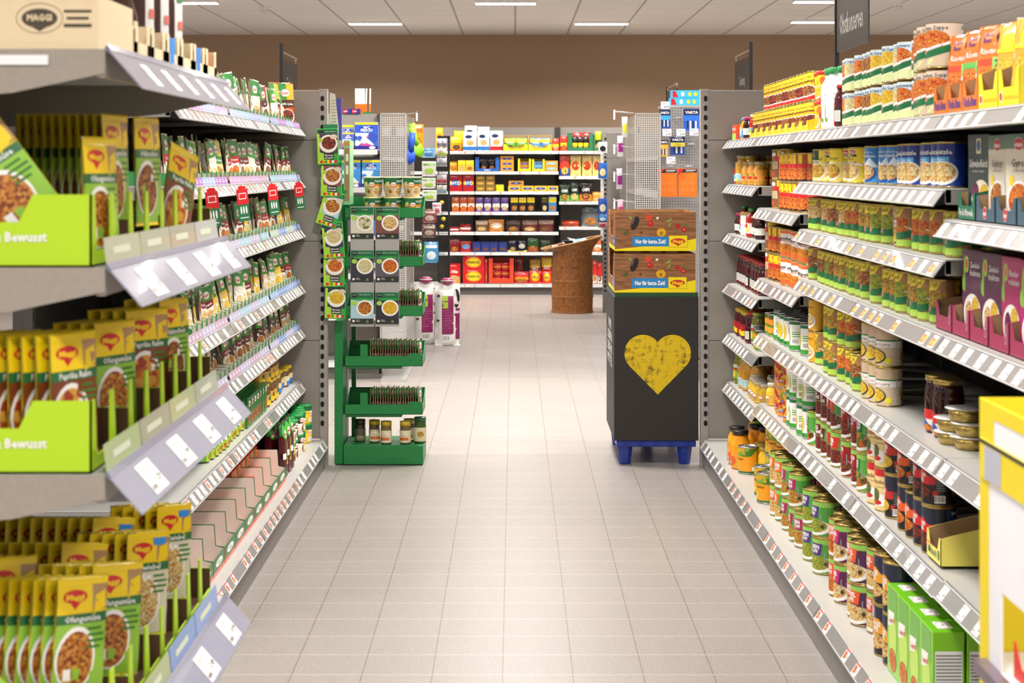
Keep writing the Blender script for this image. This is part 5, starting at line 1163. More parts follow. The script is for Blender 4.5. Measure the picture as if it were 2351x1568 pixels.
for j in range(6):
    y0 = ya+.25+j*.125
    g = G(); w_ = .115; t = .002; hh = .062
    g.box(-.24, 0, 0, 0, w_, t, crm); g.box(-.24, w_-t, 0, -.0, w_, hh, crm); g.box(-.24, 0, 0, 0, t, hh*.8, crm)
    g.box(-t, 0, 0, 0, w_, .03, crm); g.prism([(0, 0), (.022, 0), (.022, hh), (.0, hh)], 0, -t, 0, crm); g.prism([(w_-.022, 0), (w_, 0), (w_, hh), (w_-.022, hh*.9)], 0, -t, 0, crm)
    if j in (2, 4): g.box(-t-.0012, .022, .03, -t-.0002, w_-.03, .058, G_('#2f8fe0')); g.box(-.002, .028, .0, 0.0004, w_*.55, .055, G_('#2f8fe0'))
    tag(ob('cream_tray', g, None, (FX-.012, y0, z)), 'cream carton tray, %s along the top foreground shelf' % nth(j+1), 'tray', 'cream trays on the foreground top shelf')
    for k in range(2):
        if j in (1, 2, 3): place(mil, (FX-.045-k*.045, y0+.057, z+.003), 1.1, 'white and brown pack, %s in cream tray %s of the top foreground shelf' % (('front', 'rear')[k], ONES[j+1]), 'packs in cream trays')
        elif j == 0: place(botP, (FX-.045-k*.055, y0+.057, z+.003), 0, 'dark brown bottle, %s, in the nearest cream tray' % ('front', 'rear')[k], 'bottles in cream tray')
        else: place(box3, (FX-.06-k*.06, y0+.057, z+.003), PI/2, 'small red and green box, %s, in cream tray %s' % (('front', 'rear')[k], ONES[j+1]), 'small boxes in cream trays')

# ================= FOREGROUND RIGHT: yellow display =================
d0 = 2.5; xL = XW(2249, d0); zt = ZW(912, d0); dn_ = 1.95
do = Vector((xL+.2, 2.3, 0))
ds = thing('cardboard_display', 'blurred yellow and white cardboard display at the lower right corner', 'display', do)
YB = C('#edd50f', .5); WB = C('#efeef2', .6)
def DG():
    g = G(); g.T = Matrix.Translation(-do); return g
ob('corner_post', DG().box(xL, d0-.004, 0, xL+.40, d0, zt, YB).box(xL-.001, d0-.05, 0, xL+.003, d0-.004, zt, YB), ds)
zo0, zo1 = ZW(1560, 2.36), ZW(1372, 2.36)
g = DG(); g.box(xL, dn_, zo1, xL+.003, d0-.05, zt-.012, WB); g.box(xL, dn_, 0, xL+.003, d0-.05, zo0, WB); g.box(xL, 2.39, zo0, xL+.003, d0-.05, zo1, WB); ob('side_wall', g, ds)
ob('top_rim', DG().box(xL-.001, dn_, zt-.022, xL+.004, d0-.05, zt, YB).box(xL-.0015, d0-.075, zt-.075, xL+.003, d0-.05, zt-.02, YB), ds)
zb1, zb2 = ZW(1000, d0), ZW(1090, d0)
ob('header_band', DG().box(xL-.003, dn_, zb2, xL-.0012, d0-.012, zb1, YB).box(xL-.004, dn_, zb1-.006, xL-.003, d0-.012, zb1-.001, K_), ds)
ob('price_label', DG().box(xL-.0042, 2.38, zb2+.002, xL-.0031, 2.46, zb1-.008, C('#b9bccb', .3)), ds)
ob('back_wall', DG().box(xL+.39, dn_, 0, xL+.40, d0-.004, zt, WB), ds)
ob('inner_shelf', DG().box(xL+.0032, dn_, zo0-.01, xL+.389, d0-.006, zo0, WB), ds)
ob('lower_rail', DG().box(xL-.02, dn_, ZW(1545, 2.45), xL-.001, 2.46, ZW(1515, 2.45), C('#6a5a68', .3)), ds)
rt = thing('red_tray', 'red carton tray with brown card inside the yellow display at lower right', 'tray', (xL+.012, 2.1, zo0+.0006))
g = G(); w_, h_ = .27, .062
g.prism([(0, 0), (w_, 0), (w_, h_*.8), (w_-.03, h_*.3), (.12, h_*.35), (.10, h_), (0, h_)], 0, 0, .003, C('#d8301c', .5)); g.box(.003, 0, 0, .15, w_, .003, C('#d8301c', .5))
ob('tray_body', g, rt)
ob('card_insert', G().box(.02, .01, .0035, .023, w_-.02, .105, C('#a9835a', .7)), rt)
# ================= GREEN DISPLAY RACK =================
gr = noisy('green_metal', '#17783a', '#1b7f40', scale=150, rough=.38)
grd = C('#125c2e', .45)
D = 8.285
ro = Vector((-.635, 8.43, 0))
rk = thing('display_rack', 'tall green metal display rack with trays, standing left of the aisle', 'rack', ro)
def RG():
    g = G(); g.T = Matrix.Translation(-ro); return g
ob('base_box', RG().box(-.826, D, .004, -.440, 8.58, .098, gr, bev=.003).box(-.826, D+.004, 0, -.442, 8.57, .01, slot_m), rk)
ob('side_post', RG().box(-.870, D+.012, .004, -.828, D+.30, .70, gr, bev=.002).box(-.855, D+.22, .70, -.83, D+.29, 1.36, gr), rk)
ob('back_post', RG().box(-.812, 8.56, .098, -.79, 8.58, 1.25, gr), rk)
TZ = [1.198, .962, .723, .480, .246]
for i, z in enumerate(TZ):
    g = RG(); x0, x1 = -.819, -.443; hh = .049
    g.box(x0, D, z, x1, D+.002, z+hh, gr); g.box(x0, D, z, x1, 8.555, z+.002, gr); g.box(x0, 8.553, z, x1, 8.555, z+hh+.05, gr)
    for xx in (x0, x1-.002): g.prism([(D, z), (8.555, z), (8.555, z+hh+.05), (D+.12, z+hh), (D, z+hh)], 0, xx, xx+.002, gr)
    g.box(x0+.004, D-.0, z-.012, x1-.1, D+.27, z, grd)
    t = ob('rack_tray', g, rk)
    if i: 
        g = RG(); g.prism([(-.745, z+.002), (-.705, z+.002), (-.709, z+.105), (-.742, z+.105)], 1, D+.003, D+.005, gr); g.prism([(D+.005, z+.002), (D+.1, z+.002), (D+.08, z+.09), (D+.005, z+.105)], 0, -.745, -.743, gr); ob('divider', g, t)
        if i > 2: g = RG(); g.prism([(x1-.07, z+hh), (x1-.003, z+hh), (x1-.01, z+hh+.014), (x1-.062, z+hh+.014)], 1, D+.002, D+.004, gr); ob('tab', g, t)
dk = [ksach('#1c5a2c', '#5a1418', f_mea, 'Fix', 'dark sachet, maroon band', 'gravy_sachet', w=.10, h=.12, t=.005), ksach('#1f4a28', '#3a1210', f_sch, 'Fix', 'dark sachet, brown band', 'gravy_sachet', w=.10, h=.12, low='#3a1c14', t=.005)]
for i, z in enumerate(TZ[1:]):
    n = 20
    for k in range(n):
        x = -.690+k*.0122
        place(dk[(k*7+i) % 2], (x, D+.062+R(-.003, .01), z+.003+R(0, .004)), PI/2-.12+R(-.02, .02), '%s, %s from left in %s tray of the green rack' % (dk[(k*7+i) % 2].desc, nth(k+1), ('second', 'third', 'fourth', 'lowest')[i]), 'sachets in the green rack', ry=R(-.05, .05), rx=0)
# noodle cups
g = G(); g.lathe([(.034, 0), (.047, .092), (.0495, .093), (.0495, .097), (.046, .098), (.001, .098)], G_('#e9d9a6'), 28)
st = 2*PI*.042/28; xs = [(i-56)*st for i in range(112)]
cw = lambda x, y, off: ((.034+y*.1413+off)*math.sin(x/.042), -(.034+y*.1413+off)*math.cos(x/.042), y)
for k in (0, 1): g.art(shift([('rect', -.066, .062, .066, .091, DGR, 1), ('rect', -.014, .046, .066, .060, G_('#e08a1c'), 2), ('ell', .03, .028, .024, .024, WHT, 3), ('ell', .03, .028, .020, .020, f_noo, 4), ('ell', -.02, .026, .012, .009, f_sch, 3), txt('PASTA', .035, .076, .010, WHT, w=.04, bold=.02), ('poly', [(-.045, .05), (-.02, .055), (-.022, .075), (-.043, .07)], G_('#d8cf7a'), 3)]+knorr(.0, .062, .03), PI*.042*k), cw, xs=xs)
pcup = P('noodle_cup', 'cup', g, [], w=.101, d=.101, h=.098, desc='cream noodle cup with green rim')
for c in range(3):
    for r_ in range(2):
        for s_ in range(2):
            place(pcup, (-.690+c*.0965, D+.055+r_*.104, TZ[0]+.0026+s_*.0986), R(-.15, .15)+.1, '%s, %s %s, %s column from left, green rack top' % (pcup.desc, ('lower', 'upper')[s_], ('front', 'rear')[r_], ONES[c+1]), 'noodle cups on the green rack', scale=(.94, .94, 1))
# jars on the base
gj = jar('pesto_jar', .0235, .095, C('#6a5a3a', .2), '#c8a81e', [('rect', -.02, .01, .02, .022, G_('#d8662a'), 2), txt('Fond', 0, .03, .006, G_('#5a4a1c'))], 'glass stock jar with yellow lid', ly=(.08, .75), labc='#e3d9b8', lidr=1.0, neck=.95, lidh=.018)
gjd = jar('pesto_jar', .0235, .095, C('#3a3a2a', .2), '#2b2b22', [('rect', -.02, .01, .02, .022, G_('#8a8a6a'), 2)], 'glass stock jar with dark lid', ly=(.08, .75), labc='#6a6a52', lidr=1.0, neck=.95, lidh=.018)
gjr = jar('pesto_jar', .026, .11, C('#3a5a2a', .2), '#1c5a34', [('ell', 0, .03, .014, .012, f_veg, 2)], 'green jar at the right corner', ly=(.1, .7), labc='#d8cfa8', lidr=1.0, neck=.95)
for i, (px, dd, p) in enumerate(((826, .09, gjd), (859, .07, gj), (886, .03, gj), (930, .03, gj), (939, .11, gj), (964, .05, gjr))):
    place(p, (XW(px, D+dd), D+dd+.02, .0985), R(-.3, .3), '%s, %s from left on the green rack base' % (p.desc, nth(i+1)), 'jars on the green rack base', scale=(1.15,)*3)
# poster holder with six recipe cards
hold = C('#a9a6a3', .18, coat=.6); HP = []
cx0 = [(805, 859), (862, 917)]; cy0 = [(476, 551), (575, 637), (671, 748)]
for c, (a, b) in enumerate(cx0):
    g = RG(); g.box(XW(a, D), D-.012, ZW(749, D), XW(b, D), D-.009, ZW(474, D), hold); g.box(XW(a, D), D-.018, ZW(749, D), XW(b, D), D-.012, ZW(746, D), hold)
    HP.append(ob('card_holder', g, rk))
for yy in (615, 733): ob('bracket', RG().box(XW(858, D), D-.009, ZW(yy, D), XW(863, D), D-.001, ZW(yy-12, D), C('#e8e8e8', .3)), rk)
foods = [(FOOD('#f0e4cc', '#c83a1c', '#e8d8b8', 60, '#7a9a3c'), '#d9cfc0', 'Tortilla'), (f_noo, '#7a4a44', 'Enchiladas Mexicano'), (f_cre, '#34303c', 'Putengeschnetzeltes'), (f_tom, '#5a5560', 'Zürcher Geschnetzeltes'), (f_sch, '#a9cdd6', 'Pfannengemüse'), (f_corn, '#2c2c3a', 'Königsberger')]
for r_ in range(3):
    for c in range(2):
        fd, bgc, tt = foods[r_*2+c]
        x0, x1 = XW(cx0[c][0]+1, D), XW(cx0[c][1]-1, D); w = x1-x0; y0, y1 = ZW(cy0[r_][1], D), ZW(cy0[r_][0], D)
        h = .152; z1 = y1
        g = G(); g.box(-w/2, 0, -h, w/2, .001, 0, G_(bgc))
        g.art([('rect', -w/2, -.034, w/2, 0, DGR, 1), ('ell', w*.05, -.034, w*.45, .006, G_('#2f9a44'), 1.5), ('rect', -w*.45, -.022, -w*.22, -.006, BLK, 2), ('rect', -w*.43, -.013, -w*.24, -.0115, WHT, 3), txt(tt, w*.12, -.010, .005, WHT, w=w*.6), ('ell', w*.12, -.075, w*.37, .039, WHT, 2), ('ell', w*.12, -.075, w*.30, .031, fd, 3), ('ell', -w*.34, -.052, w*.12, .011, LIM, 4), ('rect', -w/2, -h, w/2, -h+.026, G_('#2a2a2c'), 3), ('ell', -w*.38, -h+.014, .006, .006, WHT, 4), ('rect', w*.18, -h+.006, w*.28, -h+.018, G_('#6a8a3a'), 4)]+lines(-w*.28, -h+.018, w*.2, 2, .006, WHT, 4, .0015), front(0))
        cd = ob('recipe_card', g, HP[c], Vector(((x0+x1)/2, D-.0136, z1))-ro)
# hanging green recipe packs
g = G(); w, h = .102, .178
g.box(-w/2, 0, 0, w/2, .022, h, G_('#2f9a3c'), bev=.002)
def rpack(fd, bgc, tt):
    g = G(); w, h = .100, .172
    g.box(-w/2, 0, 0, w/2, .022, h, G_('#3aa23c'), bev=.002); g.box(-w*.2, .009, h, w*.5, .012, h+.02, G_('#1f7a4a'))
    g.art([('rect', -w/2+.003, h*.30, w/2-.003, h*.88, G_(bgc), 1), ('rect', -w/2+.001, .004, -w*.38, h*.9, G_('#b8e04a'), 2), ('poly', [(-w/2+.001, .004), (w*.2, .004), (-w*.1, h*.3), (-w/2+.001, h*.36)], G_('#a6d83c'), 2), ('rect', -w/2+.002, h*.86, w/2-.002, h-.003, DGR, 3), ('rect', -w*.42, h*.88, -w*.16, h*.95, BLK, 4), txt(tt, w*.15, h*.92, .005, WHT, w=.05, lay=4),
           ('ell', .004, h*.58, w*.44, h*.25, G_('#efeae0'), 3), ('ell', .006, h*.60, w*.34, h*.18, fd, 4), ('ell', w*.3, h*.77, w*.17, h*.07, G_('#d8c8b0'), 4), ('ell', -w*.33, h*.68, w*.11, h*.06, LIM, 5), ('rect', -w*.18, h*.14, w*.28, h*.31, BLK, 6), txt('Was koche', .005, h*.26, .008, WHT, w=.04, bold=.03, lay=7), txt('ich heute?', .005, h*.19, .008, WHT, w=.04, bold=.03, lay=7)]
          +[('ell', -w*.3+i*.011, h*.08, .008, .007, (RED, G_('#e88a1c'), GRN, YEL, RED, WHT)[i % 6], 5) for i in range(7)], front(0))
    return P('recipe_pack', 'pack', g, w=w, d=.03, h=h)
RPs = [rpack(f_chi, '#4a3a44', 'Zürcher Geschnetzeltes'), rpack(f_sch, '#8a4a54', 'Enchiladas'), rpack(f_sch, '#a9cdd6', 'Pfannengemüse'), rpack(f_cre, '#3a3454', 'Putengeschnetzeltes'), rpack(f_tom, '#7a6a5a', 'Tortilla'), rpack(f_corn, '#34343f', 'Königsberger')]
dd = 8.205
for i, (px, py, a, q) in enumerate(((755, 378, .03, 0), (761, 452, -.02, -.003), (747, 519, -.30, -.006), (768, 593, .08, -.009), (766, 659, .0, -.012), (768, 733, -.03, -.015))):
    nm = ('topmost, white plate with red food', 'second from top, oval baking dish', 'third, tilted to the left', 'fourth, noodle bowl on dark cloth', 'fifth, tortilla with salad', 'lowest, meatballs and mash')[i]
    place(RPs[i], (XW(px, dd), dd-q*3-.03, ZW(py, dd)), 0, 'hanging green recipe pack, %s' % nm, 'recipe packs hanging by the green rack', ry=-a)
tag(ob('green_tie', G().tube([(XW(757, dd), dd, ZW(293, dd)), (XW(760, dd), 8.236, ZW(284, dd)), (XW(768, 8.24), 8.25, ZW(278, 8.25))], .0018, grd)), 'dark green tie at the top of the hanging recipe packs', 'tie')
# leaflets edge-on at the gondola end
tag(ob('hanging_leaflet', G().prism([(XW(757, 8.33), ZW(212, 8.33)), (XW(769, 8.33), ZW(216, 8.33)), (XW(777, 8.33), ZW(290, 8.33)), (XW(777, 8.33), ZW(320, 8.33)), (XW(757, 8.33), ZW(320, 8.33))], 1, 8.33, 8.334, C('#dedbd2', .4)).art([('rect', XW(761, 8.33), ZW(232+i*7, 8.33), XW(772, 8.33), ZW(229+i*7, 8.33), C('#b9b48a', .5), 1) for i in range(8)], front(8.33))), 'pale leaflet plate with stripes at top of left gondola end', 'leaflet')
tag(ob('purple_sign', G().box(XW(771, 8.45), 8.45, ZW(322, 8.45), XW(784, 8.45), 8.47, ZW(226, 8.45), C('#4a48a8', .5))), 'narrow purple sign edge behind the pale leaflet plate', 'sign')
tag(ob('book_display', G().box(XW(789, 8.31), 8.31, ZW(470, 8.31), XW(803, 8.31), 8.50, ZW(322, 8.31), G_('#8fc89a')).art([('rect', XW(791, 8.31), ZW(462, 8.31), XW(802, 8.31), ZW(340, 8.31), G_('#a8805a'), 1), ('rect', XW(794, 8.31), ZW(400, 8.31), XW(800, 8.31), ZW(380, 8.31), WHT, 2), ('rect', XW(794, 8.31), ZW(370, 8.31), XW(800, 8.31), ZW(354, 8.31), WHT, 2), ('rect', XW(789, 8.31), ZW(334, 8.31), XW(803, 8.31), ZW(326, 8.31), G_('#e0942c'), 1)], front(8.31))), 'tall narrow green pack standing between recipe packs and cups', 'pack')

# ================= HEART DISPLAY ON BLUE PALLET =================
D2, D2b = 8.29, 8.97; X0, X1 = .485, .894
po2 = Vector(((X0+X1)/2, (D2+D2b)/2, 0))
pl = thing('quarter_pallet', 'blue plastic quarter pallet under the black heart display', 'pallet', po2)
bl = C('#12308f', .35, coat=.2)
g = G(); g.T = Matrix.Translation(-po2)
g.box(X0+.012, D2+.004, .088, X1-.012, D2b-.004, .119, bl, bev=.003)
for k in range(5): g.box(X0+.04+k*.075, D2+.001, .092, X0+.075+k*.075, D2+.005, .114, C('#0f2a80', .4))
ob('deck', g, pl)
for i, (ax, ay) in enumerate(((X0+.055, D2+.05), (X1-.065, D2+.05), (X0+.055, D2b-.05), (X1-.065, D2b-.05), ((X0+X1)/2, D2b-.05))):
    g = G(); g.T = Matrix.Translation(-po2)
    g.lathe([(.026, 0), (.029, .004), (.040, .088)], bl, 8, x=ax, y=ay, smooth=False, a0=PI/8)
    ob('leg', g, pl)
blk = noisy('black_board', '#231f1e', '#2a2625', scale=260, rough=.55, bump=.02)
hs = thing('display_stand', 'black cardboard display stand with a distressed yellow heart, right of aisle', 'display stand', po2+Vector((0, 0, .1195)))
so = po2+Vector((0, 0, .1195))
g = G(); g.T = Matrix.Translation(-so); g.box(X0, D2, .1195, X1, D2b, .815, blk)
ob('board_box', g, hs)
g = G(); g.T = Matrix.Translation(-so)
hm = bpy.data.materials.new('distressed_yellow'); hm.use_nodes = True
nt, N, L = nodes(hm); b = N['Principled BSDF']; tc = N.new('ShaderNodeTexCoord')
def dn(sx, sz, scale):
    mp = N.new('ShaderNodeMapping'); mp.inputs['Scale'].default_value = (sx, 1, sz); nz = N.new('ShaderNodeTexNoise'); nz.inputs['Scale'].default_value = scale; nz.inputs['Detail'].default_value = 4
    L.new(tc.outputs['Object'], mp.inputs[0]); L.new(mp.outputs[0], nz.inputs['Vector']); return nz.outputs[0]
a_ = dn(1, .35, 60); b_ = dn(.35, 1, 60)
m1 = N.new('ShaderNodeMath'); m1.operation = 'MULTIPLY'; L.new(a_, m1.inputs[0]); L.new(b_, m1.inputs[1])
rp = N.new('ShaderNodeValToRGB'); rp.color_ramp.elements[0].position = .24; rp.color_ramp.elements[0].color = rgb('#d8b70a'); rp.color_ramp.elements[1].position = .42; rp.color_ramp.elements[1].color = rgb('#5a4a12')
L.new(m1.outputs[0], rp.inputs[0]); L.new(rp.outputs[0], b.inputs['Base Color']); b.inputs['Roughness'].default_value = .5
def ph_(px, py): return (XW(px, D2), ZW(py, D2))
hp = []
# heart: two circular lobes and straight sides (from the photograph's proportions)
cxl, cxr, cyl_, rr = 1476, 1544, 811, 42.5
pts = [(1510, 785)]
for k in range(0, 19):
    a = math.radians(-38-k*(180+7)/18); pts.append((cxl+rr*math.cos(a), cyl_+rr*math.sin(a)))
pts.append((1510, 906))
for k in range(18, -1, -1):
    a = math.radians(-38-k*(180+7)/18); pts.append((2*1510-(cxl+rr*math.cos(a)), cyl_+rr*math.sin(a)))
w2 = [ph_(*p) for p in pts]
g.prism(w2, 1, D2-.0012, D2-.0002, hm); ob('heart_print', g, hs)
g = G(); g.T = Matrix.Translation(-so)
wr = flat((X0, D2+.34, 0), (0, -1, 0), (0, 0, 1))
g.art([txt(s_, 0, z_, .045, C('#c9c5c0', .5), w=.5, bold=.03, stretch=2) for s_, z_ in (('WIR', .66), ('LIEBEN', .60), ('LEBENS', .54), ('MITTEL', .48))], wr, base=.001); ob('side_lettering', g, hs)
g = G(); g.T = Matrix.Translation(-so)
dg2 = C('#1c4a2c', .4)
for a in ((X0+.004, D2+.004, X1-.002, D2+.02), (X0+.004, D2b-.02, X1-.002, D2b-.004), (X0+.004, D2+.02, X0+.02, D2b-.02), (X1-.018, D2+.02, X1-.002, D2b-.02)): g.box(a[0], a[1], .8152, a[2], a[3], .836, dg2)
ob('green_rim', g, hs)
# cartons with wooden table print
wood = bpy.data.materials.new('wood_print'); wood.use_nodes = True
nt, N, L = nodes(wood); b = N['Principled BSDF']; tc = N.new('ShaderNodeTexCoord'); sp = N.new('ShaderNodeSeparateXYZ'); L.new(tc.outputs['Object'], sp.inputs[0])
mp = N.new('ShaderNodeMapping'); mp.inputs['Scale'].default_value = (3, 3, 40); nz = N.new('ShaderNodeTexNoise'); nz.inputs['Scale'].default_value = 4; nz.inputs['Detail'].default_value = 5
L.new(tc.outputs['Object'], mp.inputs[0]); L.new(mp.outputs[0], nz.inputs['Vector'])
rp = N.new('ShaderNodeValToRGB'); rp.color_ramp.elements[0].position = .3; rp.color_ramp.elements[0].color = rgb('#6f4526'); rp.color_ramp.elements[1].position = .7; rp.color_ramp.elements[1].color = rgb('#a8744a')
L.new(nz.outputs[0], rp.inputs[0])
q = N.new('ShaderNodeMath'); q.operation = 'DIVIDE'; q.inputs[1].default_value = .052; L.new(sp.outputs[2], q.inputs[0]); fr_ = N.new('ShaderNodeMath'); fr_.operation = 'FRACT'; L.new(q.outputs[0], fr_.inputs[0])
lt = N.new('ShaderNodeMath'); lt.operation = 'LESS_THAN'; lt.inputs[1].default_value = .05; L.new(fr_.outputs[0], lt.inputs[0])
mx = N.new('ShaderNodeMix'); mx.data_type = 'RGBA'; L.new(lt.outputs[0], mx.inputs[0]); L.new(rp.outputs[0], mx.inputs[6]); mx.inputs[7].default_value = rgb('#4a2c18'); L.new(mx.outputs[2], b.inputs['Base Color']); b.inputs['Roughness'].default_value = .4
cw_, ch, cdp = .392, .188, .60
g = G(); t = .003; i_ = C('#b08a5c', .7)
g.box(0, 0, 0, cw_, t, ch, wood); g.box(0, cdp-t, 0, cw_, cdp, ch, wood); g.box(cw_-t, t, 0, cw_, cdp-t, ch, wood); g.box(t, t, 0, cw_-t, cdp-t, t, i_)
g.prism([(t, 0), (cdp-t, 0), (cdp-t, ch), (cdp-.1, ch), (cdp-.16, ch*.35), (.16, ch*.35), (.08, ch), (t, ch)], 0, 0, t, wood)
for k, (a, b2) in enumerate(((.05, .13), (.17, .23), (.25, .31))): g.box(a, .03, ch, b2, .032, ch+.012, i_)
blu_ = G_('#1a84c8'); yl = G_('#f2dc0c'); sc_ = cw_/187
def q2(x, y): return ((x-1410)*sc_, (583-y)*sc_+.0)
it = [('poly', [q2(1410, 583), q2(1597, 583), q2(1597, 554), q2(1560, 562), q2(1470, 573), q2(1410, 579)], yl, 1)]
it += [('rect',)+q2(1450, 572.5)+q2(1537, 550)+(blu_, 2)]
it += [('text', 'Nur für kurze Zeit!', *q2(1492, 561), 9*sc_, {'w': 70*sc_, 'bold': .045, 'stretch': 1.1}, WHT, 3)]
it += [('rect',)+q2(1534, 575)+q2(1577, 547)+(G_('#c89a10'), 3), ('rect',)+q2(1535, 574)+q2(1576, 548)+(yl, 4)]
lc = q2(1555.5, 561); lw = 34*sc_
it += [('ell', lc[0], lc[1]+.001, lw/2, lw*.2, RED, 5), ('poly', [(lc[0]-lw*.3, lc[1]-lw*.1), (lc[0], lc[1]-lw*.32), (lc[0]+lw*.3, lc[1]-lw*.1)], RED, 5), ('text', 'Maggi', lc[0], lc[1]+.001, lw*.2, {'w': lw*.72, 'bold': .04}, YEL, 6)]
def pe(cx, cy, rx, ry, col, rot=0, lay=2):
    n = 16; c0 = q2(cx, cy); out = []
    for i in range(n):
        a = 2*PI*i/n; x = rx*sc_*math.cos(a); y = ry*sc_*math.sin(a); out.append((c0[0]+x*math.cos(rot)-y*math.sin(rot), c0[1]+x*math.sin(rot)+y*math.cos(rot)))
    return ('poly', out, col, lay)
egg = G_('#1a0f1c'); tomr = G_('#b8201c'); lf = G_('#5a7a2c')
it += [pe(1456, 519, 8, 17, egg, -.1-.3), pe(1446, 506, 5, 3, G_('#7a9a4a'), -.6, 3), pe(1452, 515, 1.5, 8, G_('#6a5a6a'), -.4, 3), pe(1488, 506, 7.5, 7, G_('#d2461c')), pe(1492, 520, 7.5, 7.5, tomr, 0, 3), pe(1490, 518, 2, 1.5, G_('#e87a6a'), 0, 4), pe(1517, 540, 11, 10, G_('#e0a80c')), pe(1517, 541, 4, 3, G_('#a8780a'), 0, 3), pe(1517, 544, 1.5, 4, lf, 0, 4), pe(1508, 507, 3.5, 3, G_('#efe6dc'), .5), pe(1555, 526, 5.5, 5.5, tomr), pe(1569, 533, 6.5, 6.5, G_('#a81c1c')), pe(1569, 533, 3.5, 3.5, G_('#e0543a'), 0, 3), pe(1575, 525, 6, 2.5, lf, -.4, 3), pe(1535, 512, 7, 2.5, G_('#8aa04a'), .6), pe(1536, 522, 6, 2, G_('#8aa04a'), 1.1), pe(1436, 541, 7, 3.5, G_('#4a5a24'), .8), pe(1427, 536, 5, 1.5, lf, 1.2), pe(1470, 541, 5, 1, G_('#5a3a1c'), .3), pe(1470, 541, 5, 1, G_('#5a3a1c'), 1.4), pe(1470, 541, 5, 1, G_('#5a3a1c'), 2.4)]
rn = random.Random(5)
it += [pe(1505+rn.uniform(-18, 22), 518+rn.uniform(-8, 14), .8, .8, G_('#4a2c18'), 0, 2) for _ in range(22)]
g.art(it, front(0), lay=.0003)
wr = flat((0, .06, 0), (0, -1, 0), (0, 0, 1))
g.art([('rect', -.45, .0, .05, .02, yl, 1), ('rect', -.08, .022, .05, .068, blu_, 2), txt('Nur für', -.015, .045, .018, WHT, bold=.03)], wr)
pc = P('promo_carton', 'carton', g, w=cw_, d=cdp, h=ch)
place(pc, (XW(1411, D2), D2+.004, .8365), 0, 'wood print carton with vegetables, lower of two on the heart display', 'vegetable print cartons')
place(pc, (XW(1411, D2)+.003, D2+.007, .8365+ch+.013), 0, 'wood print carton with vegetables, upper of two on the heart display', 'vegetable print cartons')

# ================= HANGING SIGNS =================
def hsign(px, pxe, pyt, pyb, ptop, pbot, d, text, label, W_post):
    x = XW(px, d); s = thing('aisle_sign', label, 'sign', (x, d, ZW(pbot, d)))
    so_ = Vector((x, d, ZW(pbot, d))); d2 = x*F/(pxe-CX)
    g = G(); g.T = Matrix.Translation(-so_); g.box(x-W_post/2, d-.012, ZW(pbot, d), x+W_post/2, d+.012, ZW(ptop, d), C('#101011', .4)); ob('pole', g, s)
    z0, z1 = ZW(pyb, d), ZW(pyt, d); a, b = sorted((d, d2)); a += .02; b -= .0
    g = G(); g.T = Matrix.Translation(-so_); g.box(x-.004, a, z0, x+.004, b, z1, C('#3a3634', .35)); ob('sign_board', g, s)
    g = G(); g.T = Matrix.Translation(-so_); g.tube([(x, a-.02, z1+.045), (x, b, z1+.045)], .005, C('#b9b5b0', .3, metal=.8)); 
    ob('arm', g, s)
    for yy in (a+.05, b-.05):
        g = G(); g.T = Matrix.Translation(-so_); g.tube([(x, yy, z1), (x, yy, z1+.045)], .003, C('#b9b5b0', .3, metal=.8)); ob('hook', g, s)
    g = G(); g.T = Matrix.Translation(-so_); mid = (a+b)/2; hh = min(.13, (z1-z0)*.30)
    sgn = 1 if x > 0 else -1
    wr = flat((x-sgn*.004, mid, (z0+z1)/2-.035), (0, -sgn, 0), (0, 0, 1)); g.art([txt(text, 0, 0, hh, C('#cfcbc6', .4), w=(b-a)*.82, stretch=.62, lay=1, bold=.01)], wr, base=.0008)
    wr = flat((x+sgn*.004, mid, (z0+z1)/2-.035), (0, sgn, 0), (0, 0, 1)); g.art([txt(text, 0, 0, hh, C('#cfcbc6', .4), w=(b-a)*.82, stretch=.62, lay=1, bold=.01)], wr, base=.0008)
    ob('lettering', g, s)
hsign(1921, 1997, -35, 122, -60, 210, 7.96, 'Obstkonserven', 'large dark hanging sign reading Obstkonserven on a black pole', .018)
hsign(1724, 1688, 128, 204, 96, 260, 12.06, 'Tiernahrung', 'smaller dark sign reading Tiernahrung beyond the right gondola', .022)
hsign(646, 681, 133, 215, 99, 260, 12.06, 'Tiernahrung', 'dark sign on black pole beyond the left gondola', .022)
hsign(1532, 1556, 214, 240, 200, 260, 16.5, '', 'small far sign on black pole behind the light blue boxes', .02)
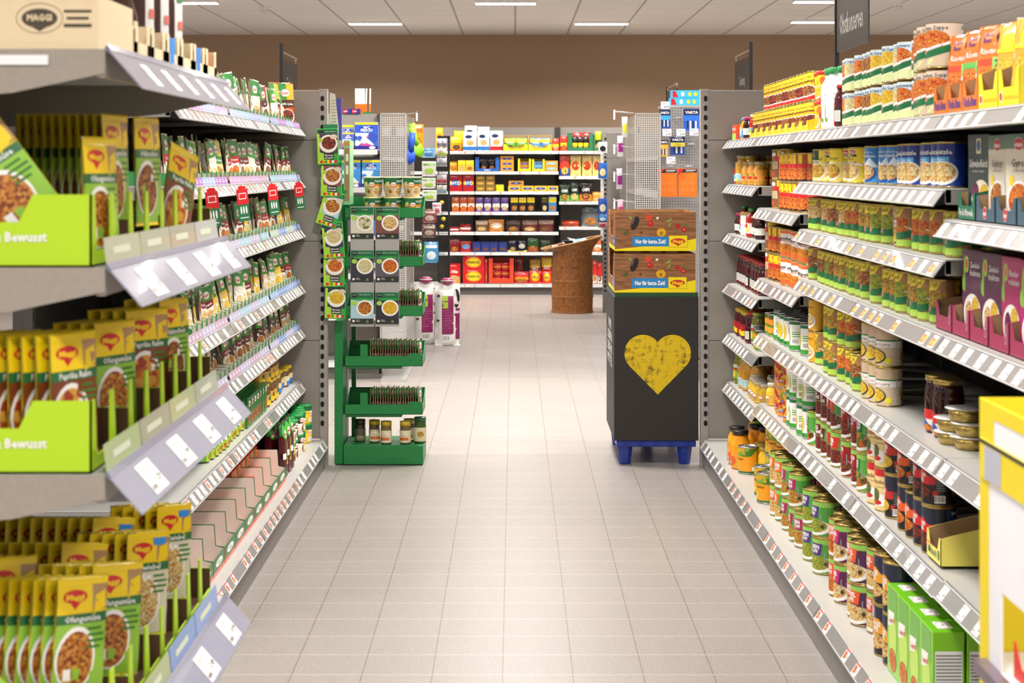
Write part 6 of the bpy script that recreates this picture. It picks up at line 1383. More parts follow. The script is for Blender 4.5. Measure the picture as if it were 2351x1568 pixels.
# ================= FAR GONDOLAS =================
lgrey = C('#a29c96', .45); lrail = C('#aeadaa', .3, coat=.3)
def nbay(x0, x1, d, levels, label, top=1.81, depth=.45, base=True, name='wall_shelving', floorz=0, tags=True, group='far shelving bays'):
    """bay whose shelves face the camera"""
    o = Vector(((x0+x1)/2, d+depth/2, 0)); t = thing(name, label, 'shelving', o, group=group)
    def N_():
        g = G(); g.T = Matrix.Translation(-o); return g
    g = N_(); g.box(x0+.004, d+depth, .002, x1-.004, d+depth+.03, top, panel_m); ob('back_panel', g, t)
    for xx in (x0, x1-.03): ob('upright', N_().box(xx, d+depth-.03, 0, xx+.03, d+depth, top, dark_m), t)
    if base:
        ob('base_deck', N_().box(x0, d+.005, .09, x1, d+depth-.03, .12, shelf_m), t); ob('kick_plate', N_().box(x0, d+.04, 0, x1, d+.05, .09, C('#6c6762', .5)), t)
    lv = ([(.101, None)] if base else [])+[(z, 1) for z in levels]
    for z, k in lv:
        sh = ob('shelf', N_().box(x0+.002, d+.004, z+.012, x1-.002, d+depth-.031, z+.017, shelf_m).box(x0+.006, d+.02, z-.01, x1-.006, d+depth-.04, z+.011, dark_m), t) if k else ob('shelf', N_().box(x0+.002, d+.004, .121, x1-.002, d+depth-.031, .124, shelf_m), t)
        g = N_(); g.prism([(d-.012, z-.018), (d-.012+.002, z-.018), (d+.003, z+.018), (d, z+.018)], 0, x0+.003, x1-.003, lrail); ob('price_rail', g, sh)
        if tags:
            x = x0+.08; rn = random.Random(int(x0*100+z*1000))
            while x < x1-.05:
                if rn.random() < .55: ob('price_tag', rn.choice(TAGS[rn.choice(['plain', 'plain', 'red'])]), sh, Vector((x, d-.0105, z))-o, basis((1, 0, 0), (0, .35, 1)), scale=(1.2, 1, .85))
                x += .11
    return t
DB = 19.4
LB = [1.611, 1.379, 1.152, .920, .693, .463]; LBr = [1.611, 1.325, 1.038, .752, .466]
xb = [-2.348, -1.396, -.444, .508, 1.46]
for i, nm in enumerate(('far left back wall bay, mostly hidden behind the aisle racks', 'back wall bay left of centre, red cracker boxes', 'central back wall bay with crackers and snack mixes', 'right back wall bay with crisps behind the wicker basket')):
    nbay(xb[i], xb[i+1], DB, LB if i < 3 else LBr, nm, top=1.905)
ZS = 3.648
def zx(a): return 1000+a/ZS
def zy(b): return 270+b/ZS
def barts(w, h, kind, c2, t1, fd):
    it = []
    if kind == 'band': it = [('rect', -w/2+.002, h*.3, w/2-.002, h*.55, G_(c2), 2)]
    elif kind == 'oval': it = [('ell', 0, h*.5, w*.38, h*.22, G_(c2), 2)]
    elif kind == 'low': it = [('rect', -w/2+.002, .004, w/2-.002, h*.35, G_(c2), 2)]
    elif kind == 'top': it = [('rect', -w/2+.002, h*.62, w/2-.002, h-.01, G_(c2), 2)]
    elif kind == 'wasa': it = [('rect', -w/2+.002, .008, w/2-.002, h*.22, G_(c2), 2), ('ell', -w*.1, h*.74, w*.26, h*.09, G_('#1c2a5a'), 2), ('ell', 0, h*.42, w*.26, h*.14, G_('#d8a860'), 2)]
    elif kind == 'ritz': it = [('ell', 0, h*.5, w*.46, h*.17, G_('#f0b81c'), 2), ('ell', 0, h*.5, w*.32, h*.19, G_('#1f4a9a'), 3)]
    elif kind == 'sun': it = [('ell', 0, h*.5, w*.36, h*.38, G_('#f08a1c'), 2), ('ell', 0, h*.5, w*.28, h*.3, G_('#f6d21c'), 3)]
    if not fd and kind in ('band', 'top', 'low', '') and h > .09: fd = (f_sch, f_noo, f_brn)[int(w*1000) % 3]
    if h > .12: it += lines(-w*.3, h*.9, w*.5, 2, h*.03, G_('#e8e2d8'), 4, h*.012)
    if fd: it.append(('ell', 0, h*.25, w*.34, h*.17, fd, 3))
    if t1: it.append(txt(t1, 0, h*(.5 if kind in ('band', 'oval', 'ritz', 'sun') else .6), min(h*.16, w*.3), K_ if kind == 'sun' else WHT, w=w*.6, bold=.03, lay=6))
    return it
LVL = {'L': [z+.0175 for z in LB]+[.1245], 'R': [z+.0175 for z in LBr]+[.1245]}
_cnt = {}; _tot = {}; _Q = []
def bitem(a, b, c, e, shape, col, desc, kind='', c2='#ffffff', t1='', fd=None, lv=None, col_='L', dy=0.0, z=None, name=None, back=False, dep=None):
    x0, x1 = XW(zx(a), DB), XW(zx(c), DB); w = x1-x0; h = (e-b)/ZS*DB/F; base = z if z is not None else LVL[col_][lv]
    h = min(h, 9)
    where = ('top back shelf', 'second back shelf', 'third back shelf', 'fourth back shelf', 'fifth back shelf', 'sixth back shelf', 'bottom back shelf')[lv] if col_ == 'L' else ('top shelf, right back bay', 'second shelf, right back bay', 'third shelf, right back bay', 'fourth shelf, right back bay', 'low shelf, right back bay', 'bottom shelf, right back bay')[lv]
    grp = _tot[(desc, lv, col_)]; cols_ = sorted(set(g_[0] for g_ in grp)); same = sorted(g_[1] for g_ in grp if g_[0] == a)
    ex = []
    if len(same) > 1: ex.append((('lower', 'upper') if len(same) == 2 else ('lowest', 'middle', 'top'))[same.index(z or 0)]+' of its stack')
    if len(cols_) > 1: ex.append((nth(cols_.index(a)+1) if cols_.index(a) else 'first')+' from left')
    lab = ', '.join([desc]+ex+[('on the ' if not ex else '')+where])
    it = barts(w, h, kind, c2, t1, fd)
    if shape == 'box': p = carton(name or 'snack_box', w, dep or min(.12, w), h, col, it)
    elif shape == 'bag': p = pouch(name or 'snack_bag', w, h, min(.09, w*.45), col, it, '', gus=.8, wr=.004, n=6, m=7, cat='bag', backcol=col, seed=int(a))
    elif shape == 'tray':
        p = tray(name or 'snack_tray', w, .28, h, col, low=.3, items=([txt(t1, 0, h*.14, h*.12, K_, w=w*.5)] if t1 else None)); 
    elif shape == 'frame':
        g = G(); m = G_(col, rough=.45); t = w*.16
        g.box(-w/2, -.1, 0, w/2, .14, .003, m); g.prism([(-w/2, 0), (w/2, 0), (w/2, h), (w/2-t, h), (w/2-t, h*.2), (-w/2+t, h*.2), (-w/2+t, h), (-w/2, h)], 1, -.1, -.097, m)
        g.box(-w/2, .137, 0, w/2, .14, h, m)
        for sx in (-w/2, w/2-.003): g.box(sx, -.097, .003, sx+.003, .137, h, m)
        if t1: g.art([txt(t1, 0, h*.09, h*.08, WHT if col != '#f2dc1c' else K_, w=w*.5, bold=.03)], front(-.1))
        p = P(name or 'snack_tray', 'tray', g)
    cat = {'box': 'box', 'bag': 'bag', 'tray': 'tray', 'frame': 'tray'}[shape]
    d0 = DB+.02+dy+{'box': (dep or min(.12, w))/2, 'bag': min(.09, w*.45)/2+.01, 'tray': .14, 'frame': .1}[shape]
    place(p, ((x0+x1)/2, d0, base+.0006), R(-.03, .03) if shape == 'bag' else 0, lab, 'goods on the %s' % where, cat=cat)
    return h
def B_(*a, **k):
    _Q.append((a, k)); _tot.setdefault((a[6-0], k.get('lv'), k.get('col_', 'L')), []).append((a[0], k.get('z') or 0))
# top shelf
B_(0, 80, 60, 275, 'bag', '#f2b21c', 'orange yellow chip bag', 'oval', '#e8701c', lv=0)
B_(120, 245, 222, 280, 'tray', '#d8301c', 'red shallow tray', lv=0)
B_(125, 150, 222, 272, 'bag', '#f0c81c', 'yellow snack bag', 'band', '#d8a010', lv=0, dy=.02); B_(150, 100, 240, 272, 'bag', '#eec41c', 'taller yellow snack bag', lv=0, dy=.13)
B_(230, 120, 345, 280, 'bag', '#f1eee8', 'white crispbread bag with blue base', 'wasa', '#2f7ac8', lv=0); B_(350, 115, 450, 280, 'bag', '#f1eee8', 'white crispbread bag with blue base', 'wasa', '#2f7ac8', lv=0)
B_(240, 65, 345, 280, 'bag', '#eeebe4', 'taller white crispbread bag behind', 'wasa', '#2f7ac8', lv=0, dy=.12); B_(350, 75, 450, 280, 'bag', '#eeebe4', 'taller white crispbread bag behind', 'wasa', '#2f7ac8', lv=0, dy=.12)
B_(455, 110, 565, 280, 'bag', '#f1ece6', 'white crispbread bag with red base', 'wasa', '#c8262c', lv=0)
B_(567, 145, 775, 280, 'tray', '#f2dc1c', 'yellow tray of green bags', t1='BAKED BITES', lv=0); B_(778, 145, 972, 280, 'tray', '#f2dc1c', 'yellow tray of blue bags', t1='BAKED BITES', lv=0)
for a, b in ((575, 668), (672, 768)): B_(a, 165, b, 272, 'bag', '#6ab43c', 'green and yellow baked snack bag', 'top', '#f0d41c', 'TUC', lv=0, dy=.015, z=LVL['L'][0]+.004)
for a, b in ((790, 880), (884, 964)): B_(a, 165, b, 272, 'bag', '#4a9ad8', 'blue and yellow baked snack bag', 'top', '#f0d41c', 'TUC', lv=0, dy=.015, z=LVL['L'][0]+.004)
B_(975, 165, 1034, 270, 'bag', '#d83a1c', 'red and yellow crisp bag', 'band', '#f0b81c', lv=0)
B_(1045, 145, 1105, 270, 'bag', '#d8301c', 'red and yellow crisp bag', 'band', '#f0b81c', lv=0, col_='R')
B_(1110, 130, 1320, 280, 'frame', '#2b6a44', 'green and red display tray', lv=0, col_='R')
for i in range(3): B_(1146+i*47, 150, 1190+i*47, 268, 'bag', '#1c1a14', 'black and yellow snack bag', 'band', '#f0c81c', fd=f_corn, lv=0, col_='R', dy=.0+.01, z=LVL['R'][0]+.004)
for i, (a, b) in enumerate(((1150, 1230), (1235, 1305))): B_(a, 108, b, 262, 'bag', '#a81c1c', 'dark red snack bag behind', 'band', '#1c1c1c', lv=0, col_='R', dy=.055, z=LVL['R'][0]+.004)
B_(1325, 140, 1400, 280, 'frame', '#2b6a44', 'narrow green display tray', lv=0, col_='R'); B_(1340, 100, 1390, 262, 'bag', '#e8b81c', 'yellow and green snack bag', 'band', '#1c3a24', lv=0, col_='R', dy=.02, z=LVL['R'][0]+.004)
# second
B_(115, 365, 180, 448, 'bag', '#e8a81c', 'round yellow cracker bag', 'band', '#d87a1c', lv=1)
for a, b in ((187, 250), (253, 320)): B_(a, 355, b, 448, 'box', '#e8b43c', 'yellow cracker carton', 'top', '#f0d81c', lv=1)
B_(332, 330, 535, 448, 'frame', '#1f5ab0', 'blue display tray', t1='EDEKA', lv=1); 
for a in (368, 440): B_(a, 335, a+65, 435, 'bag', '#1c1a1e', 'black cracker pack in the blue tray', lv=1, dy=.02, z=LVL['L'][1]+.004)
for i in range(3): B_(543, 400, 655, 442, 'box', '#e89a2c', 'orange biscuit pack in the left stack', 'oval', '#2a3a9a', 'TUC', lv=1, z=LVL['L'][1]+i*.0575, name='biscuit_pack', dep=.05)
B_(690, 340, 800, 448, 'frame', '#f2dc1c', 'bright yellow display frame', lv=1); B_(808, 345, 915, 448, 'frame', '#f2dc1c', 'bright yellow display frame', lv=1)
for i in range(2):
    B_(710, 355, 780, 395, 'box', '#c8862c', 'orange biscuit pack in the yellow frame', 'oval', '#2a3a9a', 'TUC', lv=1, z=LVL['L'][1]+.004+i*.055, name='biscuit_pack', dep=.05, dy=.02); B_(828, 355, 898, 395, 'box', '#6ab0dc', 'blue biscuit pack in the yellow frame', 'oval', '#2a3a9a', 'TUC', lv=1, z=LVL['L'][1]+.004+i*.055, name='biscuit_pack', dep=.05, dy=.02)
    B_(919, 400, 1024, 444, 'box', '#e8923c', 'orange and blue biscuit pack', 'oval', '#7ac0e8', 'TUC', lv=1, z=LVL['L'][1]+i*.06, name='biscuit_pack', dep=.05)
B_(1040, 315, 1125, 493, 'bag', '#c83a2c', 'red and blue onion ring bag', 'low', '#1f4a9a', fd=f_corn, lv=1, col_='R')
for a, b in ((1130, 1220), (1228, 1313), (1317, 1388)): B_(a, 318, b, 493, 'bag', '#e8c874', 'golden crisp bag', 'oval', '#a83a1c', lv=1, col_='R')
# third
for a, b in ((102, 222), (228, 322)): B_(a, 482, b, 620, 'box', '#b01420', 'red cracker box', 'ritz', '#f0b81c', 'RITZ', lv=2)
for a in (338, 420):
    for i in range(3): B_(a, 575, a+76, 619, 'box', '#8a6a2c', 'brown biscuit pack', 'oval', '#c8a04a', lv=2, z=LVL['L'][2]+i*.0605, name='biscuit_pack', dep=.08)
B_(502, 560, 572, 618, 'bag', '#e8e01c', 'bright yellow crumpled pack', lv=2)
for a in (608, 718, 828): B_(a, 572, a+105, 618, 'box', '#f0b83c', 'yellow orange biscuit pack', 'oval', '#2a3a9a', 'TUC', lv=2, name='biscuit_pack', dep=.05)
B_(937, 572, 1028, 618, 'box', '#f0b83c', 'yellow orange biscuit pack', 'oval', '#2a3a9a', 'TUC', lv=2, name='biscuit_pack', dep=.05)
B_(612, 528, 738, 570, 'box', '#c88a3c', 'darker biscuit pack lying on top', 'oval', '#2a3a6a', 'TUC', lv=2, z=LVL['L'][2]+.064, name='biscuit_pack', dep=.05)
B_(1038, 560, 1125, 705, 'bag', '#1f3a28', 'dark green crisp bag', 'low', '#7ab04a', 'CHIPS', lv=2, col_='R'); B_(1128, 545, 1202, 705, 'bag', '#1c3024', 'dark green crisp bag', 'low', '#7ab04a', 'CHIPS', lv=2, col_='R'); B_(1206, 540, 1312, 705, 'bag', '#2c1a1c', 'dark brown crisp bag', 'low', '#e0842c', 'CHIPS', lv=2, col_='R'); B_(1316, 625, 1386, 705, 'bag', '#d8902c', 'short orange crisp bag', lv=2, col_='R')
# fourth
for a, b in ((135, 198), (204, 263), (267, 327)): B_(a, 660, b, 788, 'bag', '#c85a2c', 'orange red pretzel bag', 'band', '#f0e0d0', fd=f_tom, lv=3)
for a, b in ((335, 398), (405, 466), (475, 540), (547, 612)): B_(a, 665, b, 788, 'bag', '#6a4a9a', 'purple salt stick bag', 'band', '#f2efe8', 'SALZ', fd=f_noo, lv=3)
for a in (628, 697, 767): B_(a, 662, a+64, 788, 'box', '#1c1814', 'black snack carton with yellow top', 'top', '#e8c81c', fd=f_sch, lv=3)
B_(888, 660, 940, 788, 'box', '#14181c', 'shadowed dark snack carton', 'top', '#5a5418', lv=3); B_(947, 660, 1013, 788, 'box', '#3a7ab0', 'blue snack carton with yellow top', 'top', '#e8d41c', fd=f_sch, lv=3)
B_(1060, 865, 1205, 915, 'bag', '#a83a1c', 'flat red bag lying low', lv=3, col_='R'); B_(1225, 740, 1375, 915, 'bag', '#6a6e70', 'grey crisp bag', 'top', '#4a5054', fd=f_sch, lv=3, col_='R')
# fifth
B_(110, 915, 195, 957, 'bag', '#a81c24', 'red waffle pack', 'band', '#e8d8d0', lv=4); B_(200, 893, 297, 957, 'bag', '#9a1c22', 'red waffle pack', 'band', '#e8d8d0', lv=4)
B_(335, 860, 438, 957, 'bag', '#7a5a3c', 'brown crispbread pack', 'top', '#c8b09a', lv=4); B_(443, 855, 572, 957, 'bag', '#d88a3c', 'orange crispbread pack', 'oval', '#e8e0d0', lv=4)
B_(590, 860, 712, 957, 'bag', '#3c2a24', 'dark brown crispbread pack', 'top', '#5a443c', lv=4); B_(725, 860, 855, 957, 'bag', '#6a2c28', 'red brown crispbread pack', 'top', '#9a7a6a', lv=4); B_(862, 855, 990, 957, 'bag', '#6a2c28', 'red brown crispbread pack', 'top', '#9a7a6a', lv=4)
# sixth
B_(115, 1020, 200, 1125, 'bag', '#8a1418', 'dark red candy bag', lv=5); B_(207, 1035, 302, 1125, 'bag', '#c01c1c', 'bright red candy bag', 'oval', '#5a9ac8', lv=5)
for a in (310, 384, 454, 530): B_(a, 1038, a+68, 1125, 'box', '#27357e', 'blue gingerbread house box', '', '#ffffff', fd=f_brn, lv=5)
B_(603, 1088, 767, 1128, 'tray', '#e0cf6a', 'pale yellow tray', lv=5); B_(612, 1030, 680, 1122, 'bag', '#1c1c34', 'dark pack in the pale yellow tray', lv=5, dy=.02, z=LVL['L'][5]+.004); B_(688, 1030, 758, 1122, 'bag', '#20203a', 'dark pack in the pale yellow tray', 'oval', '#e8e0d0', lv=5, dy=.02, z=LVL['L'][5]+.004)
B_(772, 1000, 862, 1125, 'bag', '#2b5a24', 'green nut bag', 'low', '#a8401c', fd=f_sch, lv=5); B_(875, 1025, 962, 1125, 'bag', '#1f3a20', 'dark green nut bag', lv=5)
B_(1320, 1020, 1390, 1128, 'bag', '#d8602c', 'orange snack bag beside the basket', 'band', '#f0e0d0', lv=4, col_='R')
# bottom
B_(105, 1218, 206, 1385, 'box', '#d0141c', 'red snack box with white writing', 'low', '#e88a3c', '-Hits', lv=6)
for i in range(2): B_(228, 1268, 410, 1386, 'box', '#c8141a', 'red snack mix box with yellow sun', 'sun', '#f6d21c', 'SNACK', lv=6, z=LVL['L'][6]+i*.16)
B_(414, 1178, 434, 1386, 'box', '#b8141a', 'narrow red box edge', lv=6)
B_(445, 1178, 654, 1388, 'frame', '#e0401c', 'orange red display carton', lv=6)
for i in range(3):
    for j in range(2): B_(482+j*70, 1300, 548+j*70, 1355, 'bag', '#c01c20', 'small red pack in orange carton', 'band', '#e88a2c', lv=6, dy=.02, z=LVL['L'][6]+.004+i*.0755)
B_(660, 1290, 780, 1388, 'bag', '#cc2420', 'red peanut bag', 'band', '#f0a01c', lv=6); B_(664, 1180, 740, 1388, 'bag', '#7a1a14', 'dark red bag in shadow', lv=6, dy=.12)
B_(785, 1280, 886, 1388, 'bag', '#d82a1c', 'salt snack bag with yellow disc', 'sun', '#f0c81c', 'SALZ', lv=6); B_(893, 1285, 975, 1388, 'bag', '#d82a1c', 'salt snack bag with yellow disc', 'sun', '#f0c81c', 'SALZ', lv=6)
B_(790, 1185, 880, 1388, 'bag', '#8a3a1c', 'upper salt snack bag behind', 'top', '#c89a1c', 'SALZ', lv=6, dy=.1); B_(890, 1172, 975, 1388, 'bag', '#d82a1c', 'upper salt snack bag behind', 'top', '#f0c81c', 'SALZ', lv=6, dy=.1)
B_(1318, 1195, 1352, 1386, 'bag', '#d8281c', 'red crisp bag right of the basket', 'low', '#e8e0d0', lv=5, col_='R'); B_(1356, 1215, 1398, 1386, 'bag', '#c8201c', 'red crisp bag right of the basket', 'low', '#e8e0d0', lv=5, col_='R')

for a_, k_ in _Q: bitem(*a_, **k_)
# ---------- second left gondola with end display ----------
EL = 11.65
nbay(-1.90, -.925, EL, [ZW(349, EL), ZW(436, EL), ZW(548, EL), .70, .42], 'end display shelving with toilet cleaner packs, behind the left gondola', top=ZW(262, 12.1), depth=.35, name='end_shelving', group='end displays', tags=False)
def lbay(side, xf, y0, y1, label):
    o = Vector((side*(xf+.4), (y0+y1)/2, 0)); t = thing('side_shelving', label, 'shelving', o, group='gondolas beyond the cross aisle')
    def N_():
        g = G(); g.T = Matrix.Translation(-o); return g
    s = side
    ob('back_panel', N_().box(s*(xf+.55), y0, .002, s*(xf+.58), y1, 1.81, panel_m), t)
    ob('base_deck', N_().box(s*(xf), y0, 0, s*(xf+.55), y1, .12, shelf_m), t)
    for z in (.5, .85, 1.2, 1.5): ob('shelf', N_().box(s*(xf+.18), y0, z, s*(xf+.55), y1, z+.03, lgrey), t)
    for yy in (y0, y1-.02): ob('side_panel', N_().box(s*(xf+.12), yy, .12, s*(xf+.55), yy+.02, 1.74, panel_m), t)
lbay(-1, .87, 12.45, 16.4, 'left gondola beyond the cross aisle, pet goods side')
lbay(1, .925, 12.45, 16.9, 'right gondola beyond the cross aisle, household side')
def wcbox(px0, py0, px1, py1, d, zb_, col, c2, label, deep=.1):
    w = XW(px1, d)-XW(px0, d); h = (py1-py0)*d/F
    p = carton('cleaner_pack', w, deep, h, col, [('rect', -w/2+.001, h*.9, w/2-.001, h-.002, G_('#e8d01c'), 2), ('rect', -w/2+.001, h*.13, w/2-.001, h*.6, FOOD(col, c2, '#e8f0f8', 24, '#3a6fd0'), 2), ('ell', 0, h*.76, w*.30, h*.1, G_('#1f3fa8'), 4), txt('WC', 0, h*.80, h*.10, WHT, w=w*.3, bold=.03, lay=5), txt('FRISCH', 0, h*.70, h*.10, WHT, w=w*.5, bold=.03, lay=5), ('rect', -w/2+.001, .002, w/2-.001, h*.13, G_('#2a1f7a'), 3), ('ell', w*.25, h*.065, w*.14, h*.05, WHT, 4)], cat='pack')
    place(p, ((XW(px0, d)+XW(px1, d))/2, d+deep/2, zb_), 0, label, 'toilet cleaner packs')
wcbox(815, 278, 868, 341, EL+.03, ZW(349, EL)+.0181, '#2f55c0', '#e04a9a', 'large blue and pink toilet cleaner pack, upper end shelf')
wcbox(786, 302, 813, 341, EL+.03, ZW(349, EL)+.0181, '#4a62c0', '#d86aa8', 'smaller pink and blue cleaner pack, upper end shelf')
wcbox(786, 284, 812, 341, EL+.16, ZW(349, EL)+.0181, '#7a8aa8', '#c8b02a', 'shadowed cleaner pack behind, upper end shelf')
wcbox(786, 367, 828, 430, EL+.03, ZW(436, EL)+.0181, '#3f8fd8', '#e8e07a', 'blue and yellow cleaner pack, second end shelf')
wcbox(831, 367, 873, 430, EL+.03, ZW(436, EL)+.0181, '#4a9ad8', '#7adfe8', 'blue and turquoise cleaner pack, second end shelf')
wcbox(808, 487, 860, 540, EL+.03, ZW(548, EL)+.0181, '#3f7fc8', '#7adfe8', 'blue cleaner pack behind the noodle cups, third end shelf')
p = carton('dishwasher_tab_box', .26, .1, .06, '#d8341c', [txt('Reiniger Tabs', 0, .03, .016, WHT, w=.16, bold=.02), ('poly', [(-.128, .003), (-.09, .003), (-.11, .055), (-.128, .055)], WHT, 2)])
place(p, (XW(842, EL), EL+.08, .1246), 0, 'red box on lowest end shelf, seen through the green rack')
for i in range(2):
    p_ = carton('small_blue_box', .062, .05, .034, '#26348a', [('poly', [(-.026, .002), (.0, .002), (.012, .03), (-.026, .03)], RED, 1), ('rect', -.02, .012, .006, .018, WHT, 2)]) if i == 0 else p_
    place(p_, (XW(796+i*21, 12.0), 12.015, ZW(262, 12.1)+.001), 0, 'small dark blue box, %s from the purple sign, on end shelving' % nth(i+1), 'small blue boxes')
g = G(); st_ = G(); st_.box(-.006, -.004, 0, .006, .004, .056, G_('#e8701c')); st_.box(-.0055, -.0035, .056, .0055, .0035, .165, WHT)
stk = P('gas_lighter', 'lighter', st_)
tag(ob('lighter_tray', G().box(XW(833, 12.0)-.0, 12.0, ZW(262, 12.1)+.0006, XW(851, 12.0), 12.04, ZW(262, 12.1)+.012, C('#1f7a3c', .5)).box(XW(815, 12.0), 12.0, ZW(262, 12.1)+.0006, XW(833, 12.0)-.0006, 12.04, ZW(262, 12.1)+.012, C('#d8701c', .5))), 'small green and orange tray under the white lighters', 'tray')
for i in range(9):
    px = 817+i*3.2 if i < 8 else 849
    place(stk, (XW(px, 12.0), 12.02, ZW(262, 12.1)+.0126), R(-.2, .2), 'white and orange stick lighter, %s from left on the end shelving' % nth(i+1), 'stick lighters', ry=R(-.03, .03))
meshm = perf('perforated_panel', '#c9c7c3', pitch=.0148, hole=.60)
meshs = perf('perforated_side', '#b5b2ae', pitch=.0148, hole=.60, axes=(1, 2))
frm = C('#c2c0bc', .3, metal=.5); wire = C('#e4e4e2', .25, metal=.4)
def meshpost(x0, x1, d, y1, side_x, zt, label, zb=.14):
    o = Vector((x0, d, 0)); t = thing('perforated_stand', label, 'stand', o, group='perforated hook panels')
    def N_():
        g = G(); g.T = Matrix.Translation(-o); return g
    g = N_(); g.add([(x0, d, zb), (x1, d, zb), (x1, d, zt), (x0, d, zt)], [(0, 1, 2, 3)], meshm); ob('mesh_panel', g, t)
    for a in ((x0-.004, zb, x0+.004, zt), (x1-.004, zb, x1+.004, zt), (x0, zt-.004, x1, zt+.004), (x0, zb-.004, x1, zb+.004)): ob('frame_bar', N_().box(a[0], d-.004, a[1], a[2], d+.004, a[3], frm), t)
    g = N_(); g.add([(side_x, d+.02, zb), (side_x, y1, zb), (side_x, y1, zt-.01), (side_x, d+.02, zt-.01)], [(0, 1, 2, 3)], meshs); ob('side_mesh', g, t)
    ob('frame_bar', N_().box(side_x-.004, y1, 0, side_x+.004, y1+.01, zt-.005, frm), t)
    ob('foot', N_().box(min(x0, side_x), d-.01, 0, max(x1, side_x), y1, .02, frm), t)
    return t, o
DM = 11.5
t1, o1 = meshpost(XW(874, DM), XW(932, DM), DM, 12.35, XW(932, DM)-.0, ZW(261, DM), 'perforated metal panel behind the noodle cups, left of the aisle')
t2, o2 = meshpost(XW(1459, DM), XW(1516, DM), DM, 12.38, XW(1459, DM)+.0, ZW(261, DM), 'perforated metal hook panel left of the batteries')
def hookset(t, o, side, x, y, z, n, ln=.13):
    for k in range(n):
        yy = y+k*.05
        g = G(); g.T = Matrix.Translation(-o)
        g.tube([(x, yy, z), (x+side*ln, yy-.01, z+.012), (x+side*(ln+.004), yy-.01, z+.022)], .0025, wire, 5); ob('hook', g, t)
    g = G(); g.T = Matrix.Translation(-o); g.box(x+side*ln, y-.012, z-.045, x+side*(ln+.012), y-.010, z+.01, C('#dfdbe8', .2)); ob('hook_label', g, t)
hookset(t1, o1, 1, XW(932, DM), 11.55, ZW(262, DM), 2, .065)
for z_ in (258, 338, 402, 465): hookset(t2, o2, -1, XW(1459, DM), 11.62, ZW(z_, DM), 4)
# pegboard end with batteries
DPg = 11.85
peg = perf('pegboard', '#8f8d8b', pitch=.019, hole=.30, square=False, rough=.5, metal=.2)
o = Vector((XW(1560, DPg), DPg, 0)); t = thing('pegboard_stand', 'grey pegboard end display of batteries right of the perforated panel', 'pegboard', o)
g = G(); g.T = Matrix.Translation(-o); g.add([(XW(1519, DPg), DPg, .12), (XW(1650, DPg), DPg, .12), (XW(1650, DPg), DPg, ZW(247, DPg)), (XW(1519, DPg), DPg, ZW(247, DPg))], [(0, 1, 2, 3)], peg); ob('pegboard_panel', g, t)
g = G(); g.T = Matrix.Translation(-o); g.box(XW(1519, DPg), DPg+.03, 0, XW(1650, DPg), DPg+.04, ZW(247, DPg), dark_m).box(XW(1519, DPg), DPg-.25, 0, XW(1650, DPg), DPg+.03, .11, C('#8a8784', .5)); ob('backing', g, t)
g = G(); g.T = Matrix.Translation(-o); g.box(XW(1519, DPg), DPg-.002, ZW(247, DPg)-.0, XW(1650, DPg), DPg+.3, ZW(247, DPg)+.015, lgrey); ob('top_shelf', g, t)
def hook2(px, py): 
    g = G(); g.T = Matrix.Translation(-o); x, z = XW(px, DPg), ZW(py, DPg)
    g.tube([(x-.02, DPg, z), (x-.02, DPg-.16, z+.012), (x+.02, DPg-.16, z+.012), (x+.02, DPg, z)], .002, wire, 5); ob('hook', g, t)
for a in ((1553, 275), (1582, 335), (1536, 250), (1553, 320), (1534, 385), (1577, 385), (1528, 312)): hook2(*a)
def plab(px, py, s):
    g = G(); x, z = XW(px, DPg-.2), ZW(py, DPg-.2); g.T = Matrix.Translation(Vector((x, DPg-.18, z))-o)
    g.box(-.03, 0, -.024, .03, .001, .024, C('#eeecf4', .3)); g.art([txt(s, .01, -.012, .014, K_, bold=.02, lay=2), ('rect', -.025, .006, .02, .009, C('#8a8a9a'), 1), ('rect', -.025, .012, .01, .015, C('#8a8a9a'), 1)], front(0)); ob('price_label', g, t)
for a in ((1528, 241, '4.99'), (1532, 304, '3.99'), (1564, 304, '3.99'), (1541, 368, '2.99'), (1594, 303, '3.99')): plab(*a)
def bpack(px0, py0, px1, py1, col, c2, txt_, label, name='battery_pack', d=DPg-.12, th=.02):
    w = XW(px1, d)-XW(px0, d); h = (py1-py0)*d/F
    if name == 'battery_pack':
        it = [('rect', -w/2+.001, h*.72, w/2-.001, h-.002, G_('#161a3c'), 1), txt(txt_, 0, h*.84, h*.12, WHT, w=w*.8, bold=.03), ('rect', -w/2+.001, h*.46, w/2-.001, h*.68, G_(c2), 1)]+[('rect', -w*.3+i*w*.17, h*.1, -w*.3+i*w*.17+w*.11, h*.45, G_('#c8ccd4' if i % 2 else '#1c2a4a'), 3) for i in range(4)]
    else: it = [('rect', -w/2+.001, h*.86, w/2-.001, h-.002, G_('#2a2624'), 1), ('poly', [(-w/2+.001, h*.78), (-w*.18, h*.99), (-w/2+.001, h*.99)], RED, 2), ('rect', -w*.1, h*.93, w*.42, h*.955, WHT, 2), ('rect', -w*.1, h*.89, w*.3, h*.905, G_('#b8b0a8'), 2)]+[('ring', x_*w, y_*h, w*.08, w*.08, .002, G_('#e8a06a'), 2) for x_ in (-.25, 0, .25) for y_ in (.25, .5)]
    p = carton(name, w, th, h, col, it, cat='pack')
    place(p, ((XW(px0, d)+XW(px1, d))/2, d, ZW(py1, d)), 0, label, 'packs on the pegboard')
bpack(1514, 252, 1539, 295, '#1d4a9a', '#3a9ad8', 'VARTA', 'blue battery pack, upper left on the pegboard')
bpack(1569, 250, 1606, 300, '#2a5ac0', '#2a6ad8', 'VARTA', 'blue battery pack, upper right on the pegboard')
bpack(1514, 320, 1534, 360, '#c89a2c', '#e0b03c', 'VARTA', 'gold battery pack below the upper left blue one')
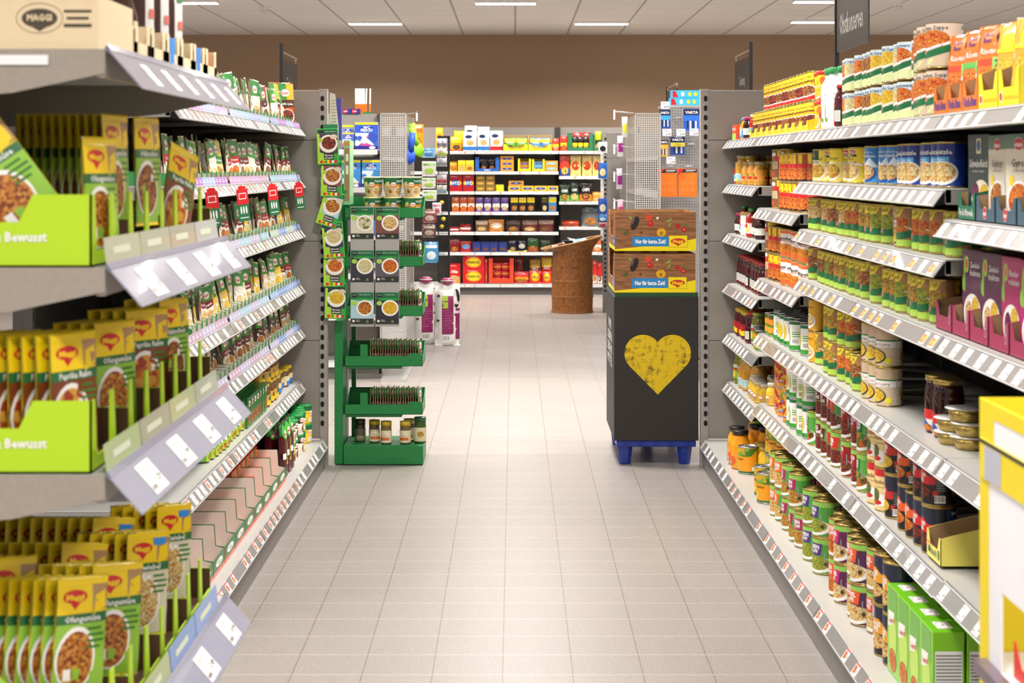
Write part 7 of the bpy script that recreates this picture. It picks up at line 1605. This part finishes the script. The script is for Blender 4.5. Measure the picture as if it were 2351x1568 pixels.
bpack(1539, 314, 1572, 356, '#22408a', '#e8d43c', 'VARTA', 'blue and yellow battery pack in the middle of the pegboard')
bpack(1512, 388, 1554, 452, '#e8701c', '', '', 'orange pack with black header, left one on pegboard', 'felt_pad_pack')
bpack(1557, 387, 1600, 452, '#e8701c', '', '', 'orange pack with black header, right one on pegboard', 'felt_pad_pack')
for i in range(2):
    p = carton('foil_box', .22, .1, .052, '#3fb0e0', [('poly', [(-.10, .004), (-.06, .004), (-.08, .048), (-.1, .048)], RED, 2), ('ell', -.03, .026, .012, .016, WHT, 2), ('ell', .02, .026, .012, .014, YEL, 2), ('ell', .06, .026, .012, .014, YEL, 2)])
    place(p, (XW(1570, 12.0)+i*.01, 11.93, ZW(247, DPg)+.016+i*.053), 0, 'light blue box with red flash, %s of two above the batteries' % ('lower', 'upper')[i], 'light blue boxes')
# hook goods left side of right gondola
for i, (px, py, c1, c2) in enumerate(((1424, 345, '#e8e4e0', '#a01c8a'), (1423, 420, '#d8c8dc', '#8a1c7a'), (1426, 492, '#e8b8c8', '#c83a8a'), (1437, 300, '#f0efe8', '#e8e84a'))):
    p = pouch('brush_pack', .05, .14, .02, c1, [('rect', -.02, .03, .02, .09, G_(c2), 2)], cat='pack')
    place(p, (XW(px, 11.6), 11.62+i*.04, ZW(py+14, 11.6)), .6, 'white and purple pack on hooks left of perforated panel, %s counted' % nth(i+1), 'hanging brush packs')
# gloves and bags at the left perforated panel
glv = G()
for k in range(5):
    x = (k-2)*.014; glv.tube([(x*.7, 0, 0), (x, 0, -.05), (x*1.15, 0, -.075-.012*(2-abs(k-2)))], .0085, C('#8fd02c', .5), 8)
glv.tube([(0, 0, .0), (0, 0, .06), (0, 0, .12)], .022, C('#8fd02c', .5), 8)
for i, (px, py, c, a) in enumerate(((940, 345, '#1f4fc0', .1), (952, 330, '#8fd02c', -.35), (948, 322, '#8fd02c', -.2))):
    m2 = glv.mesh('glove'); 
    if c != '#8fd02c': m2.materials[0] = C(c, .5)
    o_ = ob('rubber_glove', m2, None, (XW(px, 11.75)+.01, 11.75+i*.05, ZW(py, 11.75)), (0, a, .5)); tag(o_, ('blue rubber glove hanging lowest beside the perforated panel', 'lime green rubber glove leaning right, beside the perforated panel', 'lime green rubber glove behind the leaning one')[i], 'glove', 'hanging rubber gloves')
def pedp(px, py, py1, c1, c2, d, label, w=.11, fd=None, name='hanging_pack'):
    h = (py1-py)*d/F
    p = pouch(name, w, h, .03, c1, [('ell', 0, h*.35, w*.32, h*.2, fd or G_(c2), 2), ('rect', -w*.4, h*.7, w*.4, h*.85, G_(c2), 2)], cat='pack', wr=.003, backcol=c1)
    place(p, (XW(px, d), d, ZW(py1, d)), .15, label, 'hanging pet goods')
pedp(985, 370, 405, '#e8e6e0', '#7ab83c', 13.2, 'white treat pouch with green spot, topmost of three', fd=LIM)
pedp(984, 408, 433, '#e4e2dc', '#7ab83c', 13.2, 'white treat pouch with green spot, middle of three', fd=LIM)
pedp(986, 436, 461, '#e6e4de', '#7ab83c', 13.2, 'white treat pouch with green spot, lowest of three', fd=LIM)
pedp(984, 340, 362, '#9accE8'.lower(), '#4a8ad8', 13.2, 'pale blue hanging pack above the treat pouches')
pedp(956, 285, 350, '#f0b41c', '#d8701c', 12.9, 'yellow orange bag behind the rubber gloves')
pedp(1003, 465, 494, '#f0ecea', '#c85a7a', 13.6, 'white pack with pink print below the treat pouches', w=.07)
pedp(986, 480, 512, '#8a4a4a', '#c8b0a8', 13.2, 'reddish chew pack, upper of two'); pedp(985, 515, 545, '#6a4a44', '#b8a89a', 13.2, 'brownish chew pack, lower of two')
pedp(990, 555, 603, '#4a9ad0', '#f0f4f8', 13.2, 'blue and white dental pack beside the green rack', w=.11)
# black wire stand
so3 = Vector((-.74, 16.6, 0)); t = thing('wire_stand', 'black wire stand with hanging packs, left of the back shelves', 'stand', so3)
bw = C('#1b1b1e', .5); bmesh_m = perf('black_mesh', '#1f1f22', pitch=.02, hole=.8, metal=.2)
xa, xb2 = XW(1006, 16.6), XW(1028, 16.6)+.012
for a, c in ((xa-.006, xa+.006), (xb2-.008, xb2+.008)):
    g = G(); g.T = Matrix.Translation(-so3); g.box(a, 16.6, 0, c, 16.62, ZW(312, 16.6), bw); ob('post', g, t)
g = G(); g.T = Matrix.Translation(-so3); g.box(xa, 16.6, ZW(318, 16.6), xb2, 16.62, ZW(312, 16.6), bw); ob('top_bar', g, t)
g = G(); g.T = Matrix.Translation(-so3); g.add([(xa, 16.625, .02), (xb2, 16.625, .02), (xb2, 16.625, ZW(318, 16.6)), (xa, 16.625, ZW(318, 16.6))], [(0, 1, 2, 3)], bmesh_m); ob('mesh_panel', g, t)
g = G(); g.T = Matrix.Translation(-so3); g.box(xa, 16.6, 0, xb2, 16.9, .03, bw); ob('base_plate', g, t)
for i, (py, c1, c2) in enumerate(((318, '#d8d4d8', '#8a8a9a'), (340, '#e8e8e0', '#c8d84a'), (362, '#d8d4dc', '#9aa0a8'), (402, '#c8b8c0', '#c83a4a'), (425, '#d0ccc0', '#8fb0c8'))):
    for j, px in enumerate((1008, 1020)):
        p = pouch('hanging_toy_pack', .05, .085, .012, c1, [('rect', -.02, .01, .02, .04, G_(c2), 2)], cat='pack')
        place(p, (XW(px, 16.5), 16.54-j*.02, ZW(py+20, 16.5)), 0, 'small pale pack on the black wire stand, row %s, %s column' % (ONES[i+1], ('left', 'right')[j]), 'packs on the wire stand')
for i, (px, py) in enumerate(((1014, 465), (1018, 503), (1014, 520))):
    o_ = ob('hanging_toy', G().lathe([(.001, -.02), (.018, -.012), (.022, 0), (.018, .012), (.001, .02)], YEL, 12, cap0=False, cap1=False), None, (XW(px, 16.4), 16.42, ZW(py, 16.4))); tag(o_, 'small yellow hanging toy on the black stand, %s from the top' % nth(i+1), 'toy', 'yellow hanging toys')
# bags of dog food
dogm = FOOD('#2a2422', '#efe9e4', '#1c1818', 14)
def dogbag(seed):
    p = pouch('dog_food_bag', .205, .50, .13, '#e9e6e0', [('rect', -.05, .09, .045, .36, G_('#8a1a5a'), 1), ('rect', -.045, .30, .0, .40, G_('#a8c83a'), 2), ('rect', .0, .30, .045, .40, G_('#8a1a5a'), 2), ('rect', -.04, .03, .02, .08, WHT, 2)]+barcode(-.04, .03, .06, .05, 2)+[('rect', .062, .05, .098, .30, G_('#8a1a5a'), 2), txt('LIEBLING', .078, .27, .02, WHT, w=.05, bold=.04), ('ell', .07, .38, .028, .075, dogm, 2), ('ell', -.08, .2, .012, .010, f_brn, 2), ('ell', .06, .25, .010, .012, f_brn, 2), ('ell', -.075, .4, .012, .012, f_brn, 2)]+lines(-.038, .28, .07, 8, .02, G_('#b86a9a'), 3, .004), gus=.95, wr=.007, n=8, m=10, cat='bag', backcol='#e6e2da', seed=seed)
    top = G(); top.lathe([(.02, .488), (.045, .505), (.055, .525), (.035, .54), (.001, .545)], G_('#b0266a'), 12, cap0=True); top.lathe([(.046, .515), (.057, .520), (.055, .527)], WHT, 12, cap0=False, cap1=False)
    p.kids.append(('gathered_top', top.mesh('gathered_top'))); return p
db = dogbag(3); dd3 = 5672/(794-384)
place(db, (XW(1027, dd3+.06), dd3+.08, .001), .12, 'standing white and purple dog food bag, right one of the pair', 'dog food bags')
place(dogbag(7), (XW(977, dd3+.2), dd3+.24, .001), .3, 'white and purple dog food bag half hidden behind the green rack', 'dog food bags')
# wicker basket
bx, by = XW(1314, 17.05), 17.06
wk = noisy('wicker', '#8a4f22', '#b87838', scale=70, rough=.45, stretch=(1, 1, .4)); wkd = noisy('wicker_dark', '#5c3014', '#7a4520', scale=60, rough=.5)
g = G(); nst = 40; rows = 64; R0 = .198; vs = []; fs = []; seg = nst*4; hh = .615
for j in range(rows*2+1):
    z = hh*j/(rows*2); band = 1 if (j//2) % 16 in (0, 1) else 0
    for k in range(seg):
        a = 2*PI*k/seg; ph_2 = a*nst/2+((j//2) % 2)*PI
        r = R0+.0045*math.sin(ph_2)*(1 if j % 2 else .15)+(.003 if j % 2 else -.002)+band*.006+.004*math.sin(z*9)
        vs.append((r*math.sin(a), -r*math.cos(a), z))
for j in range(rows*2):
    for k in range(seg):
        l = (k+1) % seg; fs.append((j*seg+k, j*seg+l, (j+1)*seg+l, (j+1)*seg+k))
bt = thing('wicker_basket', 'tall brown wicker basket with slanted rim in front of the back shelves', 'basket', (bx, by, 0))
g.add(vs, fs, wk, True); g.lathe([(.19, 0), (.19, .02)], wkd, 32); ob('woven_body', g, bt)
g = G(); vs = []; fs = []; nr = 14
for j in range(nr+1):
    t_ = j/nr
    for k in range(seg):
        a = 2*PI*k/seg; sl = math.sin(a)
        r = R0-.004+t_*(.055+.035*max(0, -sl)+.01*sl)+.004*math.sin(a*nst/2+(j % 2)*PI)
        z = hh+.0+t_*(.075+.065*sl)
        vs.append((r*math.sin(a)*(1+.12*t_), -r*math.cos(a), z))
for j in range(nr):
    for k in range(seg):
        l = (k+1) % seg; fs.append((j*seg+k, j*seg+l, (j+1)*seg+l, (j+1)*seg+k))
g.add(vs, fs, wk, True)
rim = [vs[nr*seg+k*2] for k in range(seg//2)]
g.tube([(x, y, z+.004) for x, y, z in rim], .009, noisy('wicker_rim', '#9a6a34', '#c8985a', scale=60, rough=.45), 6, closed=True); ob('flared_rim', g, bt)
ob('lining', G().lathe([(.17, hh-.04), (.001, hh-.04)], wkd, 24, cap0=False, cap1=False), bt)
cols = ['#5aa8d0', '#1c1c20', '#7ac0dc', '#a8acb0', '#a82c2c', '#2c3034', '#6ab0d0', '#c8ccd0', '#3a3a3e']
rn = random.Random(2)
for i in range(12):
    c = cols[i % 9]; p = pouch('treat_bag', .13, .16, .035, c, [('ell', 0, .06, .04, .03, f_sch, 2), ('rect', -.05, .10, .05, .125, WHT, 2)], cat='bag', wr=.005, backcol=c, seed=i)
    a = i*2.4; r = .03+.095*((i*7 % 10)/10); x = r*math.sin(a); y = -r*math.cos(a)
    place(p, (bx+x, by+y, hh+.005+x*.28+.0), rn.uniform(0, 6.28), 'crinkled %s snack bag in the basket, %s in the heap' % ({'#5aa8d0': 'blue', '#7ac0dc': 'pale blue', '#6ab0d0': 'light blue', '#1c1c20': 'black', '#2c3034': 'charcoal', '#3a3a3e': 'dark grey', '#a8acb0': 'silver', '#c8ccd0': 'pale silver', '#a82c2c': 'red'}[c], nth(i+1)), 'bags in the basket', rx=rn.uniform(-1.35, -.9), ry=rn.uniform(-.3, .3))
# far right end panel with slotted post and clip strip
pe_ = endpanel(1, 17.1, XW(1384, 17.1), 1.50, ZW(306, 17.1), 'grey end panel behind the perforated hook panel, far right', seams=(ZW(363, 17.1), ZW(410, 17.1), .6), name='far_end_screen', zb=.02)
cs_ = tag(ob('clip_strip', G().box(XW(1379, 17.0), 17.0, ZW(552, 17.0), XW(1386, 17.0), 17.003, ZW(335, 17.0), C('#efece8', .4))), 'white hanging strip that carries small snack packs by the far post', 'strip')
for i, (py, c, c2) in enumerate(((332, '#f2f2f0', '#1c1c20'), (380, '#2f6ac0', '#e8e0b0'), (462, '#2f5ab0', '#e8e0c0'), (500, '#3a78c0', '#d8e8f0'), (515, '#b88a8a', '#a83a4a'))):
    hgt = (25, 36, 36, 16, 14)[i]; p = pouch('hanging_snack_pack', .088, hgt*17/F, .015, c, [('ell', 0, hgt*17/F*.4, .03, hgt*17/F*.25, G_(c2), 2)], cat='pack', backcol=c)
    place(p, (XW(1384, 16.95), 16.97, ZW(py+hgt-6, 16.95)), 0, ('white cat shaped card at the top of the hanging strip', 'upper blue snack pack on the hanging strip', 'middle blue snack pack on the hanging strip', 'small blue pack low on the hanging strip', 'pink grey pack at the bottom of the hanging strip')[i], 'packs on the hanging strip')
# ================= CAMERA / LIGHT / VIEW =================
cam = bpy.data.cameras.new('camera'); co = bpy.data.objects.new('camera', cam); COL.objects.link(co)
co.location = (0, 0, H); co.rotation_euler = (PI/2, 0, 0)
cam.sensor_width = 36; cam.lens = 36*F/2351
cam.shift_x = -(CX-1175.5)/2351; cam.shift_y = -(784-CY)/2351
cam.clip_start = .05; cam.clip_end = 60
cam.dof.use_dof = True; cam.dof.focus_distance = 8.3; cam.dof.aperture_fstop = 8.6
scn.camera = co
w = bpy.data.worlds.new('world'); scn.world = w; w.use_nodes = True
w.node_tree.nodes['Background'].inputs[0].default_value = (1, .97, .94, 1)
w.node_tree.nodes['Background'].inputs[1].default_value = WORLD
scn.view_settings.view_transform = 'Standard'; scn.view_settings.look = 'None'
scn.view_settings.gamma = 1.0; scn.view_settings.use_curve_mapping = False
scn.view_settings.exposure = EXPO
scn.cycles.use_denoising = True
scn.cycles.use_adaptive_sampling = True; scn.cycles.adaptive_threshold = .03
scn.cycles.max_bounces = 6; scn.cycles.diffuse_bounces = 3; scn.cycles.glossy_bounces = 3; scn.cycles.transparent_max_bounces = 12
scn.cycles.sample_clamp_indirect = 4
